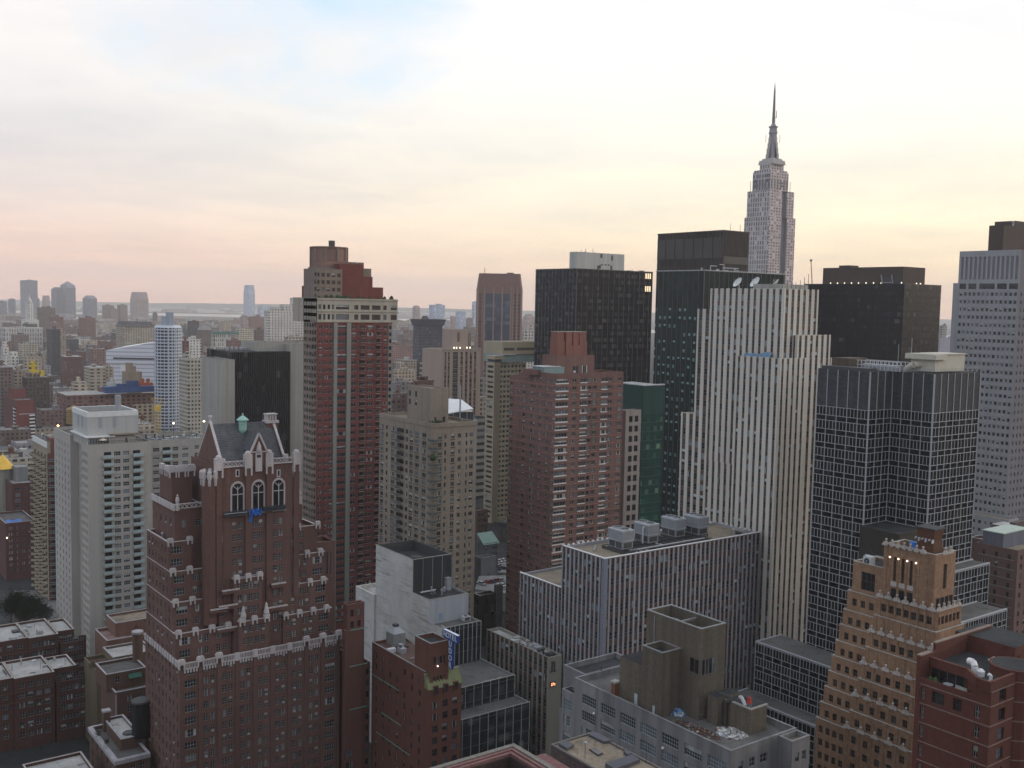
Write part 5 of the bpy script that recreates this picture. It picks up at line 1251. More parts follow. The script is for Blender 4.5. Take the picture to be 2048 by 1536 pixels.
def graytower():
 x0, y0, z = ptd(2043, 499, 460)
 T = Thing('office_tower', 'tall grey concrete tower of small square windows below tall louvres and a brown penthouse', 'building', (x0, y0, 0))
 G = M_wall('grey_tower', (.35, .35, .365), var=.06, streak=.08, grain=.08); GD = M_wall('grey_tower_dark', (.19, .18, .2), var=.06, streak=.08, grain=.08)
 y1 = Yat(1919.5, x0, z); x1 = x0 + 45; d = y1 - y0; fh = 3.55; n = 13; zl0, zl1 = Zat(559, x0, y0 + d * .5), Zat(513, x0, y0 + d * .5); zw0, zw1 = Zat(578, x0, y0 + d * .5), Zat(567, x0, y0 + d * .5)
 rows = floors(0, zw0, fh, .9, 1.75, .6); S = dict(frame=F_GREY, bars=0, trans=0, fw=.12)
 zt = z
 facade(T, EF(x0, y0), d, 0, zw0 - .05, reg(d, n, 1.35, .6), rows, G, wstyle=S, rec=.35, weights=(40, 12, 22, 20, 6))
 facade(T, EF(x0, y0), d, zw0 - .05, zt, [c for k, c in enumerate(reg(d, n, d / n * .56, .6))], [(zl0, zl1)], G, wstyle=dict(frame=F_GREY, bars=0, trans=0, glasses=[M_flat('louvre_grey', (.16, .155, .17))] * 4), rec=.4, wname='louvre')
 wb = T.m('window_band')
 for a, b in ((.02, .16), (.2, .35), (.39, .64), (.69, .82), (.86, .97)): wb.box(x0 - .05, y0 + d * a, zw0, x0 - .01, y0 + d * b, zw1, GLASS[0])
 facade(T, NF(x0, y0), x1 - x0, 0, zt, reg(x1 - x0, 14, 1.2, .6), rows, GD, wstyle=S, rec=.35)
 w = T.m('wall'); w.face([(x1, y0, 0), (x1, y1, 0), (x1, y1, zt), (x1, y0, zt)], GD); w.face([(x0, y1, 0), (x1, y1, 0), (x1, y1, zt), (x0, y1, zt)], GD); T.m('roof').face([(x0, y0, zt), (x1, y0, zt), (x1, y1, zt), (x0, y1, zt)], R_GREY)
 for i in range(n + 1): v = y0 + .6 + (d - 1.2) * i / n; w.box(x0 - .12, v - .12, 0, x0 - .002, v + .12, zw0 - .1, G)
 w.box(x0 + 1, y1, 0, x1, y1 + 3, Zat(566, x0, y1), G)
 qx = x0 + 6; qy = Yat(2007, qx, z + 8); q = Zat(449.7, qx, qy); T.m('penthouse').box(qx, qy, z, qx + 30, Yat(1977.6, qx, z + 8), q, M_wall('penthouse_brown', (.085, .062, .055)), R_DARK)
 T.m('penthouse').box(Xat(2030, qy + 4, q), qy + 4, q, qx + 28, qy + 14, q + 3.2, M_wall('penthouse_brown', (.085, .062, .055))); T.m('roof_vent').lathe(Xat(2026, qy + 4, q), qy + 4, [(.5, q), (.5, q + 2), (.9, q + 2.4), (.2, q + 3)], STEEL, 8)
 # stepped base
 b0 = Zat(1030, x0 - 9, y0 + 8); shell(T, x0 - 9, y0 - 6, x0 - .02, y1, 0, b0, G, R_TAN, .8, .4, east=dict(cols=reg(y1 - y0 + 6, 12, 1.5, 1), rows=floors(0, b0, fh, .9, 1.7, 1.2), wstyle=S), part='base_wall', roofpart='base_roof')
graytower()

# ================================================================== spired limestone skyscraper
def spire():
 x0, y0, z = ptd(1538.5, 432, 1394)
 T = Thing('skyscraper', 'very tall pale grey setback skyscraper ending in a tapered mast and antenna', 'building', (x0, y0, 0))
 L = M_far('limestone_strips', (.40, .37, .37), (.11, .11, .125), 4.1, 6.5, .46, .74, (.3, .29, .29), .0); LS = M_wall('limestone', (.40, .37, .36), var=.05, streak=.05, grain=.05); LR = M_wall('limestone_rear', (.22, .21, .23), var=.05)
 N2 = M_far('limestone_fine', (.46, .39, .38), (.17, .135, .14), 5.3, 3.9, .55, .55, (.3, .29, .29), .0)
 b = T.m('tower')
 def tier(pl, pc, pr, pt, ins, zb, rec=None):
  cx, cy = x0 + ins, y0 + ins; zt = Zat(pt, cx, cy)
  xx, yy = Xat(pr, cy, zt), Yat(pl, cx, zt)
  n = len(b.v); P = [(cx, cy), (xx, cy), (xx, yy), (cx, yy)]
  b.face([(cx, yy, zb), (cx, cy, zb), (cx, cy, zt), (cx, yy, zt)], L)
  if rec:
   a, c = cx + (xx - cx) * rec[0], cx + (xx - cx) * rec[1]
   b.face([(cx, cy, zb), (a, cy, zb), (a, cy, zt), (cx, cy, zt)], N2); b.face([(c, cy, zb), (xx, cy, zb), (xx, cy, zt), (c, cy, zt)], N2)
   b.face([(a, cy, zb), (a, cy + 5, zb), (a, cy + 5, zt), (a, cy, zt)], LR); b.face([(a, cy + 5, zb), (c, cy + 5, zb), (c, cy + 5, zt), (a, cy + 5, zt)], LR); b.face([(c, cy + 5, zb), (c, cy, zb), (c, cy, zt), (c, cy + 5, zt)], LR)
  else: b.face([(cx, cy, zb), (xx, cy, zb), (xx, cy, zt), (cx, cy, zt)], N2)
  b.face([(xx, cy, zb), (xx, yy, zb), (xx, yy, zt), (xx, cy, zt)], LS); b.face([(xx, yy, zb), (cx, yy, zb), (cx, yy, zt), (xx, yy, zt)], LS)
  b.face([(cx, cy, zt), (xx, cy, zt), (xx, yy, zt), (cx, yy, zt)], LS)
  return cx, cy, xx, yy, zt
 t1 = tier(1489, 1538.5, 1591, 432, 0, 0, (.46, .68)); t2 = tier(1495, 1540, 1588.5, 379, 1.0, t1[4], (.50, .70)); t3 = tier(1506, 1541, 1577.5, 342, 4, t2[4]); t3b = tier(1508, 1542, 1575, 338, 6, t3[4] - 1); t4 = tier(1519.7, 1543, 1567.7, 327, 9, t3b[4])
 w = T.m('crown_windows')
 for k in range(6):
  v = t3[1] + (t3[3] - t3[1]) * (k + .5) / 6; w.box(t3[0] - .3, v - 1.6, t2[4] + 2, t3[0] - .02, v + 1.6, t2[4] + 15, M_flat('crown_glass', (.10, .10, .115))); w.box(t3[0] - .3, v - 1.2, t3[4] - 8, t3[0] - .02, v + 1.2, t3[4] - 3, M_flat('crown_glass', (.10, .10, .115)))
  u = t3[0] + (t3[2] - t3[0]) * (k + .5) / 6; w.box(u - 1.4, t3[1] - .3, t2[4] + 2, u + 1.4, t3[1] - .02, t2[4] + 15, M_flat('crown_glass', (.10, .10, .115)))
 cx, cy = (t4[0] + t4[2]) / 2, (t4[1] + t4[3]) / 2
 zz = lambda py: Zat(py, cx, cy); hw = lambda p0, p1: (Xat(p1, cy, 340) - Xat(p0, cy, 340)) / 2 * .80
 m = T.m('mast'); MS = M_wall('mast_metal', (.27, .26, .30), var=.06)
 def sq(r0, r1, za, zb, mat): m.prism([(cx - r0, cy - r0), (cx + r0, cy - r0), (cx + r0, cy + r0), (cx - r0, cy + r0)], za, zb, mat, None, [(cx - r1, cy - r1), (cx + r1, cy - r1), (cx + r1, cy + r1), (cx - r1, cy + r1)])
 sq(13, 12, t4[4], zz(322), LS); sq(10, 9, zz(322), zz(318), LS)
 for a, b_ in ((13, 7.5),):
  for dx, dy in ((1, 0), (-1, 0), (0, 1), (0, -1)):
   for k in range(4):
    r0 = 11.5 - k * 1.7; m.box(cx + dx * r0 * .72 - 1.7, cy + dy * r0 * .72 - 1.7, zz(320), cx + dx * r0 * .72 + 1.7, cy + dy * r0 * .72 + 1.7, zz(308 - k * 11), LS)
 m.lathe(cx, cy, [(6.6, zz(320)), (5.8, zz(295)), (5.2, zz(270)), (5.2, zz(268))], MS, 12)
 m.lathe(cx, cy, [(5.6, zz(268)), (6.0, zz(266)), (5.2, zz(262)), (4.8, zz(256)), (6.2, zz(255)), (6.2, zz(253)), (3.6, zz(252)), (3.0, zz(249)), (1.6, zz(247))], MS, 14)
 a = T.m('antenna'); A = M_flat('antenna_grey', (.16, .14, .16), .6)
 zs = [247, 236, 226, 214, 205, 195, 185, 176, 164]; rs = [2.0, 1.9, 1.6, 1.5, 1.4, 1.2, 1.0, .8, .15]
 a.lathe(cx, cy, [(r, zz(p)) for r, p in zip(rs, zs)], A, 8)
 for k in range(26): p = 245 - k * 2.6; r = 2.6 - k * .05; a.lathe(cx, cy, [(r, zz(p)), (r, zz(p) + .55)], A, 8)
 a.bar((cx + 3.2, cy - 2, zz(236)), (cx + 3.2, cy - 2, zz(221)), .5, A); a.bar((cx + 3.2, cy - 2, zz(235)), (cx, cy, zz(235)), .3, A)
 for dx in (-1, 1): a.bar((cx + dx * 8.5, cy - dx * 5, zz(286)), (cx + dx * 8.5, cy - dx * 5, zz(269)), .35, A); a.bar((t3[0] + (18 if dx < 0 else 62) * 0 + (t3[2] + 4 if dx > 0 else t3[0] - 4) - t3[0], t3[1] if dx > 0 else t3[3], t2[4]), ((t3[2] + 4 if dx > 0 else t3[0] - 4), t3[1] if dx > 0 else t3[3], t2[4] + 14), .35, A)
spire()

# ================================================================== golden setback tower
def golden():
 X0 = 196.0; ys = Yat(1628, X0, 41)
 T = Thing('setback_tower', 'golden brown brick tower stepping back floor by floor with frilly pale parapets', 'building', (X0, 120, 0))
 S = dict(frame=F_BROWN, bars=1, trans=1, fw=.1, glasses=[GLASS[0], GLASS[0], GLASS[1], M_glass('pane_amber', (.05, .042, .036))]); fh = 3.1
 FR = M_wall('frill_terracotta', (.52, .46, .42), var=.12, grain=.25)
 # heights and corners of each step along the street-facing edges, from the top
 ed = [(1692, 1181), (1683.4, 1218.7), (1675.7, 1249), (1668, 1281), (1660.5, 1311), (1653, 1342), (1645, 1373), (1636.5, 1404), (1629, 1435.5)]
 step = .62
 lv = []
 for i, (px, py) in enumerate(ed):
  x = X0 + step * (8 - i); p = ptx(px, py, x); lv.append((x, p[1], p[2]))
 xt = X0 + step * 8 + 1.2; c = ptx(1872, 1110.7, xt); ytn, ztop = c[1], c[2]
 # north edges
 yn0 = ytn - 1.4
 fs = 1.45; fr = MB(); fr.prism([(-.22, -.16), (.22, -.16), (.22, .16), (-.22, .16)], 0, .5, FR, None, [(-.12, -.1), (.12, -.1), (.12, .1), (-.12, .1)]); fr.lathe(0, 0, [(.05, .5), (.2, .62), (.2, .75), (.05, .9)], FR, 7)
 for q in (-.42, .42): fr.prism([(q - .16, -.12), (q + .16, -.12), (q + .16, .12), (q - .16, .12)], 0, .35, FR, None, [(q - .05, -.05), (q + .05, -.05), (q + .05, .05), (q - .05, .05)])
 fr.box(-.75, -.14, -.25, .75, .12, .0, FR); fr.v = [(x * 1.25, y * 1.6, z * fs) for x, y, z in fr.v]; fme = fr.mesh('frill')
 xw = Xat(1912, ytn, ztop)
 zb = 0
 for i in range(8, -1, -1):
  x, yS, zt = lv[i]; yN = yn0 - .62 * i; zlow = 0 if i == 8 else lv[i + 1][2] - .75
  xe = xw + 1.0 + .55 * i
  d = yS - yN; ws = 8.4                                     # width of the plain south wing
  yc = yS - ws
  # south wing (plain coping, windows in threes)
  wn = dict(cols=reg(ws, 3, 1.15, .9, S), rows=floors(zlow, zt, fh, .75, 1.7, .85), wstyle=S, rec=.3) if i < 8 else dict(cols=reg(ws, 4, 1.15, .5, S), rows=floors(zlow, zt, fh, .75, 1.7, .85), wstyle=S, rec=.3)
  shell(T, x + .55, yc, x + 14, yS, zlow, zt, BRICK_G, R_BROWN, .75, .3, east=wn, coping=CONC)
  # main body steps half a floor higher with frilled parapet on alternate floors
  zz = zt + .9; zl2 = 0 if i == 8 else lv[i + 1][2] + .9 - .75
  dm = yc - yN
  en = dict(cols=reg(dm, 7, 1.25, .6, S), rows=floors(zl2, zz, fh, .75, 1.75, 1.0), wstyle=S, rec=.3); nn = dict(cols=reg(xe - x, 6, 1.15, .5, S), rows=floors(zl2, zz, fh, .75, 1.75, 1.0), wstyle=S, rec=.3)
  shell(T, x, yN, xe, yc + .01, zl2, zz, BRICK_G, R_BROWN, .75, .3, east=en, north=nn, coping=CONC)
  for k in range(8): v = yN + .6 + (dm - 1.2) * k / 7; T.m('wall').box(x - .14, v - .2, zl2, x - .002, v + .2, zz, BRICK_G)
  if i % 2 == 0:
   for k in range(7): T.add('frill', fme, (x - .1, yN + .9 + (dm - 1.4) * k / 6, zz + .12), (-1, 0), 1.2)
   for k in range(int((xe - x) / 1.9)): T.add('frill', fme, (x + .9 + 1.9 * k, yN - .1, zz + .12), (0, -1), 1.0)
  T.m('wall').face([(x, yN, zl2), (x + .5, yN - .4, zl2), (x + .5, yN - .4, zz), (x, yN, zz)], BRICK_G)
 # tower
 yts = Yat(1768.5, xt, ztop); zb = lv[0][2]; d = yts - ytn; bk = M_wall('tall_window_grille', (.035, .03, .024))
 tall = dict(frame=F_BROWN, bars=1, trans=5, fw=.08, glasses=[bk] * 4)
 zg0, zg1 = zb + 4.6, ztop - 2.4
 shell(T, xt, ytn, xw, yts, zb - .5, ztop, BRICK_G, R_DARK, 1.2, .35, coping=CONC, east=dict(cols=[(d * .42, d * .48, tall), (d * .58, d * .64, tall), (d * .74, d * .80, tall)], rows=[(zg0, zg1)], rec=.35), north=dict(cols=[((xw - xt) * .42, (xw - xt) * .60, tall)], rows=[(zg0, zg1)], rec=.35))
 wl = T.m('wall')
 for k in (.45, .61, .77): wl.box(xt - .12, ytn + d * k - .6, zb + .9, xt - .01, ytn + d * k + .6, zb + 3.0, GLASS[0]); wl.box(xt - .2, ytn + d * k - .75, zb + 3.5, xt - .005, ytn + d * k + .75, zb + 4.5, FR)
 for k in range(4): u = xt + (xw - xt) * (.2 + .22 * k); wl.box(u - .55, ytn - .12, zb + .2, u + .55, ytn - .01, zb + 2.9, GLASS[0])
 for k in (.06, .1, .14, .3, .36, .53, .69, .86, .93): wl.box(xt - .1, ytn + d * k - .12, zb, xt - .002, ytn + d * k + .12, ztop - .1, BRICK_G)
 for k in range(7): T.add('frill', fme, (xt - .05, ytn + d * (.24 + .72 * k / 6), ztop + .1), (-1, 0), 1.3)
 for k in range(2): T.add('frill', fme, (xt + (xw - xt) * (.45 + .25 * k), ytn - .05, ztop + .1), (0, -1), 1.3)
 for i, k in enumerate((.35, .52, .69, .86)): T.m('lamp' if i == 0 else 'lamp.%03d' % i).lathe(xt - .3, ytn + d * k, [(.05, zg1 - .4), (.22, zg1 - .2), (.05, zg1)], M_glow('wall_lamp', (1, .8, .65), 3.0), 6)
 # side block with a big window and machinery on its roof
 sx = xt + .6; sy1 = Yat(1706, sx, zb + 5); zs = Zat(1122, sx, sy1); dd = sy1 - yts
 big = dict(frame=F_BROWN, bars=2, trans=1, fw=.1, glasses=[GLASS[0]] * 4)
 shell(T, sx, yts, sx + 9, sy1, zb - .5, zs, BRICK_G, R_DARK, .8, .3, coping=CONC, east=dict(cols=[(dd * .28, dd * .72, big)], rows=[(zb + .6, zs - 1.9)], rec=.4))
 A = Thing('ventilation_unit', 'pale grey box fan unit on the golden tower shoulder', 'fan unit', (sx + .5, sy1 - 3, zs - .8)); q = A.m('casing'); q.box(sx + .5, sy1 - 4.2, zs - .4, sx + 2.2, sy1 - 2.2, zs + 1.6, STEEL_L); f = A.m('fan'); f.bar((sx + .42, sy1 - 3.2, zs + .6), (sx + .5, sy1 - 3.2, zs + .6), .72, STEEL_D, 16); f.bar((sx + .36, sy1 - 3.2, zs + .6), (sx + .42, sy1 - 3.2, zs + .6), .2, STEEL, 8)
 pr = T.m('roof_pipes'); pr.path([(sx + .8, yts + .3, zs + 2.0), (sx + .8, sy1 - 2.5, zs + 2.0), (sx + .8, sy1 - 2.6, zs)], .08, STEEL_L); pr.path([(sx + 3, yts + .3, zs - .8), (sx + 3, sy1 - 2, zs + 2.6)], .06, STEEL_D)
 # timber tank house and blue drum
 W = Thing('tank_house', 'dark weathered timber tank house with flared top on the golden tower', 'tank house', (xt + 4, ytn + 4, ztop - 1.2)); h0 = ztop - 1.2; zz = Zat(1053, xt + 4, ytn + 4)
 cx, cy = xt + 4.0, ytn + 4.0; w = W.m('body')
 w.prism([(cx - 2.1, cy - 2.3), (cx + 2.1, cy - 2.3), (cx + 2.1, cy + 2.3), (cx - 2.1, cy + 2.3)], h0, h0 + (zz - h0) * .55, RUST, None, [(cx - 1.6, cy - 1.8), (cx + 1.6, cy - 1.8), (cx + 1.6, cy + 1.8), (cx - 1.6, cy + 1.8)])
 W.m('tank_roof').prism([(cx - 1.6, cy - 1.8), (cx + 1.6, cy - 1.8), (cx + 1.6, cy + 1.8), (cx - 1.6, cy + 1.8)], h0 + (zz - h0) * .55, zz - .3, RUST, None, [(cx - 2.0, cy - 2.2), (cx + 2.0, cy - 2.2), (cx + 2.0, cy + 2.2), (cx - 2.0, cy + 2.2)]); W.m('tank_roof').box(cx - 2.2, cy - 2.4, zz - .3, cx + 2.2, cy + 2.4, zz, STEEL_D)
 for i in range(6): W.m('bracket').box(cx - 2.35, cy - 2 + i * .8, h0 + (zz - h0) * (.5 + .06 * (i % 2)), cx - 1.7, cy - 1.8 + i * .8, h0 + (zz - h0) * .62, STEEL_L)
 B = Thing('plastic_drum', 'bright blue drum behind the frilled parapet of the golden tower', 'drum', (xt + 1.2, ytn + 6.6, h0)); B.m('drum').lathe(xt + 1.4, ytn + 6.4, [(.7, h0), (.75, h0 + 1.3), (.72, h0 + 2.6), (.5, h0 + 2.75)], M_flat('drum_blue', (.03, .15, .45), .4, .1), 14)
golden()

# ================================================================== maroon brick block, lower right
def maroon():
 x0, y0, z = ptd(1984, 1365, 150)
 T = Thing('apartment_block', 'dark red brick block with pale band courses, roof terrace and chamfered parapet', 'building', (x0, y0, 0))
 ySE = Yat(1835, x0, z + 1.5); d = ySE - y0; x1 = x0 + 16; fh = 3.0
 BAND = M_wall('band_pale', (.26, .19, .16), var=.05); S = dict(frame=F_DARK, bars=2, trans=1, fw=.08); S1 = dict(frame=F_GREY, bars=1, trans=1, fw=.08)
 zt = z - 3.6                                                   # terrace floor; the storey above it is cut back
 rows = floors(0, zt, fh, .75, 1.9, .2)
 facade(T, EF(x0, y0), d, 0, zt, [(d * .13, d * .20, S1), (d * .37, d * .48, S), (d * .60, d * .77, S), (d * .87, d * .92, S1)], rows, BRICK_M, wstyle=S, rec=.35, skip=lambda i, j: (i in (1, 2)) and j < len(rows) - 1)
 N = reg(6.5, 1, 1.9, 1.0, S)
 facade(T, NF(x0, y0), 6.5, 0, z, N, floors(0, z, fh, .75, 1.9, 1.2), BRICK_M, wstyle=S, rec=.35)
 w = T.m('wall')
 w.face([(x0, ySE, 0), (x1, ySE, 0), (x1, ySE, z), (x0, ySE, z)], BRICK_M)
 # upper storey: straight near the corner, chamfered back behind the terrace
 cA, cB, cC = (x0, y0), (x0, y0 + d * .16), (x0 + 2.6, y0 + d * .42); cD = (x0 + 2.6, ySE - .3)
 Q = [cA, cB, cC, cD]
 for a, b in zip(Q, Q[1:]): w.face([(*a, zt), (*b, zt), (*b, z), (*a, z)], BRICK_M)
 T.m('terrace').face([(*cB, zt + .02), (x0, ySE, zt + .02), (*cD, zt + .02), (*cC, zt + .02)], R_PINK)
 w.box(x0, y0 + d * .16, zt - .02, x0 + .3, ySE - .7, zt + .9, BRICK_M); w.box(x0 - .05, ySE - .7, zt - 3, x0 + 3.0, ySE, z + .6, BRICK_M)
 T.m('coping').box(x0 - .12, ySE - .75, z + .6, x0 + 3.1, ySE + .06, z + .75, BAND)
 # terrace window wall and furniture
 g = T.m('terrace_window'); g.box(x0 + 2.45, y0 + d * .46, zt + .1, x0 + 2.58, ySE - 1.0, z - 1.3, GLASS[0]);
 for k in range(5): v = y0 + d * .46 + (ySE - 1.0 - y0 - d * .46) * k / 4; g.box(x0 + 2.4, v - .06, zt + .1, x0 + 2.449, v + .06, z - 1.3, F_BROWN)
 # parapet of the roof with its coping, following the chamfer
 def par(a, b, t=.35, zlo=None):
  a, b = Vector((*a, 0)), Vector((*b, 0)); dv = (b - a).normalized(); n = Vector((dv.y, -dv.x, 0)) * t
  P = [(a.x, a.y), (b.x, b.y), (b.x + n.x, b.y + n.y), (a.x + n.x, a.y + n.y)]
  w.prism([(p[0] + n.x * .04, p[1] + n.y * .04) for p in P], z - 1.4, z, BRICK_M); e = n * .18
  T.m('coping').prism([(a.x - e.x, a.y - e.y), (b.x - e.x, b.y - e.y), (b.x + n.x + e.x, b.y + n.y + e.y), (a.x + n.x + e.x, a.y + n.y + e.y)], z, z + .1, BRICK_M)
 for a, b in zip(Q, Q[1:]): par(a, b, -.35)
 par((x0 + 2.6, ySE), (x1, ySE), .35); par((x0, y0), (x0 + 6.5, y0), -.35)
 par((x0 + 6.5, y0 + .2), (x0 + 9.5, y0 + 3.2), -.35)
 w.box(x0 + 4.5, ySE - .36, z, x1 + 5, ySE + .1, z + 1.7, BRICK_M); T.m('coping').box(x0 + 4.4, ySE - .45, z + 1.7, x1 + 5, ySE + .2, z + 1.85, BAND)
 w.prism([(x0 + 2.6, ySE - .36), (x0 + 4.5, ySE - .36), (x0 + 4.5, ySE), (x0 + 2.6, ySE)], z, z + .6, BRICK_M, None, [(x0 + 4.3, ySE - .36), (x0 + 4.5, ySE - .36), (x0 + 4.5, ySE), (x0 + 4.3, ySE)])
 T.m('roof').face([(x0 + .35, y0 + .35, z - 1.3), (x1 + 4, y0 + .35, z - 1.3), (x1 + 4, ySE - .3, z - 1.3), (x0 + 2.9, ySE - .3, z - 1.3), (x0 + 2.9, y0 + d * .42, z - 1.3), (x0 + .35, y0 + d * .16, z - 1.3)], R_DARK)
 # band courses every floor
 k = zt - .15
 bd = T.m('band_course')
 while k > 30: bd.box(x0 - .07, y0 - .07, k, x0 - .003, y0 + d * .93, k + .16, BAND); bd.box(x0 - .003, y0 - .07, k, x0 + 6.5, y0 - .003, k + .16, BAND); k -= fh
 zc = z - 1.5
 for a, b in zip(Q, Q[1:-1]): bd.bar((*a, zc), (*b, zc), .09, BAND, 4)
 bd.box(x0, y0 - .07, zc - .08, x0 + 6.5, y0 - .003, zc + .08, BAND); bd.box(x0 + 2.5, y0 + d * .42, zc - .08, x0 + 2.599, ySE - .8, zc + .08, BAND)
 # rounded stair bay beyond the corner
 cx, cy, r = x0 + 9.6, y0 + 1.8, 3.4; zr = z + .2
 w.lathe(cx, cy, [(r, 0), (r, zr)], BRICK_M, 20); T.m('coping').lathe(cx, cy, [(r + .1, zr), (r + .1, zr + .15)], BRICK_M, 20); T.m('roof').lathe(cx, cy, [(r - .3, zr + .15), (r - .3, zr + .18)], R_DARK, 20)
 k = zr - 1.6
 while k > 30: bd.lathe(cx, cy, [(r + .06, k), (r + .06, k + .16)], BAND, 20); k -= fh
 w.box(x0 + 14, y0 + 4, 0, x0 + 22, y0 + 14, z + 1.4, BRICK_M, R_DARK)
 w.face([(x0 + 6.5, y0, 0), (x1, y0 + 4, 0), (x1, y0 + 4, z), (x0 + 6.5, y0, z)], BRICK_M)
 # roof things
 def dome(lab, px, py, r):
  p = ptz(px, py, z - 1.3); D = Thing('skylight_dome', lab, 'vent', (p[0], p[1], z - 1.3)); q = D.m('dome'); D.smooth.add('dome'); q.lathe(p[0], p[1], [(r, z - .9), (r * .95, z - .6), (r * .7, z - .3), (r * .3, z - .12), (.02, z - .1)], WHITE, 16); D.m('curb').lathe(p[0], p[1], [(r * 1.05, z - 1.3), (r * 1.05, z - .9)], STEEL, 16)
 dome('white hemispherical roof vent near the far parapet of the maroon brick block', 2011, 1308, .75)
 p = ptz(1949, 1349, z - 1.3); V = Thing('roof_fan', 'fat white curved exhaust hood behind the chamfered parapet of the maroon block', 'roof fan', (p[0], p[1], z - 1.3)); V.m('hood').path([(p[0], p[1], z - 1.3), (p[0], p[1], z - .1), (p[0] + .3, p[1] + .5, z + .45), (p[0] + .5, p[1] + 1.3, z + .35)], .5, WHITE, 12); V.m('hood').lathe(p[0] + .1, p[1] - .9, [(.55, z - 1.3), (.6, z - .5), (.3, z - .2)], WHITE, 12)
 p = ptz(1985, 1371, z - 1.3);
 for lab, a, b in (('white gooseneck roof vent on a square curb near the corner of the maroon block', 1981, 1366), ('low white vent plate on the dark roof of the maroon block', 1986, 1321)):
  p = ptz(a, b, z - 1.3); V = Thing('roof_fan', lab, 'roof fan', (p[0], p[1], z - 1.3)); V.m('curb').box(p[0] - .6, p[1] - .5, z - 1.3, p[0] + .6, p[1] + .5, z - 1.1, WHITE)
  if a == 1981: V.m('hood').path([(p[0], p[1], z - 1.1), (p[0], p[1], z - .2), (p[0] - .25, p[1] + .3, z)], .24, WHITE, 10)
  else: V.m('hood').lathe(p[0] - .2, p[1], [(.15, z - 1.1), (.18, z - .8), (.05, z - .7)], WHITE, 8); V.m('hood').lathe(p[0] + .25, p[1], [(.15, z - 1.1), (.18, z - .8), (.05, z - .7)], WHITE, 8)
 L = Thing('terrace_table', 'round terrace table on the roof terrace of the maroon brick block', 'table', (x0 + 1.3, y0 + d * .62, zt)); L.m('table_top').lathe(x0 + 1.3, y0 + d * .62, [(.75, zt + .7), (.75, zt + .76)], STEEL, 16); L.m('leg').bar((x0 + 1.3, y0 + d * .62, zt), (x0 + 1.3, y0 + d * .62, zt + .7), .06, STEEL_D)
 for i, (u, v) in enumerate(((1.2, .42), (1.4, .5), (.9, .84), (1.0, .78))):
  C = Thing('potted_shrub' if i > 1 else 'terrace_chair', ('pale terrace seat nearest the chamfer on the maroon block', 'second terrace seat beside the round table on the maroon block', 'low shrub in a pot at the terrace end of the maroon block', 'taller potted shrub beside the terrace window of the maroon block')[i], 'plant' if i > 1 else 'seat', (x0 + u, y0 + d * v, zt))
  if i > 1: C.m('pot').lathe(x0 + u, y0 + d * v, [(.2, zt), (.28, zt + .4)], RUST, 10); C.m('foliage').lathe(x0 + u, y0 + d * v, [(.25, zt + .4), (.45, zt + .8), (.3, zt + 1.1), (.04, zt + 1.3)], LEAF, 7)
  else: C.m('seat').box(x0 + u - .3, y0 + d * v - .5, zt + .3, x0 + u + .3, y0 + d * v + .5, zt + .45, CONC); C.m('backrest').box(x0 + u + .25, y0 + d * v - .5, zt + .45, x0 + u + .32, y0 + d * v + .5, zt + .9, CONC); C.m('leg').box(x0 + u - .28, y0 + d * v - .48, zt, x0 + u + .28, y0 + d * v + .48, zt + .3, STEEL_D)
maroon()

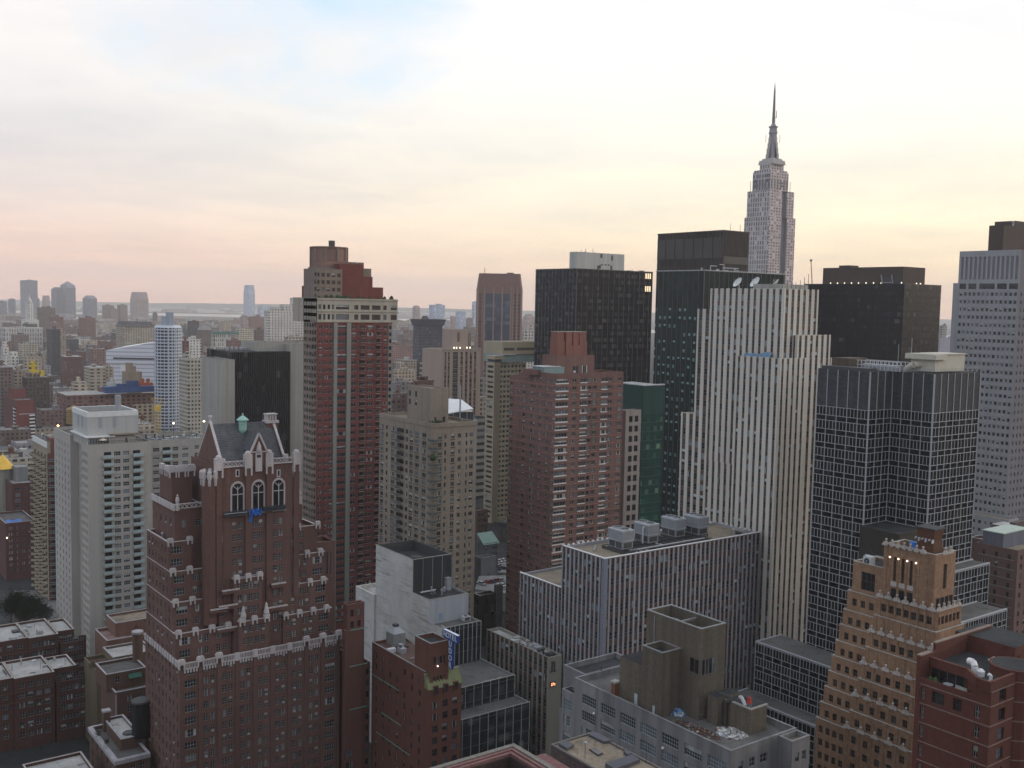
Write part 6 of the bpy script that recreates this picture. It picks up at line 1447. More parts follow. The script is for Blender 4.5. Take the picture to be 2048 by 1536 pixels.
# ================================================================== grey loft building with brick lift towers
def grey():
 x0, y0, z = ptd(1462, 1503, 188)
 T = Thing('loft_building', 'grey painted loft building with steel windows and brown brick stair towers on its roof', 'building', (x0, y0, 0))
 G = M_wall('grey_paint', (.245, .245, .25), var=.1, streak=.3, grain=.1); BR = M_wall('brown_brick', (.155, .130, .10), var=.15, streak=.3, grain=.3, tint=(.095, .082, .066))
 y1, x1 = Yat(1129.4, x0, z), Xat(1597, y0 - .5, z); d = y1 - y0; fh = 3.6
 S = dict(frame=M_flat('steel_sash', (.34, .39, .40)), bars=6, trans=2, fw=.09, glasses=[GLASS[1], GLASS[2], GLASS[2], GLASS[3]]); S2 = dict(frame=M_flat('steel_sash', (.34, .39, .40)), bars=1, trans=1, fw=.08)
 ec = reg(d - 5, 7, 4.5, .3, S); wn = (30, 34, 22, 8, 6)
 shell(T, x0, y0, x1, y1 - 3.4, 0, z, G, R_GREY, 1.1, .35, east=dict(cols=[c for c in ec if c[1] < d - 3.8], rows=floors(0, z, fh, .55, 2.2, 1.7), wstyle=S, rec=.25, weights=wn), north=dict(cols=[(2.2, 3.5, S2), (5.2, 6.7, S2), (8.2, 10.2, S2)], rows=floors(0, z, fh, .9, 1.8, 1.7), wstyle=S2, rec=.25))
 shell(T, x0 + 3.0, y1 - 3.4, x1, y1 + 4, 0, z, G, R_DARK, 1.1, .35)
 # lower setbacks at the south end
 for k, (ln, dz) in enumerate(((4.2, 3.8), (7.5, 8.6))): shell(T, x0 - .0 + .02 * k, y1 - 3.38 + .01, x0 + 2.98, y1 - 3.38 + ln, 0, z - dz, G, R_DARK, .8, .3, east=dict(cols=reg(ln, 1 + k, 2.6, .3, S), rows=floors(0, z - dz, fh, .55, 2.2, 1.0), wstyle=S, rec=.25)) if k == 0 else shell(T, x0 + .02, y1 - 3.36 + 4.2, x0 + 2.98, y1 + 1.5, 0, z - dz, G, R_DARK, .8, .3)
 # north-west wing with its own small windows
 shell(T, x1 - 5.2, y0 - 3.2, x1, y0 - .02, 0, z - .3, G, R_TAN, 1.0, .35, north=dict(cols=[(1.0, 2.2, S2), (3.0, 4.2, S2)], rows=floors(0, z, fh, .9, 1.8, 1.9), wstyle=S2, rec=.25))
 zr = z - 1.1
 def btower(ne, se, nw, zb, part, rim=.35, deep=2.2):
  p = ptx(*ne, XB[0]); xx, yy, zt = p
  xe, ye = Xat(nw, yy, zt), Yat(se, xx, zt)
  shell(T, xx, yy, xe, ye, zb, zt, BR, R_DARK, deep, rim, part=part, roofpart=part + '_roof', coping=CONC_G, cap=.15); return xx, yy, xe, ye, zt
 b2 = ptz(1320.5, 1436, zr); XB = [b2[0]]
 t2 = btower((1324.8, 1307), 1285, 1363, zr, 'stair_tower', .3, 1.2)
 XB[0] = t2[2] - .05
 t1 = btower((1402.7, 1259.3), 1293.6, 1452.2, zr, 'tank_tower', .4, 2.6)
 tt = T.m('tank_tower'); zz = t1[4]
 tt.box(t1[0] + .4, (t1[1] + t1[3]) / 2 - .15, zz - 1.0, t1[2] - .4, (t1[1] + t1[3]) / 2 + .15, zz - .6, CONC_G)
 for k in (.27, .73): tt.lathe((t1[0] + t1[2]) / 2, t1[1] + (t1[3] - t1[1]) * k, [(1.5, zz - 2.6), (1.5, zz - 1.6), (.1, zz - 1.1)], M_flat('tank_grey', (.14, .15, .15)), 14)
 # window row low on the tank tower, door
 wz = Zat(1335, t1[0], t1[1]); L1 = t1[3] - t1[1]
 for k in range(4): T.m('tank_tower').box(t1[0] + .4 + k * 1.0, t1[1] - .1, wz - 1.6, t1[0] + 1.15 + k * 1.0, t1[1] - .01, wz + 1.3, GLASS[(0, 1, 0, 2)[k]]);
 for k in range(2): tt.box(t1[0] - .1, t1[1] + .4 + k * 1.2, wz - 1.4, t1[0] - .01, t1[1] + 1.35 + k * 1.2, wz + 1.3, GLASS[0])
 for k in range(5): tt.box(t1[0] + .3 + k * 1.0, t1[1] - .16, wz - 1.7, t1[0] + .4 + k * 1.0, t1[1] - .101, wz + 1.4, CONC_G)
 dr = T.m('door'); dr.box(t1[0] + 2.6, t1[1] - .12, zr, t1[0] + 3.5, t1[1] - .01, zr + 2.1, M_flat('door_pale', (.42, .46, .48))); dr2 = T.m('door.001'); dr2.box(t2[0] - .1, t2[1] + 1.6, zr, t2[0] - .01, t2[1] + 2.2, zr + 1.9, M_flat('door_pale', (.42, .46, .48)))
 for k in (.2, .35): tt.bar((t1[0] - .15, t1[1] + L1 * .82 + k, zr), (t1[0] - .15, t1[1] + L1 * .82 + k, zz - .5), .05, STEEL)
 # low brick sheds either side
 p = ptx(1501.8, 1420.7, t1[0] + 3.2); lx = p[0]; lw = T.m('brick_shed'); lw.box(lx, p[1], zr, Xat(1534, p[1], p[2]), Yat(1449, lx, p[2]), p[2], BR, R_DARK)
 lw.box(lx - .1, p[1] - .1, p[2], Xat(1534, p[1], p[2]) + .1, p[1] + .25, p[2] + .3, CONC); lw.box(lx - .1, p[1] + .25, p[2], lx + .25, Yat(1449, lx, p[2]), p[2] + .3, CONC)
 lw.box(t1[0] + 1.2, Yat(1450, lx, p[2]), zr, t1[2] + .5, t1[1] - 1.2, p[2] + .6, BR, R_DARK)
 duct = T.m('duct'); duct.path([(lx + .4, t1[1] - 1.0, p[2] + .5), (lx + .4, Yat(1452, lx, p[2]) - 1.5, p[2] + .5), (lx - .5, Yat(1452, lx, p[2]) - .4, p[2] - .2), (lx - .5, Yat(1452, lx, p[2]) - .4, zr)], .45, M_flat('duct_dark', (.05, .048, .045)), 10)
 ls = T.m('brick_shed.001'); q = ptx(1286, 1339, t2[0] + .8); ls.box(q[0], t2[3] - .5, zr, q[0] + 8, Yat(1240, q[0], q[2]), Zat(1330, q[0], t2[3] + 1), BR, R_DARK); dr3 = T.m('door.002'); yd = Yat(1275, q[0], zr + 1); dr3.box(q[0] - .1, yd, zr, q[0] - .01, yd + .9, zr + 2.2, M_flat('door_pale', (.42, .46, .48)))
 c = ptz(1230, 1392, zr); ch = T.m('chimney'); ch.box(c[0] - .6, c[1] - .6, zr, c[0] + .6, c[1] + .6, zr + 2.9, M_wall('chimney_orange', (.22, .10, .06))); ch.box(c[0] - .75, c[1] - .75, zr + 2.9, c[0] + .75, c[1] + .75, zr + 3.3, CONC)
 for u, v in ((1202, 1352), (1229, 1388), (1376, 1432)): e = ptz(u, v, zr); T.m('roof_vent').lathe(e[0], e[1], [(.12, zr), (.12, zr + 2.2), (.2, zr + 2.3)], STEEL_D, 6)
 w = T.m('security_lamp')
 for k in (.35, .78): w.lathe(x0 - .5, y0 + d * k, [(.05, z - 5.6), (.3, z - 5.4), (.1, z - 5.1)], WHITE, 8)
 # heaps of rubble and salvage
 def heap(name, label, px, py, rx, ry, n, mats, seed, h=.5):
  rx *= 1.3; ry *= 1.3; n = int(n * 1.7); b = MB(); r = random.Random(seed); c = ptz(px, py, zr)
  for i in range(n):
   a, q = r.uniform(0, 6.28), math.sqrt(r.random()); X, Y = c[0] + rx * q * math.cos(a), c[1] + ry * q * math.sin(a); s = r.uniform(.12, .55)
   b.obox((X, Y), r.uniform(0, 3), s, r.uniform(.05, .25), zr + r.uniform(0, .05), zr + .08 + h * r.random() * (1.1 - q), r.choice(mats))
  o = tag(link(name, b.mesh(name)), label, 'debris', None, 'stuff')
 heap('debris', 'white rubble and broken boards heaped along the parapet of the grey loft roof', 1463, 1467, 2.0, 2.4, 150, [WHITE, WHITE, CONC, STEEL, RUST], 3)
 heap('debris', 'brown scrap and dark mats strewn on the grey loft roof', 1395, 1460, 1.2, 4.2, 150, [RUST, RUST, R_DARK, BRICK, CONC, STEEL_D], 4, .4)
 heap('debris', 'blue sheeting and white bags piled at the foot of the small stair tower', 1357, 1428, 1.1, 1.0, 90, [TARP, TARP, WHITE, M_flat('pale_blue', (.2, .35, .45)), STEEL], 5, 1.3)
 heap('debris', 'white bags and pipes on the brick shed roof', 1440, 1400, .6, 2.0, 60, [WHITE, STEEL, STEEL_L, STEEL_D], 6, 1.6)
 e = ptz(1398, 1438, zr); Bx = Thing('brick_stump', 'short orange brick stump among the scrap on the grey loft roof', 'chimney', (e[0], e[1], zr)); Bx.m('shaft').box(e[0] - .55, e[1] - .5, zr, e[0] + .55, e[1] + .5, zr + 1.1, M_wall('chimney_orange', (.22, .10, .06))); Bx.m('cap').box(e[0] - .62, e[1] - .57, zr + 1.1, e[0] + .62, e[1] + .57, zr + 1.22, CONC_G)
 e = ptx(1499, 1393, lx + .8); Rd = Thing('fan_unit', 'red finned unit on a steel stand above the brick shed', 'fan unit', (e[0], e[1], p[2])); Rd.m('casing').prism([(e[0] - .3, e[1] - .35), (e[0] + .35, e[1] - .3), (e[0] + .3, e[1] + .35), (e[0] - .35, e[1] + .3)], p[2] + .8, p[2] + 2.0, RED, None, [(e[0] - .25, e[1] - .3), (e[0] + .3, e[1] - .25), (e[0] + .25, e[1] + .3), (e[0] - .3, e[1] + .25)])
 for a, b in ((-.3, -.3), (.3, -.3), (.3, .3), (-.3, .3)): Rd.m('stand').bar((e[0] + a, e[1] + b, p[2]), (e[0] + a * .8, e[1] + b * .8, p[2] + .8), .05, STEEL)
 Rd.m('flue').path([(e[0] - .4, e[1] + .6, p[2] + .3), (e[0] - .4, e[1] + 1.6, p[2] + 1.6), (e[0] - .2, e[1] + 2.2, p[2] + 1.4)], .35, STEEL_L, 8)
grey()

# ================================================================== hotel with its blue sign
def hotel():
 x0, y0, z = ptd(858, 1382, 245)
 T = Thing('hotel_building', 'narrow red brick hotel with green metal mansard and a blue rooftop sign', 'building', (x0, y0, 0))
 HB = M_wall('brick_hotel', (.16, .068, .05), tint=(.115, .052, .042)); x1, y1 = Xat(923, y0, z), Yat(744, x0, z); w, d = x1 - x0, y1 - y0; fh = 2.9
 S = dict(frame=F_DARK, bars=1, trans=1, fw=.08); ze = Zat(1300, x0, y0 + d * .3)
 rn = floors(0, z + 1.0, fh, .8, 1.7, .8)
 facade(T, NF(x0, y0), w, 0, z + .2, reg(w, 3, 1.45, .4, S), [r for r in rn if r[1] < z - 1.2], HB, wstyle=S, rec=.25)
 zE = ptx(752.7, 1289, x0)[2]
 facade(T, EF(x0, y0 + 1.8), d - 1.8, 0, zE, reg(d - 1.8, 7, .85, .6, S), floors(0, zE, fh, .8, 1.6, 1.6), HB, wstyle=S, rec=.25, skip=lambda i, j: (i * 7 + j * 3) % 5 == 0)
 facade(T, EF(x0, y0), 1.8, 0, z + .2, [], [], HB)
 wl = T.m('wall'); wl.face([(x0, y0 + 1.8, z + .2), (x0, y0, z + .2), (x0, y0 + 1.8, zE)], HB); wl.face([(x0, y1, 0), (x1, y1, 0), (x1, y1, zE), (x0, y1, zE)], HB); wl.face([(x1, y0, 0), (x1, y1, 0), (x1, y1, zE), (x1, y0, z + .2)], HB)
 T.m('roof').face([(x0 + .3, y0 + 2, zE - .8), (x1, y0 + 2, zE - .8), (x1, y1, zE - .8), (x0 + .3, y1, zE - .8)], R_BROWN); wl.box(x0 + .012, y0 + 1.812, zE - .9, x0 + .3, y1 - .012, zE, HB); T.m('coping').box(x0 - .05, y0 + 1.8, zE, x0 + .35, y1, zE + .1, CONC_G)
 # green mansard over the street front
 zm0, zm1 = z + .2, Zat(1349, x0, y0 + 2); m = T.m('mansard'); GM = M_wall('mansard_green', (.235, .25, .13), var=.08, streak=.15, grain=.1)
 m.face([(x0 - .2, y0 - .25, zm0), (x1 + .2, y0 - .25, zm0), (x1 + .2, y0 + 1.8, zm1), (x0 - .2, y0 + 1.8, zm1)], GM); m.face([(x0 - .2, y0 - .25, zm0), (x0 - .2, y0 + 1.8, zm1), (x0 - .2, y0 + 1.8, zm0)], GM); m.face([(x1 + .2, y0 - .25, zm0), (x1 + .2, y0 + 1.8, zm1), (x1 + .2, y0 + 1.8, zm0)], GM)
 for i in range(12): u = x0 + w * i / 11; m.bar((u, y0 - .3, zm0), (u, y0 + 1.8, zm1 + .04), .05, GM, 4)
 m.box(x0 - .3, y0 + 1.6, zm1, x1 + .3, y0 + 2.0, zm1 + .2, M_flat('mansard_rim', (.33, .34, .22)))
 for i, u in enumerate(reg(w, 3, 1.0, .4)):
  k = T.m('dormer' if i == 0 else 'dormer.%03d' % i); k.box(x0 + u[0] - .15, y0 - .4, zm0 - 1.6, x0 + u[1] + .15, y0 + .6, zm0 + .7, HB); k.box(x0 + u[0], y0 - .45, zm0 - 1.2, x0 + u[1], y0 - .401, zm0 + .5, GLASS[0])
 # copper-stained string lines on the side wall
 cs = M_flat('verdigris', (.13, .25, .20), .8, .3)
 for zz, a, b in ((zE - 8.5, .5, .98), (zE - 17, .45, .8), (zE - 23, .3, .9)): wl.box(x0 - .12, y0 + d * a, zz, x0 - .002, y0 + d * b, zz + .22, cs)
 # lift penthouse
 p = ptx(861, 1288, x0 + .6); px_, py_, zp = p[0], p[1], p[2]; pw = Xat(898, py_, zp); ps = Yat(830, px_, zp)
 shell(T, px_, py_, pw, ps, zE - .8, zp, HB, R_DARK, .9, .3, part='penthouse', roofpart='penthouse_roof', coping=CONC_G, north=dict(cols=reg(pw - px_, 4, .6, .8, dict(frame=F_DARK, bars=0, trans=0)), rows=[(zp - 10.2, zp - 8.2), (zp - 5.4, zp - 3.4)], wstyle=S))
 q = ptz(785, 1290, zE - .8); rh = T.m('roof_house'); rh.box(q[0] - .5, q[1] - 1.5, zE - .8, q[0] + 3, q[1] + 2.5, zE + 2.4, M_wall('metal_shed', (.26, .27, .26)), STEEL_D); rh.prism([(q[0] - .6, q[1] - 1.6), (q[0] + 3.1, q[1] - 1.6), (q[0] + 3.1, q[1] + 2.6), (q[0] - .6, q[1] + 2.6)], zE + 2.4, zE + 3.9, STEEL, None, [(q[0] + .6, q[1] - .2), (q[0] + 1.6, q[1] - .2), (q[0] + 1.6, q[1] + .9), (q[0] + .6, q[1] + .9)])
 rh.box(q[0] + .5, q[1] - .3, zE + 3.9, q[0] + 1.7, q[1] + 1.0, zE + 4.5, STEEL_D)
 clutter(T, x0 + 1, y0 + 4, x1 - 2, y1 - 3, zE - .8, 12, 41, (.4, 1.3)); T.m('door').box(x0 + .9, y0 + 1.7, zE - .8, x0 + 1.7, y0 + 1.79, zE + 1.3, M_flat('door_pale', (.42, .46, .48)))
 # sign
 c = pty(903, 1273, py_ - 1.3); sx, sy, sz = c; BL = M_flat('sign_blue', (.012, .055, .22), .4, .15); LT = M_flat('sign_white', (.62, .65, .72), .5, .05)
 G = Thing('hotel_sign', 'blue hotel sign with white capitals, a short board over a tall blade', 'sign', (sx, sy, z))
 zb = Zat(1337, sx, sy); tw = 1.55; hw, hh = 3.05, .95
 bd = G.m('board'); bd.box(sx - .3, sy - hw, sz - hh, sx + .3, sy + hw, sz + hh, BL); bd.box(sx - .34, sy - hw, sz + hh, sx + .34, sy + hw, sz + hh + .12, LT)
 bl = G.m('blade'); bl.box(sx - .3, sy - .72, zb, sx + .3, sy + .72, sz - hh, BL)
 ar = G.m('bracket')
 for zz in (sz, (sz + zb) / 2, zb + .6): ar.bar((sx, sy, zz), (sx, py_ + .2, zz), .08, STEEL_D)
 for k in range(3): ar.bar((sx + .1, sy + hw + .4 + k * .5, sz - 1), (sx + .1, sy + hw + .4 + k * .5, sz + 1.6), .06, STEEL_L); ar.bar((sx + .1, sy + hw, sz - .6 + k), (sx + .1, sy + hw + 1.8, sz - .6 + k), .06, STEEL_L)
 ar.bar((sx, sy + hw + .2, sz - 1.2), (sx, py_ + 2, zp - .3), .08, STEEL)
 def letter(ch, y, zc, size):
  cu = text_mesh(ch, size, .03, .025, LT)
  o = link('letter', cu, G.root); o.location = (sx - .34 - G.base[0], y - G.base[1], zc - G.base[2]); o.rotation_euler = (RAD(90), 0, RAD(-90))
 n = 'HOTEL'
 for i, ch in enumerate(n): letter(ch, sy + 2.3 - i * 1.15, sz, 1.75)
 seg = (sz - hh - zb) / 4
 for i, ch in enumerate('UDOR'): letter(ch, sy, sz - hh - seg * (i + .5), 1.9)
 lm = Thing('wall_lamp', 'small glowing lamp on the hotel penthouse wall below the blue sign', 'lamp', (px_ + 2, py_ - .1, zp - 9)); lm.m('bulb').lathe(Xat(875, py_ - .2, zp - 9), py_ - .2, [(.05, Zat(1335, px_, py_) - .2), (.2, Zat(1335, px_, py_)), (.05, Zat(1335, px_, py_) + .2)], M_glow('wall_lamp', (1, .8, .65), 3.0), 8)
hotel()

# ================================================================== stepped office with white party wall
def whitewall():
 x0 = 148.0; W = 161.0
 pts = [(826, 1120), (858.6, 1201), (883, 1258)]
 T = Thing('stepped_office', 'stepped dark glass office with a tall stained white party wall', 'building', (x0, 240, 0))
 WP = NT('party_wall_white'); s = WP.sep(WP.pos)
 st = WP.noise(1.9, 5, sc3=(1, .05, .9), rough=.7); big = WP.noise(.10, 3)
 k = WP.math('MULTIPLY', WP.ramp(st, [(.50, (0, 0, 0)), (.64, (1, 1, 1))]), WP.ramp(big, [(.40, (0, 0, 0)), (.6, (1, 1, 1))]))
 WHITEW = WP.done(WP.mix(1.0, WP.mix(k, (.56, .56, .54), (.29, .28, .25)), WP.gray(.86, 1.08, WP.noise(.3, 4)), 'MULTIPLY'), .8)
 DG = M_curtain('office_glass', 1.6, 3.3, 0, 0, [(0, (.012, .014, .016)), (.6, (.03, .034, .036)), (.9, (.05, .055, .058)), (1, (.16, .17, .17))], .2, spandrel=(.022, .024, .025), sp_frac=.4, spec=.3)
 DP = M_wall('dark_panel', (.045, .048, .05), var=.12, grain=.1)
 lv = [ptx(px, py, x0) for px, py in pts]
 for px, py in ((1030, 1350), (1059.5, 1404)):
  y = lv[-1][1] - 8
  for it in range(6): z = Zat(py, W, y); y = Yat(px, W, z)
  lv.append((x0, y, z))
 yS = Yat(752, x0, lv[0][2]); zl = 0
 n = len(lv)
 for i, (x, y, z) in enumerate(lv):
  yb = yS if i == 0 else lv[i - 1][1] - .02; zb = 0
  if i > 2: x = 137.2
  w = T.m('party_wall'); w.face([(x, yb, 0), (x, y, 0), (x, y, z), (x, yb, z)], WHITEW)
  g = T.m('glazing'); mat = DP if i == 0 else (M_wall('white_panel', (.45, .47, .50), var=.05, grain=.05) if i == 1 else DG)
  g.face([(x, y, 0), (W, y, 0), (W, y, z), (x, y, z)], mat); g.face([(W, y, 0), (W, yb, 0), (W, yb, z), (W, y, z)], DP)
  if i == 0: g.face([(x, yS, 0), (W, yS, 0), (W, yS, z), (x, yS, z)], WHITEW)
  T.m('roof').face([(x + .3, y + .3, z - (3.0 if i == 0 else .6)), (W - .3, y + .3, z - (3.0 if i == 0 else .6)), (W - .3, yb, z - (3.0 if i == 0 else .6)), (x + .3, yb, z - (3.0 if i == 0 else .6))], R_DARK if i < 2 else R_GREY)
  c = T.m('parapet'); pz = 3.1 if i == 0 else .7
  c.box(x + .02, y + .02, z - pz, W, y + .3, z + .02, STEEL_D if i == 0 else CONC_G); c.box(W - .3, y + .3, z - pz, W, yb, z + .02, STEEL_D if i == 0 else CONC_G); c.box(x + .02, y + .3, z - pz, x + .3, yb, z + .02, STEEL_D if i == 0 else CONC_G)
  if i == 0: c.box(x + .3, yb - .3, z - pz, W - .3, yb, z + .02, STEEL_D)
  T.m('coping').box(x - .06, y - .06, z + .02, W + .06, y + .2, z + .14, CONC); T.m('coping').box(x - .06, y + .2, z + .02, x + .2, yb, z + .14, CONC)
  mb = T.m('mullions'); nb = 4 if i == 0 else (0 if i == 1 else 9); zlo = 0 if i == n - 1 else lv[i + 1][2]
  for q in range(nb + 1 if nb else 0): u = x + .06 + (W - x - .12) * q / nb; mb.box(u - .07, y - .14, zlo - .5, u + .07, y - .003, z, MULL if i else CONC_G)
  if i >= 2:
   k = z - .9
   while k > max(zlo, 5): mb.box(x, y - .06, k - .05, W, y - .004, k + .05, MULL_D); k -= 3.3
 z0, y0 = lv[0][2], lv[0][1]
 A = T.m('cooling_plant');
 for k, (u, v) in enumerate(((4, 4), (7.5, 4.6), (6.5, 9))): A.lathe(x0 + u, y0 + v, [(1.7, z0 - 3), (1.7, z0 - 1.7), (1.5, z0 - 1.6), (1.3, z0 - 1.8)], STEEL_L if k < 2 else STEEL_D, 14)
 A.path([(x0 + 3, y0 + 1.5, z0 - 2), (x0 + 10, y0 + 1.5, z0 - 2)], .2, STEEL_L)
 y1, z1 = lv[1][1], lv[1][2]; clutter(T, x0 + 2, y1 + 2, W - 2, y0 - 1.5, z1 - .6, 6, 51, (.3, .9)); T.m('roof_pipes').path([(x0 + 2, y0 - 1, z1), (x0 + 7, y0 - 1, z1 + .1)], .22, STEEL_L); T.m('louvre_stack').box(W - 2.5, y0 - 1.6, z1 - .6, W - 1, y0 - .1, z1 + 3.0, STEEL)
 D = T.m('door'); D.box(x0 + 3.2, y1 - .1, lv[2][2], x0 + 4.4, y1 - .01, lv[2][2] + 2.2, M_flat('door_outline', (.25, .33, .42))); ac_box(T.m('air_handler'), W - 3.6, lv[2][1] + 3.0, lv[2][2] - .6, 2.0, 1.5, 1.5)
 for k in range(10): T.m('roof_vent').box(x0 + 3 + k * .7, lv[3][1] + 1, lv[3][2] - .6, x0 + 3.4 + k * .7, lv[3][1] + 1.5, lv[3][2] - .3 + .05 * (k % 3), CONC)
 # lower white volume toward the south
 ya, yb = Yat(752, x0, 50) + .02, Yat(715, x0, 47); zz = Zat(1172, x0, yb)
 shell(T, x0 - .6, ya, W - 2, yb, 0, zz, WHITEW, R_WHITE, .9, .35, part='party_wall')
whitewall()

# ================================================================== low striped block with the temperature display
def lowstripe():
 x0, y0, z = ptd(1097, 1315.6, 271)
 T = Thing('striped_block', 'low office block of brown and cream stripes with cluttered roof and orange temperature display', 'building', (x0, y0, 0))
 x1, y1 = Xat(1118, y0, z), Yat(974, x0, z); CR = M_wall('cream_wall', (.30, .29, .25), var=.06, streak=.1, grain=.08)
 rows = floors(0, z, 3.4, .9, 1.9, .9); stripes(T, EF(x0, y0), y1 - y0, 0, z, 2.2, .7, CR, rows, 'piers', proud=.15, sp=SPAN)
 w = T.m('wall'); w.face([(x0, y0, 0), (x1 + 1, y0, 0), (x1 + 1, y0, z), (x0, y0, z)], CR); w.face([(x0, y1, 0), (x1 + 1, y1, 0), (x1 + 1, y1, z), (x0, y1, z)], CR); w.face([(x1 + 1, y0, 0), (x1 + 1, y1, 0), (x1 + 1, y1, z), (x1 + 1, y0, z)], CR)
 plain_roof(T, x0, y0, x1 + 1, y1, z, R_WHITE, .8, CR, .35); clutter(T, x0 + .8, y0 + 1, x1, y0 + 18, z - .8, 26, 61, (.4, 1.4))
 for k in range(2): a = Xat(1102 + 4.5 * k, y0, z - 5); g = T.m('vent_grille' if k == 0 else 'vent_grille.001'); zc = Zat(1332, a, y0); g.box(a, y0 - .08, zc - 1.3, a + .55, y0 - .01, zc + 1.2, STEEL_D)
 T.m('vent_grille').box(Xat(1099, y0, z - 7), y0 - .1, Zat(1345, x0, y0) - .15, Xat(1112, y0, z - 7), y0 - .01, Zat(1345, x0, y0) + .15, STEEL_D)
 sx, sz = Xat(1106, y0 - .3, z - 8), Zat(1367, x1 - 1, y0 - .3)
 D = Thing('temperature_display', 'small black display with glowing orange digits on the cream wall', 'display', (sx, y0, sz)); D.m('casing').box(sx - .85, y0 - .35, sz - .62, sx + .85, y0 - .02, sz + .62, STEEL_D)
 cu = text_mesh('27c', 1.05, .01, .012, M_glow('digit_orange', (1, .42, .16), 2.2))
 o = link('digits', cu, D.root); o.location = (0, -.38, 0); o.rotation_euler = (RAD(90), 0, 0)
lowstripe()
# ================================================================== slim tan tower with dark slots
def slim():
 x0, y0, z = ptd(989, 725, 620)
 T = Thing('apartment_building', 'slim sandy tower with dark window slots, left of the pink brick apartments', 'building', (x0, y0, 0))
 SD = M_wall('sand_stone', (.40, .345, .25), var=.06, streak=.08, grain=.08); SB = M_wall('sand_shade_brick', (.29, .235, .17), var=.06)
 S = dict(frame=F_DARK, bars=2, trans=0, fw=.08); y1 = Yat(972, x0, z); d = y1 - y0; fh = 3.05; rows = floors(0, z, fh, .9, 1.5, 1.3)
 facade(T, EF(x0, y0), d, 0, z, [(d * .12, d * .80, dict(frame=F_DARK, bars=4, trans=0, glasses=[GLASS[0], GLASS[1], GLASS[3], GLASS[3]]))], rows, SD, wstyle=S, rec=.5)
 x1, x2 = Xat(1001.5, y0, z), Xat(1016, y0 + 2, z) + 14
 w = T.m('wall'); w.face([(x0, y0, 0), (x1, y0, 0), (x1, y0, z), (x0, y0, z)], SB); w.face([(x0, y1, 0), (x1 + 9, y1, 0), (x1 + 9, y1, z), (x0, y1, z)], SB); w.face([(x1, y0, 0), (x1, y0 + 2, 0), (x1, y0 + 2, z), (x1, y0, z)], SB)
 facade(T, NF(x1, y0 + 2), x2 - x1, 0, z - .6, reg(x2 - x1, 7, 1.9, .4, dict(frame=F_DARK, bars=1, trans=0)), rows, SD, wstyle=S, rec=.5)
 T.m('roof').face([(x0, y0, z), (x2, y0, z), (x2, y1, z), (x0, y1, z)], R_GREY)
 t = T.m('penthouse'); t.box(x0 + .6, y0 + .8, z, x1 + 1, y1 - 1, z + 1.8, STEEL_D); t.box(x0, y0, z + 1.8, x1 + 3, y1, z + 4, SD, R_WHITE)
 q = ptd(1005, 684, 628); X1 = Xat(1072, q[1], q[2]) + 6; t.box(q[0], q[1], z + 4.5, X1, q[1] + 20, q[2], SD, R_TAN); t.box(q[0], q[1] + .6, z - .5, X1, q[1] + 19, z + 4.5, M_flat('pale_glass', (.20, .28, .28), .25))
 t.box(q[0] + 1.2, q[1] - .1, q[2] - 5.2, q[0] + 9, q[1] - .01, q[2] - 3.6, STEEL_D); t.box(q[0] + 11, q[1] - .1, q[2] - 5.2, X1 - 1, q[1] - .01, q[2] - 3.6, STEEL_D); t.box(q[0] - .3, q[1] - .6, z + 4.2, q[0] + 10, q[1] - .01, z + 4.6, STEEL_L)
slim()

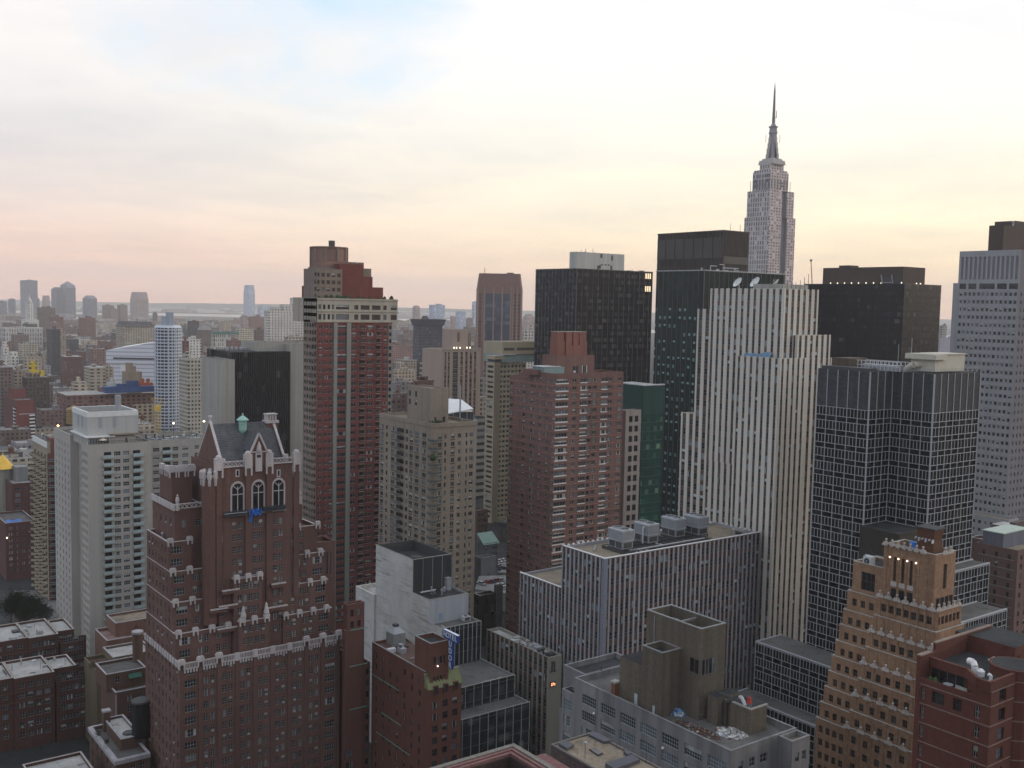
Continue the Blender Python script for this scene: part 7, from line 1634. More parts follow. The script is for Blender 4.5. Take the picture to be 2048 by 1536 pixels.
# ================================================================== pink tower with vertical strips, its neighbours
def pinktower():
 x0, y0, z = ptd(884, 699, 720)
 T = Thing('office_tower', 'pinkish stone tower with vertical brown strips, one glazed strip and a plain square top', 'building', (x0, y0, 0))
 PK = M_wall('pink_stone', (.38, .30, .255), var=.05, streak=.06, grain=.06); BRN = M_wall('strip_brown', (.16, .10, .085)); x1 = Xat(961.5, y0, z); w = x1 - x0; y1 = y0 + 26; fh = 3.3
 S = dict(frame=F_BROWN, bars=0, trans=0); rows = floors(0, z, fh, .9, 1.7, 1.2); G = dict(frame=STEEL_L, bars=2, trans=0, glasses=[GLASS[0], GLASS[1], GLASS[1], GLASS[1]])
 cols = [(w * a, w * b, st) for a, b, st in ((.07, .115, S), (.155, .20, S), (.28, .41, G), (.475, .535, S), (.60, .66, S), (.715, .775, S), (.83, .885, S))]
 facade(T, NF(x0, y0), w, 0, z, cols, rows, PK, wstyle=S, rec=.35)
 sp = T.m('spandrels')
 for c, d in rows:
  for q in cols: sp.box(x0 + q[0], y0 - .03, c - (fh - (d - c)) + .02, x0 + q[1], y0 - .002, c - .02, BRN if q[2] is S else STEEL_D)
 wl = T.m('wall'); wl.face([(x0, y0, 0), (x0, y1, 0), (x0, y1, z), (x0, y0, z)], PK); wl.face([(x1, y0, 0), (x1, y1, 0), (x1, y1, z), (x1, y0, z)], BRN); wl.face([(x0, y1, 0), (x1, y1, 0), (x1, y1, z), (x0, y1, z)], PK); T.m('roof').face([(x0, y0, z), (x1, y0, z), (x1, y1, z), (x0, y1, z)], R_TAN)
 wl.box(x0 - .3, y0 - .3, z - .6, x1 + .3, y0 - .01, z + .5, PK)
 q = ptd(906, 659, 732); X1 = Xat(936, q[1], q[2]); t = T.m('penthouse'); t.box(q[0], q[1], z, X1, q[1] + 14, q[2], PK, R_TAN); t.box(q[0] + (X1 - q[0]) * .3, q[1] - .1, z + 5, q[0] + (X1 - q[0]) * .45, q[1] - .01, q[2] - 2, BRN); t.box(X1, q[1] + 1, z, X1 + 3.4, q[1] + 12, q[2] - 2.5, M_wall('strip_brown2', (.20, .15, .13)))
 for i, u in enumerate((908, 913, 920, 934, 940)): T.m('floodlight' if i == 0 else 'floodlight.%03d' % i).lathe(Xat(u, y0 + 2, z), y0 + 2, [(.3, z + .2), (.5, z + 1), (.2, z + 1.6)], M_glow('flood_glow', (1, .85, .6), 2.5), 6)
 sh = T.m('west_wing'); sh.box(x1 + .02, y0 + 3, 0, Xat(975, y0 + 3, 90), y1, Zat(795, x1, y0), M_far('tan_far_near', (.30, .26, .22), (.05, .05, .055), 3.2, 3.3, .5, .5))
 # the white sloped skylight in front of it
 a = ptd(899, 817, 470); b_ = T.m('skylight') if False else None
pinktower()
def skylight():
 a, b, c = ptd(897, 796, 480), ptd(942, 801, 480), ptd(898, 817, 470)
 T = Thing('sloped_skylight', 'bright white sloped roof with a dark glazed side beyond the tan apartment tower', 'building', (a[0], a[1], 0)); m = T.m('sloped_roof')
 P = [(a[0] - 6, a[1] + 8, a[2]), (b[0], b[1] + 8, b[2] - .2), (c[0] + 10, c[1] - 5, c[2]), (c[0] - 8, c[1] - 5, c[2] - 2.0)]
 m.face(P, WHITE); m.face([(p[0], p[1], p[2] - .4) for p in P], STEEL)
 for i in range(4): j = (i + 1) % 4; m.face([P[i], P[j], (P[j][0], P[j][1], P[j][2] - .4), (P[i][0], P[i][1], P[i][2] - .4)], WHITE)
 e = ptd(942, 833, 474); g = T.m('glazed_wall'); g.prism([(c[0] - 8, c[1] - 4.6), (c[0] + 10.5, c[1] - 4.6), (b[0] + .3, b[1] + 7.6), (a[0] - 6, a[1] + 7.6)], 0, e[2] + 2.5, M_curtain('skylight_glass', 2, 2.2, 0, 0, [(0, (.03, .035, .04)), (1, (.08, .09, .09))]))
 mm = T.m('mullions')
 for k in range(6): t = k / 5; x = c[0] - 8 + 18.5 * t; mm.box(x - .1, c[1] - 4.75, 0, x + .1, c[1] - 4.62, e[2] + 2.5, MULL)
 T.m('mast').bar((Xat(918, c[1] - 5, 90), c[1] - 6, 60), (Xat(918, c[1] - 5, 90), c[1] - 6, Zat(770, c[0], c[1] - 6)), .35, STEEL)
skylight()

def simple(name, label, px, py, d, pl, pr, mat, extras=(), z0=0, cat='building', group=None, roofm=None, par=.8, win=None, ewin=None, deep=None):
 """a plain block from its north-east roof corner; win gives real openings"""
 x0, y0, z = ptd(px, py, d); T = Thing(name, label, cat, (x0, y0, 0), group)
 x1 = Xat(pr, y0, z); y1 = Yat(pl, x0, z) if pl is not None else y0 + (deep or 20)
 if win or ewin: shell(T, x0, y0, x1, y1, z0, z, mat, roofm or R_GREY, par, .35, north=win(x1 - x0, z0, z) if win else None, east=ewin(y1 - y0, z0, z) if ewin else None)
 else: shell(T, x0, y0, x1, y1, z0, z, mat, roofm or R_GREY, par, .35)
 return T, x0, y0, x1, y1, z
def W(n, w, fh=3.1, h=1.7, st=None, top=.9, marg=.5, sill=.8):
 def f(width, z0, z): return dict(cols=reg(width, n, w, marg), rows=floors(z0, z, fh, sill, h, top), wstyle=st or dict(frame=F_GREY, bars=0, trans=1))
 return f

# dark slab, chamfered rotated tower
DSL = M_far('dark_slab_wall', (.075, .078, .095), (.03, .033, .045), 3.3, 3.7, .45, .5, (.08, .08, .09), .0)
T, x0, y0, x1, y1, z = simple('office_tower', 'dark slate coloured slab tower with flared cornice standing alone mid distance', 840, 640, 1250, 826.5, 885.5, DSL)
T.m('cornice').prism([(x0 - 1, y0 - 1), (x1 + 1, y0 - 1), (x1 + 1, y1 + 1), (x0 - 1, y1 + 1)], z - 7, z + 1, M_wall('slab_cornice', (.085, .085, .1)), R_DARK, [(x0 - 3, y0 - 3), (x1 + 3, y0 - 3), (x1 + 3, y1 + 3), (x0 - 3, y1 + 3)])
T.m('roof_hut').prism([(x0 + 8, y0 + 4), (x0 + 16, y0 + 4), (x0 + 16, y0 + 12), (x0 + 8, y0 + 12)], z, z + 5, STEEL_D, None, [(x0 + 10, y0 + 6), (x0 + 14, y0 + 6), (x0 + 14, y0 + 10), (x0 + 10, y0 + 10)])
def rotated():
 c = ptd(999, 580, 1150); a = math.atan2(_f[0], _f[1]); T = Thing('office_tower', 'reddish brown tower set at an angle with blue glass centre and chamfered top', 'building', (c[0], c[1], 0))
 ex = np.array([math.cos(-a + .0), math.sin(-a), 0]); fwd = np.array([math.sin(a), math.cos(a), 0])
 ex = np.array([math.cos(a), -math.sin(a), 0]); hw = 46.5 / 2065 * 1150; z0 = c[2]; zt = Zat(547, c[0], c[1]); RB = M_wall('red_brown_tower', (.235, .14, .12), var=.06, streak=.06, grain=.05); LT = M_wall('pier_light', (.36, .235, .20), var=.04, grain=.05)
 def Q(u, v): p = np.array([c[0], c[1], 0]) + ex * u + fwd * v; return (p[0], p[1])
 O = [Q(-hw * .92, 0), Q(hw * .92, 0), Q(hw, 6), Q(hw, 40), Q(-hw, 40), Q(-hw, 6)]
 b = T.m('shaft'); b.prism(O, 0, z0, RB); O1 = [Q(-hw * .86, 1), Q(hw * .86, 1), Q(hw * .9, 7), Q(hw * .9, 38), Q(-hw * .9, 38), Q(-hw * .9, 7)]; b.prism(O, z0, zt, RB, R_DARK, O1)
 g = T.m('glazing'); BGm = M_curtain('blue_grey_glass', 2.2, 3.8, 0, 0, [(0, (.03, .037, .06)), (.7, (.05, .06, .085)), (1, (.12, .13, .15))], .2)
 def strip(u0, u1, za, zb, off, m, mb): P = [Q(u0, -off), Q(u1, -off), Q(u1, 0.2), Q(u0, .2)]; mb.prism(P, za, zb, m)
 for k in range(3): strip(hw * (-.60 + .37 * k), hw * (-.28 + .37 * k), 0, z0 - 4, .2, BGm, g)
 for u in (.62, .80, -.86): strip(hw * u, hw * (u + .1), 0, z0 - 4, .2, M_curtain('brown_strip_glass', 3, 3.8, 0, 0, [(0, (.03, .025, .028)), (1, (.09, .06, .055))], .2, spandrel=(.16, .10, .085), sp_frac=.35), g)
 p = T.m('piers')
 for u in (-.95, -.66, -.27, .10, .47, .57, .75, .93): strip(hw * u, hw * (u + .055), 0, z0 + (zt - z0) * .2, .7, LT, p)
 T.m('mast').bar((*Q(-hw * .66, 12), zt), (*Q(-hw * .66, 12), zt + 6), .3, STEEL_D)
 T.m('roof_hut').prism([Q(hw * .3, 10), Q(hw * .6, 10), Q(hw * .6, 20), Q(hw * .3, 20)], zt, zt + 1.5, RB)
rotated()

# green glass block and the pale pier building in front of it
x0, y0, z = ptd(1286, 772, 440)
GG = M_curtain('green_glass', 2.0, 3.9, 0, 0, [(0, (.010, .045, .035)), (.55, (.014, .06, .046)), (.85, (.03, .10, .075)), (1, (.16, .26, .17))], .18, spandrel=(.010, .052, .042), sp_frac=.45, spec=.4)
T, x0, y0, x1, y1, z = glasstower('glass_block', 'bottle green glass office block with a pale roof rim beside the pink brick apartments', 1287, 773, 440, 1225, 1328, GG, 4.0, 4.0, 3.9, mm=M_flat('mullion_green', (.03, .075, .06), .4), proud=.08, mw=.1, rails=True)
T.m('roof_rim').box(x0 - .4, y0 - .4, z + .3, x1 + .2, y0 + .6, z + .8, STEEL_L); T.m('roof_rim').box(x0 - .4, y0 + .6, z + .3, x0 + .6, y1, z + .8, STEEL_L); T.m('roof').face([(x0, y0, z + .35), (x1, y0, z + .35), (x1, y1, z + .35), (x0, y1, z + .35)], R_WHITE)
gm = T.m('upper_band'); gm.box(x0 - .1, y0 - .12, z - 12, x1 + .05, y0 - .085, z - .1, M_wall('green_panel', (.018, .07, .055), var=.08, grain=.05)); gm.box(x0 - .12, y0, z - 12, x0 - .085, y1, z - .1, M_wall('green_panel', (.018, .07, .055)))
SQ = dict(frame=F_DARK, bars=0, trans=0, glasses=[GLASS[0]] * 4)
PALEP = M_wall('pale_pier_stone', (.37, .33, .30), var=.06, grain=.06)
simple('office_block', 'narrow pale stone block with two columns of dark square windows before the green glass', 1252, 822, 400, 1238, 1282.5, PALEP, win=lambda w, a, b: dict(cols=[(w * .22, w * .46), (w * .58, w * .82)], rows=floors(a, b, 3.9, .9, 2.4, 1.5), wstyle=SQ, rec=.3))

# brick flats beside the gothic tower, toward the hotel
BB2 = M_wall('brick_brown', (.155, .072, .056), tint=(.11, .06, .05)); SS = dict(frame=F_DARK, bars=0, trans=1)
T, xa, ya, xb, yb, za = simple('brick_tower', 'plain brown brick flats stepping down between the gothic tower and the white party wall', 694, 1211, 262, 686, 729, BB2, win=W(2, .95, 3.0, 1.7, SS), deep=24)
shell(T, xb + .02, ya + .5, Xat(741.5, ya + .5, za), ya + 20, 0, Zat(1328, xb, ya + .5), BB2, R_BROWN, .9, .35, north=dict(cols=[(.9, 1.8)], rows=floors(0, Zat(1328, xb, ya + .5), 3.0, .8, 1.6, .9), wstyle=SS))
shell(T, Xat(690, ya - 1.5, za - 8), ya - 1.6, xb - 1.2, ya - .02, 0, Zat(1262, xa, ya - 1.6), BB2, R_BROWN, .9, .35, north=W(2, .95, 3.0, 1.7, SS)(3, 0, 20))
for i, (za_, zb_) in enumerate(((1416, 0), (1330, 0), (1258, 0))): T.m('copper_ledge' if i == 0 else 'copper_ledge.%03d' % i).box(xa, ya - 1.75, Zat(za_, xa, ya) - .1, xb, ya - 1.6, Zat(za_, xa, ya) + .12, M_flat('verdigris', (.13, .25, .20)))

# ================================================================== lower left: brown flats with pale flat roofs
BDS = dict(frame=F_GREY, bars=1, trans=1)
def flats(label, px, py, d, pr, pl, seed, rr=R_WHITE, jogs=True):
 x0, y0, z = ptd(px, py, d); T = Thing('brick_flats', label, 'building', (x0, y0, 0), 'brown brick flats with pale roofs'); fh = 2.95
 x1 = Xat(pr, y0, z); y1 = Yat(pl, x0, z); xe = x0 + (x1 - x0) * .62
 CO = M_wall('coping_pale', (.42, .38, .35), var=.06)
 st = dict(frame=F_GREY, bars=1, trans=1, ac=.1)
 def n(w, k): return dict(cols=reg(w, k, 1.5, .8, st), rows=floors(0, z, fh, .8, 1.6, 1.1), wstyle=st, rec=.25)
 shell(T, x0 - 14, y0 + 1.2, x0, y1, 0, z, BRICK_D, rr, .7, .35, north=n(14, 4), coping=CO)
 shell(T, x0, y0, xe, y1, 0, z, BRICK_D, rr, .7, .35, north=n(xe - x0, 4), coping=CO)
 shell(T, xe, y0 + 2.4, x1, y1 - 3, 0, z, BRICK_D, rr, .7, .35, north=n(x1 - xe, 3), coping=CO)
 # terrace storey in front, one floor down, and a wider base
 zt = z - fh - .6
 shell(T, xe + .5, y0 - .6, x1 + 3.0, y0 + 2.3, 0, zt, BRICK_D, R_BROWN, .8, .3, north=n(x1 + 2.5 - xe, 4));
 for k in range(2): T.m('wall').box(x0 - 14, y0 - .25, z - 4.3 - 3 * k, xe, y0 - .02 if k else y0 - .01, z - 4.1 - 3 * k, M_wall('brick_dark_band', (.14, .07, .06)))
 r = random.Random(seed); clutter(T, x0 - 8, y0 + 2, x1 - 3, y1 - 2, z - .7, 11, seed, (.4, 1.2))
 for i in range(5): u, v = r.uniform(x0, x1 - 2), r.uniform(y0 + 2, y1 - 2); T.m('roof_vent').bar((u, v, z - .7), (u, v, z + 1.2), .06, STEEL_D)
 for i in range(5):
  u = x1 + r.uniform(-3, 2.6); P = Thing('potted_shrub', 'terrace bush %s %s of the %s' % (r.choice(('in a planter', 'by the parapet', 'against the wall')), ('at the outer end', 'near the inner end', 'beside the window', 'midway along', 'at the corner')[i], 'upper' if seed == 71 else ('middle' if seed == 72 else 'lowest')) + ' pale roofed flats', 'plant', (u, y0 + .8, zt - .8)); s = r.uniform(.7, 1.3)
  lf = P.m('foliage'); rb = random.Random(seed * 10 + i)
  for k in range(70): a, b_, c_ = rb.gauss(0, .45 * s), rb.gauss(0, .35 * s), rb.uniform(.2, 2 * s); q = .16; lf.face([(u + a - q, y0 + .8 + b_, zt - .8 + c_), (u + a + q * rb.uniform(-.4, .4), y0 + .8 + b_ - q, zt - .8 + c_ + q), (u + a + q, y0 + .8 + b_ + q * .5, zt - .8 + c_)], LEAF)
  P.m('planter').box(u - .5, y0 + .5, zt - .8, u + .5, y0 + 1.1, zt - .4, RUST)
flats('brown brick flats, farthest of the pale roofed ones at the lower left edge', 58, 1277, 330, 152, 33, 71)
flats('brown brick flats with terrace, middle of the pale roofed ones at the lower left edge', 29, 1358, 300, 156, 6, 72)
x1, y1, z = ptd(162, 1503, 262); y0 = y1 - 22; x0 = Xat(45, y1, z)
T = Thing('brick_flats', 'lowest brown flats roof cut by the bottom edge at lower left', 'building', (x0, y0, 0)); shell(T, x0, y0, x1, y1, 0, z, BRICK_D, R_WHITE, .7, .35, north=W(6, 1.4)(x1 - x0, 0, z), coping=M_wall('coping_pale', (.42, .38, .35)))
T.root['group'] = 'brown brick flats with pale roofs'; shell(T, x0 - 12, y0, x0 - .02, y1 - 2.5, 0, z - .02, BRICK_D, R_WHITE, .7, .35); clutter(T, x0, y0 + 2, x1 - 2, y1 - 1, z - .8, 8, 77)

# terraced houses in the gap beside the gothic tower
def gap():
 CO = M_wall('coping_lilac', (.40, .38, .40), var=.08); B3 = M_wall('brick_umber', (.125, .075, .055), tint=(.10, .065, .05)); st = dict(frame=F_GREY, bars=1, trans=1); TB = M_wall('brick_olive', (.15, .12, .08))
 x0, y0, z = ptd(232, 1522, 250); T = Thing('brick_house', 'low brick house with a broad lilac stone cornice and rooftop storey beside the gothic tower', 'building', (x0, y0, 0))
 x1, y1 = Xat(300, y0, z), Yat(179, x0, z)
 shell(T, x0, y0, x1, y1, 0, z, B3, R_GREY, .9, .6, coping=CO, east=dict(cols=reg(y1 - y0, 5, 1.1, .6, st), rows=floors(0, z, 3, .8, 1.7, 1.4), wstyle=st), north=dict(cols=reg(x1 - x0, 3, 1.2, .6, st), rows=floors(0, z, 3, .8, 1.7, 1.4), wstyle=st))
 T.m('cornice').box(x0 - .5, y0 - .5, z - .9, x0 + .0, y1, z + .05, CO); T.m('cornice').box(x0, y0 - .5, z - .9, x1, y0, z + .05, CO)
 p = ptz(243, 1503, z - .9); px_, py_ = p[0], p[1] + .3; zz = z + 2.0
 shell(T, px_, py_, x1, y1 - 1.5, z - .9, zz, B3, R_WHITE, .5, .4, coping=CO, part='rooftop_storey', roofpart='rooftop_storey_roof', north=dict(cols=[(4.2, 5.4, st)], rows=[(z - .1, z + 1.5)], wstyle=st))
 ch = T.m('chimney'); cy = y1 - 2.5; ch.box(px_ - .4, cy - .8, z - .9, px_ + 1.2, cy + .8, z + 4.2, B3); ch.box(px_ - .6, cy - 1, z + 4.2, px_ + 1.4, cy + 1, z + 4.7, CO)
 N = Thing('water_tank', 'black netted cylindrical tank on the low house roof beside the gothic tower', 'tank', (x1 - 3, (py_ + y1) / 2, zz)); tx = Xat(285, y0 + 7, zz + 4); N.m('barrel').lathe(tx, y0 + 8, [(2.3, zz - .5), (2.3, zz + 8.4)], M_wall('netting_black', (.014, .015, .017), streak=.5), 18); N.m('cap').lathe(tx, y0 + 8, [(2.45, zz + 8.4), (2.3, zz + 8.8)], STEEL_D, 18)
 q = Thing('roof_pool', 'dark round cover lying on the low house roof', 'cover', (px_ + 3, py_ + 4, zz - .5)); q.m('cover').lathe(px_ + 3.0, py_ + 4, [(1.5, zz - .48), (1.4, zz - .1), (.2, zz)], STEEL_D, 16)
 x0, y0, z = ptd(231, 1386, 285); T2 = Thing('brick_house', 'umber brick house with stone corner quoins and a green awning on its setback', 'building', (x0, y0, 0))
 x1, y1 = x0 + 12, y0 + 15
 shell(T2, x0, y0, x1, y1, 0, z, B3, R_GREY, .8, .35, coping=CO, north=dict(cols=[(3.2, 4.4, st), (6.2, 7.4, st)], rows=floors(0, z, 3, .8, 1.7, 1.0), wstyle=st)); T2.m('wall').box(x0 - .1, y0 - .1, 0, x0 + .35, y0 - .003, z - .5, CO)
 xs, ys = x0 - 1.4, y0 + 4; zs = Zat(1350, xs, ys); shell(T2, xs, ys, xs + 11, ys + 11, z - .8, zs, B3, R_GREY, .7, .35, coping=CO, north=dict(cols=[(2.4, 3.8, st)], rows=[(zs - 2.8, zs - 1.0)], wstyle=st))
 T2.m('awning').prism([(xs + 6, ys - 1.3), (xs + 9.5, ys - 1.3), (xs + 9.5, ys), (xs + 6, ys)], zs - 1.9, zs - .9, M_flat('awning_green', (.02, .09, .06)), None, [(xs + 6, ys - .2), (xs + 9.5, ys - .2), (xs + 9.5, ys), (xs + 6, ys)])
 x0, y0, z = ptd(193, 1343, 300); T3 = Thing('brick_house', 'olive brick house end with bushy roof edge beside the quoined house', 'building', (x0, y0, 0)); shell(T3, x0, y0, x0 + 6, y0 + 14, 0, z, TB, R_BROWN, .9, .35, north=dict(cols=[(1.6, 2.7, st)], rows=floors(0, z, 3, .8, 1.7, 1.0), wstyle=st))
 shell(T3, x0 + 6, y0 + 5, x0 + 18, y0 + 16, 0, z + 1.5, TB, R_WHITE, .7, .35, coping=CO)
 x4, y4, z4 = ptd(214, 1282, 325); T4 = Thing('brick_house', 'rust brick house with angled parapet and roof garden below the balcony tower', 'building', (x4, y4, 0)); RBK = M_wall('brick_rust', (.20, .11, .08)); shell(T4, x4, y4, x4 + 15, y4 + 14, 0, z4, RBK, R_PINK, .9, .35, coping=CO, north=dict(cols=reg(15, 4, 1.2, .8, st), rows=floors(0, z4, 3, .8, 1.7, 1.2), wstyle=st)); shell(T4, x4 + 4, y4 + 5, x4 + 19, y4 + 16, z4 - 1, z4 + 3.6, RBK, R_TAN, .7, .35, coping=CO)
 c = ptd(275, 1262, 300); T5 = Thing('tower_house', 'squat octagonal brick turret with stone rim beside the gothic tower', 'turret', (c[0], c[1], 0)); T5.m('shaft').lathe(c[0], c[1], [(1.5, 0), (1.5, c[2] - .6)], B3, 8); T5.m('rim').lathe(c[0], c[1], [(1.7, c[2] - .6), (1.7, c[2])], CO, 8)
 r = random.Random(13)
 # roof garden bushes
 def bush(label, x, y, z, s, seed):
  P = Thing('roof_bush', label, 'plant', (x, y, z)); rb = random.Random(seed); lf = P.m('foliage')
  for k in range(int(160 * s)):
   a, b_, c_ = rb.gauss(0, .5 * s), rb.gauss(0, .5 * s), abs(rb.gauss(.9 * s, .5 * s)); q = rb.uniform(.12, .26)
   lf.face([(x + a - q, y + b_, z + c_), (x + a + q * rb.uniform(-.5, .5), y + b_ - q, z + c_ + q), (x + a + q, y + b_ + q * .5, z + c_)], LEAF)
  P.m('stem').bar((x, y, z), (x, y, z + 1.0 * s), .06, RUST)
 for i, (u, v, d, s, l) in enumerate(((188, 1330, 304, 1.5, 'tall bushes massed on the olive brick roof edge, nearest the white tower corner'), (202, 1330, 304, 1.2, 'rounder bush on the olive brick roof edge'), (238, 1248, 336, 1.3, 'bush on the rust brick roof garden below the balconies'), (272, 1252, 336, 1.5, 'bush on the rust brick roof garden close to the turret'), (256, 1280, 330, 1.0, 'low bush behind the angled parapet'), (196, 1462, 262, .9, 'small plant against the rooftop storey of the low house'), (214, 1478, 258, .8, 'small plant farther along the rooftop storey of the low house'))):
  p = ptd(u, v + 6, d); bush(l, p[0], p[1], p[2] - .6, s, 90 + i)
gap()

# ================================================================== left edge: zigzag balconies, gold roof, brick towers
def zigzag():
 x0, y0, z = ptd(94, 884, 445); T = Thing('apartment_building', 'apartment tower with sawtooth rows of tan balconies behind the beige tower', 'building', (x0, y0, 0))
 CR = M_wall('cream_concrete', (.36, .31, .23), var=.08); RB = M_wall('brick_redbrown', (.19, .085, .07)); y1 = Yat(66, x0, z); x1 = Xat(118, y0, z); d = y1 - y0; fh = 2.85
 SD = dict(frame=F_GREY, bars=2, trans=0, glasses=[GLASS[0], GLASS[0], GLASS[1], M_glass('pane_green', (.05, .10, .085))])
 rows = floors(0, z - 5, fh, .3, 2.0, .4)
 facade(T, EF(x0, y0), d, 0, z - 5, reg(d, 4, 3.2, .6, SD), rows, CR, wstyle=SD, rec=1.0); facade(T, NF(x0, y0), x1 - x0, 0, z - 5, [((x1 - x0) * .3, (x1 - x0) * .75, SD)], rows, RB, wstyle=SD, rec=.4)
 w = T.m('wall'); w.box(x0, y0, z - 5, x1, y1, z, CR, R_GREY); w.box(x0 - .3, y0 - .2, z - 2.6, x0 - .01, y1, z - .1, WHITE)
 w.box(Xat(101, y0, z), y0 - .3, z - 10, Xat(112, y0, z), y0 + 6, z + 1.5, RB)
 b = MB(); b.face([(-2.6, 0, 0), (2.6, 0, 0), (0, -2.4, 0)], CR); b.face([(-2.6, 0, -.15), (2.6, 0, -.15), (0, -2.4, -.15)], CR)
 for p, q in (((-2.6, 0), (0, -2.4)), ((0, -2.4), (2.6, 0))): b.face([(*p, -.15), (*q, -.15), (*q, 1.0), (*p, 1.0)], CR)
 bme = b.mesh('balcony'); b = MB(); b.box(-2.2, -1.3, -.15, 2.2, 0, .05, STEEL); b.box(-2.2, -1.35, .9, 2.2, -1.28, 1.0, STEEL_L); b.box(-2.2, -1.33, .1, 2.2, -1.3, .85, M_flat('balcony_glass', (.06, .09, .085), .3)); nme = b.mesh('balcony')
 for c, dd in rows:
  for k in range(4): T.add('balcony', bme, (x0, y0 + .6 + (d - 1.2) * (k + .5) / 4, c - .4), (-1, 0), 6, 3)
  T.add('balcony', nme, (x0 + (x1 - x0) * .52, y0, c - .4), (0, -1), 5, 2)
 clutter(T, x0 + 1, y0 + 2, x1 - 1, y1 - 3, z, 8, 101, (.5, 1.8))
zigzag()
RB1 = M_wall('brick_wine', (.185, .062, .058), var=.08); RB2 = M_wall('brick_plum', (.135, .058, .055), var=.08)
def wine():
 x0, y0, z = ptd(32, 801, 830); T = Thing('apartment_building', 'wine red brick apartment slab with a blank wall and white balconies at its edges', 'building', (x0, y0, 0)); x1, y1 = Xat(69, y0, z), Yat(8, x0, z); fh = 2.85
 zb = z - 11
 shell(T, x0, y0, x1, y1, 0, z, RB1, R_GREY, .8, .35); T.m('wall').box(x0 + 2, y0 - .1, zb - .3, x1 - .01, y0 - .002, zb, WHITE)
 b = MB(); b.box(-2, -1.4, -.2, 2, 0, .1, WHITE); b.box(-2, -1.45, .1, 2, -1.4, 1.0, WHITE); b.box(-1.8, -.05, .1, 1.8, 0, 2.1, GLASS[0]); bme = b.mesh('balcony'); k = z - 7
 while k > 3:
  T.add('balcony', bme, (x0, y0 + 3, k), (-1, 0), 5, 2)
  if k < zb: T.add('balcony', bme, (x1 - 2.2, y0, k), (0, -1), 5, 2)
  k -= fh
 facade(T, EF(x0 - .05, y0 + 6), y1 - y0 - 6, 0, z - 1, reg(y1 - y0 - 6, 6, 1.4, .5), floors(0, z - 1, fh, .8, 1.5, 1), RB2, part='wing_wall')
 q = ptd(25, 777, 850); T.m('penthouse').box(q[0], q[1], z - 1, Xat(52, q[1], q[2]), q[1] + 18, q[2], RB1, R_DARK); clutter(T, x0 + 2, y0 + 2, x1 - 1, y0 + 10, z - .8, 7, 103, (.6, 1.8))
wine()
def plum():
 x0, y0, z = ptd(24, 968, 505); T = Thing('apartment_building', 'plum brick block with pale glazed bay and grey rooftop box under the gold roof', 'building', (x0, y0, 0)); x1, y1 = Xat(70, y0, z), Yat(2, x0, z); fh = 2.85; w = x1 - x0
 BY = dict(frame=F_GREY, bars=2, trans=0, glasses=[GLASS[0], GLASS[2], GLASS[3], GLASS[3]]); st = dict(frame=F_GREY, bars=1, trans=0)
 shell(T, x0, y0, x1, y1, 0, z, RB2, R_WHITE, .8, .35, north=dict(cols=[(w * .12, w * .34, BY), (w * .55, w * .65, st), (w * .80, w * .87, st)], rows=floors(0, z, fh, .7, 1.8, 1.5), wstyle=st))
 q = ptd(33, 936, 512); T.m('rooftop_box').box(q[0], q[1] + 2, z - .8, Xat(57, q[1], q[2]), q[1] + 10, q[2], CONC_G)
 x2, y2, z2 = ptd(11, 1047, 478); T2 = Thing('apartment_building', 'lower plum brick block with small square windows and a blue tarp on its roof', 'building', (x2, y2, 0)); w2 = Xat(71, y2, z2) - x2
 shell(T2, x2, y2, x2 + w2, y0 - .5, 0, z2, RB2, R_GREY, .8, .35, north=dict(cols=[(w2 * .10, w2 * .22, BY), (w2 * .36, w2 * .40, st), (w2 * .54, w2 * .62, st), (w2 * .74, w2 * .82, st)], rows=floors(0, z2, fh, .7, 1.5, 1.2), wstyle=st), coping=CONC)
 B = MB();
 for i in range(6): B.face([(x2 + .8 + i * 1.1, y2 + 1, z2 - .3 + .4 * math.sin(i)), (x2 + 1.9 + i * 1.1, y2 + 1, z2 - .3 + .4 * math.sin(i + 1)), (x2 + 1.9 + i * 1.1, y2 + 4.5, z2 + .6 + .3 * math.sin(i + 2)), (x2 + .8 + i * 1.1, y2 + 4.5, z2 + .6 + .3 * math.sin(i * 2))], TARP)
 tag(link('blue_tarp', B.mesh('blue_tarp')), 'blue tarp on the roof edge of the lower plum brick block', 'tarp')
 c = ptd(6, 936, 520); G = Thing('gold_roof_turret', 'bright gold pyramid roof on a pale drum at the left edge', 'turret', (c[0], c[1], 0)); r = 5.6; zt = Zat(908, c[0], c[1])
 G.m('drum').lathe(c[0], c[1], [(r * .82, 0), (r * .82, c[2])], M_wall('drum_pale', (.30, .29, .25)), 20); G.m('gold_roof').lathe(c[0], c[1], [(r, c[2]), (.1, zt)], M_flat('gold_leaf', (.75, .46, .07), .35, .08, .3), 20); G.m('finial').lathe(c[0], c[1], [(.25, zt), (.12, zt + 1.0)], M_flat('gold_leaf', (.75, .46, .07)), 8)
 Lm = Thing('street_lamp', 'lit lamp on the wall of the lower plum brick block', 'lamp', (x2 + 2, y2 - .3, 0)); p = pty(14, 1077, y2 - .5); Lm.m('bulb').lathe(p[0], p[1], [(.1, p[2]), (.35, p[2] + .3), (.1, p[2] + .6)], M_glow('lamp_glow', (1, .8, .5), 6), 8)
plum()

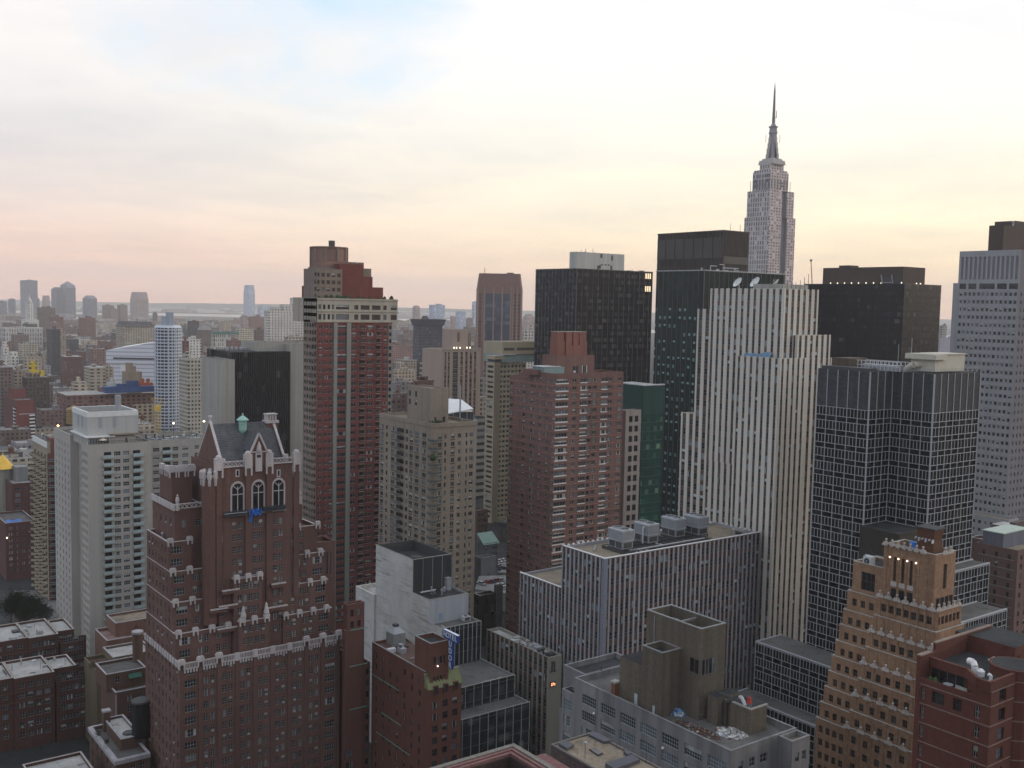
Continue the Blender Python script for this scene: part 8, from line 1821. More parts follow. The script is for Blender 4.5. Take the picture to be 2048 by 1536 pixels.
# ================================================================== right edge, behind the grid tower
def rightmid():
 BM = M_wall('brick_mauve', (.165, .10, .09), var=.08); BR2 = M_wall('brick_band_red', (.19, .075, .06)); st = dict(frame=F_DARK, bars=0, trans=1)
 x0, y0, z = ptd(2012, 1089, 345); T = Thing('brick_tower', 'mauve brown brick tower with pink roof terrace right of the grid tower', 'building', (x0, y0, 0)); y1 = Yat(1940, x0, z); d = y1 - y0; x1 = Xat(2031, y0, z)
 shell(T, x0, y0, x1, y1, 0, z, BM, R_PINK, .8, .35, coping=CONC, east=dict(cols=[(d * .2, d * .25, st), (d * .35, d * .4, st), (d * .55, d * .6, st), (d * .75, d * .80, st)], rows=[(z - 7, z - 5.2)] + floors(0, z - 16, 3.1, .8, 1.5, 1), wstyle=st, skip=lambda i, j: i == 2 and False), north=W(2, .9, 3.1, 1.6, st)(x1 - x0, 0, z))
 T.m('wall').box(x0 - .12, y0, z - 9, x0 - .003, y1, z - 8.6, CONC); T.m('wall').box(x0 - .06, y0, z - 13.5, x0 - .003, y1, z - 9, BR2)
 q = ptd(2010, 1053, 358); T.m('penthouse').box(q[0], q[1], z - .8, q[0] + 8, Yat(1982, q[0], q[2]), q[2], BM, R_WHITE); T.m('penthouse').box(q[0] + 3, q[1] - 2, z - .8, q[0] + 9, q[1] - .02, q[2] + 1.2, M_wall('shed_mauve', (.11, .085, .085)))
 L = Thing('street_lamp', 'tall lamp post with a bright head in front of the mauve brick tower', 'lamp', (x0 - 1, y0 - 1, z - 3)); p = ptd(2020, 1067, 342); L.m('post').bar((p[0], p[1], p[2] - 22), (p[0], p[1], p[2]), .12, STEEL_D); L.m('bulb').lathe(p[0], p[1], [(.1, p[2]), (.35, p[2] + .3), (.1, p[2] + .6)], M_glow('lamp_white', (1, .95, .85), 5), 8)
 x0, y0, z = ptd(2036, 1102, 330); T = Thing('brick_tower', 'dark brick block cut by the right edge with cream sills and a green trimmed roof', 'building', (x0, y0, 0));
 shell(T, x0, y0, x0 + 20, y0 + 14, 0, z, BM, R_TAN, .8, .35, east=dict(cols=reg(14, 3, 1.0, .6, st), rows=floors(0, z, 3.1, .8, 1.6, 1), wstyle=st), north=W(5, 1.1, 3.1, 1.6, st)(20, 0, z))
 for c_, d_ in floors(0, z, 3.1, .8, 1.6, 1): T.m('sill_band').box(x0 - .15, y0 + 1, c_ - .2, x0 - .003, y0 + 13, c_ - .02, CONC_G)
 gr = T.m('green_trim'); gr.box(x0 + 2, y0 + 6, z - .8, x0 + 18, y0 + 13, z + 4.0, M_wall('block_blue', (.14, .15, .19)), R_DARK); gr.box(x0 + 1.8, y0 + 5.8, z + 4.0, x0 + 18.2, y0 + 13.2, z + 4.3, M_flat('trim_pale', (.40, .46, .40)))
rightmid()

# ================================================================== foreground roof edges
def fore():
 x, y, z = ptd(1184.6, 1464.6, 175)
 T = Thing('loft_building', 'brick building with a tan gravel roof and dark equipment pads cut by the bottom edge', 'building', (x, y, 0)); q = ptz(1104, 1490, z); BP = M_wall('brick_pinkgrey', (.13, .095, .09), grain=.4, gs=1.4); st = dict(frame=F_DARK, bars=1, trans=1)
 xe = q[0]; yN = y - 60
 T.m('wall').face([(xe, y, 0), (xe, yN, 0), (xe, yN, z), (xe, y, z)], BP); T.m('wall').face([(xe, y, 0), (x, y, 0), (x, y, z), (xe, y, z)], BP); T.m('wall').face([(x, yN, 0), (x, y, 0), (x, y, z), (x, yN, z)], BP); T.m('roof').face([(xe, yN, z - .15), (x, yN, z - .15), (x, y, z - .15), (xe, y, z - .15)], R_TAN)
 c = T.m('coping'); c.box(xe - .1, yN, z - .25, xe + .3, y + .1, z + .1, M_flat('coping_dark', (.11, .095, .09))); c.box(xe + .3, y - .3, z - .25, x, y + .1, z + .1, M_flat('coping_dark', (.11, .095, .09))); c.box(x - .3, yN, z - .25, x + .1, y - .3, z + .1, M_flat('coping_dark', (.11, .095, .09)))
 pd = M_flat('pad_slate', (.075, .075, .09), .7)
 for i, (pts, h) in enumerate((([(1117, 1492), (1134, 1487), (1148, 1494), (1134, 1502)], .35), ([(1177, 1473), (1188, 1467), (1225, 1485), (1208, 1488)], .3), ([(1247, 1509), (1254, 1506), (1264, 1512), (1256, 1515)], .4), ([(1210, 1534), (1264, 1516), (1280, 1526), (1230, 1545)], .5))):
  P = [ptz(u, v, z - .12)[:2] for u, v in pts]; T.m('equipment_pad' if i == 0 else 'equipment_pad.%03d' % i).prism(P, z - .12, z + h, pd)
 P = [ptz(u, v, z - .1)[:2] for u, v in ((1178, 1500), (1188, 1498), (1206, 1508), (1196, 1512))]; T.m('skylight').prism(P, z - .14, z + .15, M_flat('skylight_dark', (.05, .05, .05), .2));
 rl = T.m('railing')
 pts = [(1155, 1510), (1170, 1500), (1190, 1494), (1206, 1494), (1233, 1497), (1248, 1504), (1276, 1518), (1300, 1530)]
 W3 = [ptz(u, v, z - .15) for u, v in pts]
 for a in W3: rl.bar(a, (a[0], a[1], z + 1.0), .025, STEEL_D, 4)
 p = ptz(1170, 1515, z); D = Thing('satellite_dish', 'small dark dish on a thin pole above the tan gravel roof', 'dish', (p[0], p[1], z - .15)); D.m('pole').bar((p[0], p[1], z - .15), (p[0], p[1], z + 2.3), .04, STEEL_D); D.m('reflector').lathe(p[0], p[1], [(.05, z + 2.1), (.32, z + 2.3), (.28, z + 2.55), (.05, z + 2.6)], STEEL, 12)
 p = ptz(1292, 1528, z); M = Thing('roof_mast', 'thin dark mast at the edge of the tan gravel roof', 'mast', (p[0], p[1], z)); M.m('pole').bar((p[0], p[1], z), (p[0], p[1], z + 3.2), .05, STEEL_D)
 # moulded parapet of the roof right below
 x, y, z = ptd(1028, 1486, 105); T = Thing('brick_building', 'nearest roof corner with pink and brown moulded parapet at the bottom edge', 'building', (x, y, 0)); PKm = M_wall('moulding_pink', (.20, .10, .095)); DKm = M_wall('moulding_dark', (.06, .04, .038)); ST = M_wall('coping_stone', (.20, .185, .165))
 prof = [(0, .55, 0, ST), (.55, .75, -.10, DKm), (.75, 1.1, -.02, PKm), (1.1, 1.3, -.14, DKm), (1.3, 1.65, -.05, PKm), (1.65, 1.85, -.3, DKm)]
 m = T.m('parapet')
 for a, b, dz, mt in prof:
  m.box(x - 40, y - b, z - 2.5, x - a, y - a, z + dz, mt); m.box(x - b, y - 40, z - 2.5, x - a, y - b, z + dz, mt)
 T.m('wall').box(x - 40, y - 40, 0, x - .6, y - .6, z - 2.5, PKm); T.m('roof').face([(x - 40, y - 40, z - 2.2), (x - 1.8, y - 40, z - 2.2), (x - 1.8, y - 1.8, z - 2.2), (x - 40, y - 1.8, z - 2.2)], M_roof('roof_mauve', (.10, .085, .085)))
 pl = T.m('bulkhead'); p = ptz(1000, 1532, z - 2.2); pl.box(p[0] - 1.0, p[1] - 6, z - 2.2, p[0] + 1.0, p[1], z - 1.9, STEEL_D); pl.box(p[0] + 1.3, p[1] - 8, z - 2.2, p[0] + 4.8, p[1] - 1.2, z - 1.6, PKm)
fore()

# ================================================================== small houses and car parks in the gap between the towers
def gapcars():
 GB = M_wall('gap_grey_brick', (.17, .175, .18)); st = dict(frame=F_DARK, bars=0, trans=0)
 def lot(lab, pts, zz):
  P = [ptz(u, v, zz) for u, v in pts]; b = MB(); b.prism([p[:2] for p in P], 0, zz, M_roof('car_park_concrete', (.33, .33, .32))); o = link('pavement', b.mesh('pavement')); o['kind'] = 'structure'; o['label'] = lab
 lot('pale car park deck between the tan tower and the pink apartments', [(950, 1178), (958, 1152), (1022, 1150), (1022, 1188)], 8.0); lot('upper pale car park between the towers', [(960, 1042), (975, 1022), (1030, 1022), (1030, 1046)], .3); lot('narrow car park strip between the towers', [(985, 1145), (992, 1118), (1022, 1118), (1022, 1146)], .5)
 T, x0, y0, x1, y1, z = simple('grey_house', 'small grey house with a green tiled roof in the gap between the tower blocks', 968, 1088, 503, 955, 997, GB, win=W(5, .9, 3.2, 1.5, st))
 T.m('green_roof').face([(x0 - .5, y0 - .5, z - .5), (x1 + .5, y0 - .5, z - .5), (x1 + .2, y0 + 6, z + 4.2), (x0 - .2, y0 + 6, z + 4.2)], M_flat('roof_green', (.20, .30, .26), .7)); T.m('green_roof').face([(x0 - .5, y0 - .5, z - .5), (x0 - .2, y0 + 6, z + 4.2), (x0 - .5, y0 + 6, z - .5)], GB)
 simple('grey_house', 'grey blank walled house in front of the green roofed one', 962, 1117, 488, 950, 992, M_wall('gap_pale', (.24, .245, .25)), win=W(1, 1.2, 9, 1.6, st), deep=10)
 simple('brick_house', 'brown low house behind the green roofed house', 955, 1022, 580, 940, 976, M_wall('brick_umber', (.125, .075, .055)), win=W(4, 1, 3.2, 1.5, st), deep=12)
 simple('glass_block', 'dark glazed block below the car park deck', 960, 1192, 400, 948, 992, M_curtain('gap_glass', 1.6, 3.2, 0, 0, [(0, (.012, .014, .016)), (.9, (.03, .034, .036)), (1, (.08, .085, .085))]), deep=12)
 simple('slate_block', 'plain slate grey wall slice beside the dark glazed block', 993, 1172, 410, 988, 1006, M_wall('gap_slate', (.12, .14, .15)), deep=10)
 simple('striped_house', 'pale striped block with dark window bands behind the tan tower edge', 953, 835, 700, 940, 975, M_far('grey_bands', (.33, .31, .28), (.045, .05, .055), 9, 4.6, .9, .45), deep=25)
 tr = Thing('street_tree', 'dark green street tree in the gap behind the green roofed house', 'tree', ptz(1003, 1080, .1)); b = tr.base; lf = tr.m('crown'); r = random.Random(5)
 for k in range(700): a, c_, e = r.gauss(0, 3), r.gauss(0, 3), r.gauss(8, 2.4); q = r.uniform(.3, .7); lf.face([(b[0] + a - q, b[1] + c_, e), (b[0] + a, b[1] + c_ - q, e + q), (b[0] + a + q, b[1] + c_ + q, e)], LEAF)
 tr.m('trunk').bar((b[0], b[1], 0), (b[0], b[1], 7), .3, RUST)
 # cars
 def car(col):
  m = MB(); body = M_flat('car_' + col, dict(white=(.6, .6, .6), silver=(.35, .36, .38), black=(.02, .02, .022), red=(.3, .03, .03), blue=(.04, .06, .16), yellow=(.6, .36, .03))[col], .3, .03)
  m.box(-2.2, -.88, .35, 2.2, .88, .85, body); m.prism([(-1.7, -.8), (1.1, -.8), (1.1, .8), (-1.7, .8)], .85, 1.42, GLASS[0], body, [(-1.25, -.68), (.6, -.68), (.6, .68), (-1.25, .68)])
  for u in (-1.4, 1.4):
   for v in (-.9, .9): m.bar((u, v - .1, .35), (u, v + .1, .35), .34, STEEL_D, 10)
  return m.mesh('parked_car')
 meshes = {}
 spots = [(966, 1032, 'white'), (973, 1036, 'silver'), (981, 1030, 'white'), (989, 1035, 'black'), (996, 1031, 'white'), (1003, 1036, 'white'), (1000, 1026, 'silver'), (996, 1124, 'white'), (1002, 1128, 'white'), (998, 1134, 'silver'), (1005, 1138, 'black'), (1006, 1122, 'white'), (994, 1142, 'blue'), (975, 1166, 'red'), (984, 1165, 'blue'), (992, 1163, 'red'), (1000, 1162, 'silver'), (1003, 1172, 'white'), (1006, 1178, 'white'), (962, 1169, 'silver'), (978, 1018, 'yellow'), (984, 1021, 'yellow')]
 names = {'white': 'white', 'silver': 'silver', 'black': 'black', 'red': 'dark red', 'blue': 'blue', 'yellow': 'yellow'}
 for i, (u, v, c) in enumerate(spots):
  if c not in meshes: meshes[c] = car(c)
  zz = 8.02 if v > 1150 else (.52 if v > 1110 else .32); p = ptz(u, v, zz); o = link('parked_car', meshes[c], None, p, (i * 37 % 7) * .05 + (1.57 if i % 3 else 0))
  place = 'on the deck below the grey houses' if v > 1150 else ('in the narrow lot beside the grey house' if v > 1110 else 'in the upper lot between the towers')
  tag(o, '%s car parked %s' % (names[c], place), 'car', 'cars parked between the towers')
gapcars()

# street trees at the lower left
def tree(label, x, y, h, r, seed, group):
 T = Thing('street_tree', label, 'tree', (x, y, 0), group); rb = random.Random(seed); lf = T.m('crown'); t = T.m('trunk')
 t.prism([(x - .3, y - .3), (x + .3, y - .3), (x + .3, y + .3), (x - .3, y + .3)], 0, h * .5, RUST, None, [(x - .18, y - .18), (x + .18, y - .18), (x + .18, y + .18), (x - .18, y + .18)])
 for k in range(7): a = k * .9; t.bar((x, y, h * .4), (x + r * .7 * math.cos(a), y + r * .7 * math.sin(a), h * rb.uniform(.6, .9)), .09, RUST, 5)
 cl = [(rb.gauss(0, r * .45), rb.gauss(0, r * .45), h * rb.uniform(.5, .95)) for k in range(14)]
 for k in range(1800):
  c = rb.choice(cl); a, b, e = c[0] + rb.gauss(0, r * .26), c[1] + rb.gauss(0, r * .26), c[2] + rb.gauss(0, h * .09); q = rb.uniform(.2, .5)
  lf.face([(x + a - q, y + b, e), (x + a + q * rb.uniform(-.5, .5), y + b - q, e + q), (x + a + q, y + b + q * .6, e)], LEAF)
for i, (u, v, h, r, l) in enumerate(((22, 1215, 13, 4.5, 'dark street tree nearest the left edge below the plum brick block'), (40, 1206, 14, 5, 'big dark street tree below the plum brick block'), (58, 1212, 12, 4.5, 'dark street tree below the zigzag balconies'), (50, 1228, 11, 4, 'lower dark street tree just above the pale flat roof'), (78, 1222, 10, 3.5, 'small dark street tree beside the beige tower foot'))):
 p = ptz(u, v + 12, 6); tree(l, p[0], p[1], h, r, 200 + i, 'street trees at the lower left')

# ================================================================== unseen blocks added around the viewpoint to shut off part of the sky
def behind():
 for lab, x0, y0, x1, y1, z, m in (('added unseen grey slab just behind the camera, blocking part of the sky', -42, -46, -5, 30, 140, M_far('view_grey', (.26, .26, .27), (.05, .055, .06), 3.2, 3.1, .5, .5)), ('added unseen brown block north of the viewpoint, blocking part of the sky', 12, -92, 62, -34, 112, M_far('view_brown', (.18, .12, .10), (.05, .05, .055), 3.2, 3.0, .5, .5)), ('added unseen pale block north west of the viewpoint, blocking part of the sky', 105, -70, 150, -18, 100, M_far('view_pale', (.34, .31, .28), (.05, .05, .055), 3.2, 3.0, .5, .5)), ('added unseen dark block east of the brick gothic tower, blocking part of the sky', -34, 95, 8, 150, 96, M_far('view_dark', (.07, .075, .08), (.03, .035, .04), 3.2, 3.6, .6, .6))):
  T = Thing('sky_blocker', lab, 'building', (x0, y0, 0)); T.m('wall').box(x0, y0, 0, x1, y1, z, m); T.m('penthouse').box(x0 + 8, y0 + 8, z, x1 - 8, y1 - 8, z + 5, m)
behind()
# street at the lower left
def street():
 z = .012; b = MB(); P = [ptz(u, v, z) for u, v in ((-60, 1330), (-10, 1180), (22, 1180), (60, 1330))]; b.face(P, M_roof('street_tar', (.075, .075, .078))); o = link('road', b.mesh('road')); o['kind'] = 'structure'; o['label'] = 'street at the lower left'
 b = MB(); b.face([ptz(u, v, .10) for u, v in ((62, 1330), (24, 1180), (112, 1180), (150, 1330))], M_roof('pavement_grey', (.20, .195, .185))); o = link('pavement', b.mesh('pavement')); o['kind'] = 'structure'; o['label'] = 'pavement under the street trees at the lower left'
street()
# ================================================================== the city beyond
FARRECT = []
LAND = [(20, 737, 'the large brown slab'), (12, 690, 'the white stepped blocks'), (65, 728, 'the yellow building'), (106, 660, 'the slate beige twin slab'), (190, 737, 'the slotted tan block'), (264, 746, 'the blank tan block'), (193, 699, 'the reddish apartment towers'), (142, 715, 'the dark red block'), (260, 700, 'the white ribbed hall'), (336, 655, 'the round balcony tower'), (380, 719, 'the pale beige slab'), (250, 793, 'the long rose complex'), (270, 652, 'the mansard roofed block'), (449, 668, 'the copper roofed building'), (567, 622, 'the white punched building'), (491, 659, 'the buff classical block'), (59, 606, 'the white clock tower'), (43, 656, 'the white colonnaded building'), (112, 634, 'the first red topped tower'), (174, 636, 'the second red topped tower'), (498, 640, 'the lone glass tower'), (500, 700, 'the black glass block'), (855, 640, 'the dark slab tower'), (800, 726, 'the cream arched block'), (862, 723, 'the tan stone office'), (920, 699, 'the pink stone tower'), (800, 692, 'the far rose block'), (1000, 620, 'the angled reddish tower'), (50, 801, 'the wine red slab'), (20, 908, 'the gold roof')]
def far(label, pl, pc, pr, top, d, mat, shape='flat', name='building', cat='building', base=0, extra=None, note=None, group=None, deep=None):
 x0, y0, z = ptd(pc, top, d); T = Thing(name, label, cat, (x0, y0, 0), group)
 x1 = Xat(pr, y0, z); y1 = Yat(pl, x0, z) if pl < pc - .2 else y0 + (deep or (x1 - x0) * .8)
 if deep: y1 = min(y1, y0 + deep)
 FARRECT.append((x0 - 4, y0 - 4, x1 + 4, y1 + 4))
 b = T.m('body'); w, h = x1 - x0, y1 - y0; cx, cy = (x0 + x1) / 2, (y0 + y1) / 2
 def ring(s): return [(cx - w / 2 * s, cy - h / 2 * s), (cx + w / 2 * s, cy - h / 2 * s), (cx + w / 2 * s, cy + h / 2 * s), (cx - w / 2 * s, cy + h / 2 * s)]
 if shape == 'flat':
  b.prism(ring(1), base, z, mat); T.m('parapet').prism(ring(1.01), z, z + .9, mat); r = random.Random(int(pc * 7 + top))
  rh = T.m('roof_bulkhead')
  for k in range(2): u, v = x0 + w * r.uniform(.1, .6), y0 + h * r.uniform(.15, .6); rh.box(u, v, z, u + w * .25, v + h * .25, z + r.uniform(2.5, 6), mat)
 elif shape == 'dome':
  n = z - w * .5; b.prism(ring(1), base, n, mat); t = T.m('dome_roof'); prev = ring(1); pz = n
  for k in range(1, 6): s_ = math.cos(k * math.pi / 10.5); zz = n + (z - n) * math.sin(k * math.pi / 10); t.prism(prev, pz, zz, mat, None, ring(s_)); prev, pz = ring(s_), zz
 elif shape == 'pyr':
  n = z - w * .42; k = z - w * .75; b.prism(ring(1), base, k, mat); t = T.m('pyramid_roof'); t.prism(ring(1), k, n, mat, None, ring(.86)); t.prism(ring(.86), n, z, mat, None, ring(.02))
 elif shape == 'mansard':
  n = z - w * .35; b.prism(ring(1), base, n, mat); T.m('mansard_roof').prism(ring(1), n, z, mat, None, ring(.55))
 elif shape == 'step':
  b.prism(ring(1), base, z - (z - base) * .22, mat); t = T.m('upper_storeys'); t.prism(ring(.8), z - (z - base) * .22, z - (z - base) * .08, mat); t.prism(ring(.6), z - (z - base) * .08, z, mat)
 elif shape == 'taper':
  b.prism(ring(1), base, z * .75, mat); T.m('tapered_top').prism(ring(1), z * .75, z, mat, None, ring(.82))
 if extra: extra(T, x0, y0, x1, y1, z)
 return T
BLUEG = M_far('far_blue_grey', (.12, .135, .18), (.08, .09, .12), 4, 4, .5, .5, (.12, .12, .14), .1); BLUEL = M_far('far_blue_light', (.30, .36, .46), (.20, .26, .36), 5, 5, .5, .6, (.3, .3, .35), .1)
FPINK = M_far('far_pink', (.30, .22, .205), (.12, .10, .11), 4, 4, .5, .5); FGREY = M_far('far_grey', (.24, .235, .24), (.06, .06, .07), 3.6, 3.6, .45, .5); FTAN = M_far('far_tan', (.36, .30, .235), (.06, .055, .055), 3.6, 3.4, .45, .5)
FWHITE = M_far('far_white', (.55, .53, .49), (.07, .07, .08), 4.2, 3.6, .42, .5, (.4, .39, .37)); FRED = M_far('far_red', (.155, .075, .062), (.045, .04, .045), 3.4, 3.2, .42, .5); FBRN = M_far('far_brown', (.135, .098, .084), (.035, .033, .036), 3.2, 3.2, .45, .5)
FDARK = M_far('far_dark', (.085, .08, .085), (.025, .026, .03), 3.2, 3.4, .5, .5, (.09, .09, .09)); FROSE = M_far('far_rose', (.205, .13, .115), (.05, .045, .05), 3.4, 3.2, .42, .5); FBUFF = M_far('far_buff', (.42, .37, .29), (.06, .055, .055), 4.4, 3.5, .6, .5)
# downtown, four to six kilometres off
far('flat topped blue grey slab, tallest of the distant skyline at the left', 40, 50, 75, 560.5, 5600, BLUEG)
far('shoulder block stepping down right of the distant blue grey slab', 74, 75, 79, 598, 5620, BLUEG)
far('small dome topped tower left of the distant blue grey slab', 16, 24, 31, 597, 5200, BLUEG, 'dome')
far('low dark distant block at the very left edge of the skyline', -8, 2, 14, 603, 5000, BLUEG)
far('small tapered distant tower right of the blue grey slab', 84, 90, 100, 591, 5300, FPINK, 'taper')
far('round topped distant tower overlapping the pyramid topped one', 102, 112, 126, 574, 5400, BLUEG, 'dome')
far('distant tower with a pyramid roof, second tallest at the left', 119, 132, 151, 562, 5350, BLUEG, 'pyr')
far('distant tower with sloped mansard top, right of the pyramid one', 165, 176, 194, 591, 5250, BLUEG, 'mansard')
far('dull pink distant block, first right of the mansard topped tower', 204, 212, 228, 611, 4300, FROSE); far('small dull pink distant block between two taller pink ones', 222, 228, 236, 619, 4250, FROSE); far('dull pink distant block left of the stepped pink tower', 234, 240, 255, 610, 4350, FROSE)
far('distant stepped tower with blue shaded and pink lit faces', 260, 274, 297, 584, 5150, FPINK, 'taper')
far('tiny dark pointed distant clock tower between pink tower and water', 305, 308, 315, 623, 3900, FDARK, 'pyr')
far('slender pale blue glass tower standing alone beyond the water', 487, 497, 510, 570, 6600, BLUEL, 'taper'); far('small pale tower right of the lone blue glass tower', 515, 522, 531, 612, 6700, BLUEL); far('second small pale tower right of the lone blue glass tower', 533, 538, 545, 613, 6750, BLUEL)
# across the river behind the middle
far('pinkish distant riverside tower left of the wedge topped one', 825, 830, 840, 611, 3900, FPINK, 'mansard'); far('wedge topped pale riverside tower over the dark slab', 858, 868, 890, 610, 4000, BLUEL); far('pale grey distant tower behind the pink stone tower penthouse', 911, 918, 932, 624, 3700, BLUEL); far('pinkish low distant block left of the reddish angled tower', 900, 905, 912, 634, 3650, FPINK); far('tall thin pale distant tower touching the reddish angled tower', 944, 948, 956, 604, 4100, BLUEL); far('hazy pink distant tower between angled tower and black glass', 1046, 1054, 1069, 628, 3300, FPINK, 'mansard'); far('pinkish distant block right of the thin pale tower, lower', 932, 938, 946, 637, 3600, FROSE)
far('pale distant block low between black office block and grey tower', 1879, 1884, 1894, 652, 1500, FGREY); far('bluish pale blank block below the gap at the grey concrete tower', 1872, 1880, 1912, 680, 1100, M_wall('pale_lilac', (.36, .36, .42), var=.06))
# mid distance, left
far('pale stone clock tower with lantern top rising over the long white colonnade', 50, 58, 68, 606, 2350, FWHITE, extra=lambda T, x0, y0, x1, y1, z: (T.m('lantern').lathe((x0 + x1) / 2, (y0 + y1) / 2, [((x1 - x0) * .5, z), ((x1 - x0) * .42, z + 6), ((x1 - x0) * .22, z + 11), (.8, z + 17), (.1, z + 24)], M_wall('lantern_white', (.62, .60, .56)), 10), T.m('shaft_base').box(x0 - 8, y0 - 4, 0, x1 + 9, y1 + 4, z - 38, FWHITE)))
far('long white building with tall window bays, far left', 0, 8, 86, 656, 2150, M_far('far_colonnade', (.52, .50, .47), (.09, .09, .10), 5.0, 9, .4, .7))
far('brown block in front of the long white building', 22, 26, 58, 670, 2000, FBRN); far('brownish slab behind the white clock tower, right side', 74, 80, 111, 616, 2700, FBRN)
far('red topped brown tower with a light, left of two', 98, 104, 127, 634, 2500, FRED); far('red topped brown tower with lights, right of two', 157, 163, 191, 636, 2450, FRED)
far('dark slate and beige paired slab tower in mid distance left', 93, 105, 120, 660, 1500, FDARK); far('beige half of the paired slab tower', 120, 120.5, 132, 663, 1500, FTAN)
far('beige block with dark mansard roof and rows of windows', 232, 246, 307, 652, 1850, FBUFF, 'flat', extra=lambda T, x0, y0, x1, y1, z: T.m('mansard_roof').prism([(x0 - 1, y0 - 1), (x1 + 1, y0 - 1), (x1 + 1, y1 + 1), (x0 - 1, y1 + 1)], z - 1, z + 8, FDARK, None, [(x0 + 4, y0 + 4), (x1 - 4, y0 + 4), (x1 - 4, y1 - 4), (x0 + 4, y1 - 4)]))
far('white stepped apartment block at the far left, upper', 0, 6, 19, 684, 1250, FWHITE, 'step'); far('white stepped block left of the yellow building', 14, 20, 40, 704, 1150, FWHITE, 'step')
def yel(T, x0, y0, x1, y1, z): T.m('wing').box(x1, y0 + 3, 0, x1 + 8, y1, z - 7, M_far('far_yellow', (.62, .46, .03), (.05, .045, .03), 6, 5, .4, .45, (.5, .4, .1), 0))
far('bright yellow painted building among brick rooftops', 57, 58, 73, 728, 1080, M_far('far_yellow', (.62, .46, .03), (.05, .045, .03), 6, 5, .4, .45, (.5, .4, .1), 0), extra=yel)
far('low brown rooftop block in front of the yellow building', 44, 52, 98, 757, 985, FBRN)
far('beige ribbed block right behind the yellow building', 46, 50, 84, 716, 1150, FTAN)
far('large brown slab with a dense window grid at the left edge', -30, 2, 26, 737, 950, FBRN); far('grey brown pair of low blocks between brown slab and yellow building', 25, 30, 58, 742, 1020, FTAN)
far('tan apartment block with dark window slots in front of the white arena', 168, 182, 212, 737, 1000, M_far('far_slots', (.40, .345, .27), (.04, .04, .045), 5.5, 3.2, .5, .45)); far('tan block with sunlit orange corner right of the slotted tan block', 200, 212, 227, 736, 1030, FTAN); far('low tan wing left of the slotted tan block', 142, 150, 176, 767, 960, M_far('far_slots', (.40, .345, .27), (.04, .04, .045), 5.5, 3.2, .5, .45))
far('blank tan windowless block with a taller lift shaft', 244, 254, 284, 746, 930, M_wall('far_blank_tan', (.30, .24, .185), var=.05), extra=lambda T, x0, y0, x1, y1, z: T.m('lift_shaft').box(x0 + 1, y0 + 2, z, x0 + 6, y0 + 8, z + 9, M_wall('far_blank_tan', (.30, .24, .185))))
far('reddish brown apartment towers left of the white arena', 175, 184, 211, 699, 1350, FROSE); far('grey beige tower just left of the reddish one', 172, 174, 184, 690, 1380, FGREY)
far('tall dark red brick block in the brick rooftops, centre left', 120, 130, 165, 715, 1300, FRED)
far('pale beige apartment slab right of the round balcony tower', 358, 376, 402, 719, 780, M_far('far_slab_rows', (.40, .37, .31), (.05, .05, .055), 2.6, 3.0, .55, .5))
def cr(T, x0, y0, x1, y1, z): T.m('cream_front').box(x0 + (x1 - x0) * .42, y0 - .6, 0, x1, y0 - .05, z - 9, M_far('far_cream_grid', (.42, .35, .26), (.04, .038, .04), 4.6, 3.25, .55, .6)); T.m('roof_edge').box(x0, y0 - .5, z - .6, x1, y0 + 1, z + .6, M_wall('far_brick_rose', (.26, .13, .105)))
far('long rose brick complex with cream gridded front behind the white rooftop box', 99, 135, 430, 793, 900, M_far('far_rose_grid', (.22, .115, .095), (.04, .038, .042), 4.6, 3.25, .5, .55, vary=0), extra=cr, deep=40)
def craned():
 x, y, z = ptd(315, 797, 760); T = Thing('tower_crane', 'yellow tower crane in front of the cream gridded brick complex', 'crane', (x, y, 0)); Y = M_flat('crane_yellow', (.55, .36, .05), .5, .1); m = T.m('tower'); r = 1.5
 zb = Zat(850, x, y) - 10
 for a, b in ((-r, -r), (r, -r), (r, r), (-r, r)): m.bar((x + a, y + b, zb), (x + a, y + b, z - 6), .22, Y, 4)
 k = zb
 while k < z - 8: m.bar((x - r, y - r, k), (x + r, y - r, k + 2.5), .14, Y, 4); m.bar((x - r, y - r, k + 2.5), (x - r, y + r, k), .14, Y, 4); k += 2.5
 j = T.m('jib'); A = [(x - 4.5, y, z), (x + 3, y, z - .6), (x, y, z - 6), (x - 4.5, y, z)]; j.path(A, .3, Y, 4); j.path([(x, y, z - 6), (x + 7, y, z - 3.5)], .22, Y, 4); T.m('cab').box(x - 2, y - 2, z - 9, x + 2, y + 2, z - 5.5, Y)
 c = ptd(1630, 565, 640); C = Thing('construction_crane', 'thin pinkish crane jib leaning on the skyline beside the spired skyscraper', 'crane', (c[0], c[1], c[2] - 20)); e = Zat(522, c[0], c[1]); t_ = (Xat(1622, c[1], e), c[1], e); P = M_flat('crane_pink', (.45, .22, .17), .6); j = C.m('jib')
 for o in (-.5, .5): j.bar((c[0] + o, c[1], c[2] - 20), (t_[0] + o * .4, t_[1], t_[2]), .14, P, 4)
 for k in range(12): f = k / 12; g = (k + 1) / 12; q = lambda s, o: (c[0] + (t_[0] - c[0]) * s + o * (1 - .6 * s), c[1], c[2] - 20 + (t_[2] - c[2] + 20) * s); j.bar(q(f, -.5), q(g, .5), .1, P, 4)
 C.m('hook_block').box(t_[0] - .5, t_[1] - .5, t_[2] - .4, t_[0] + .5, t_[1] + .5, t_[2] + .8, STEEL_D)
craned()
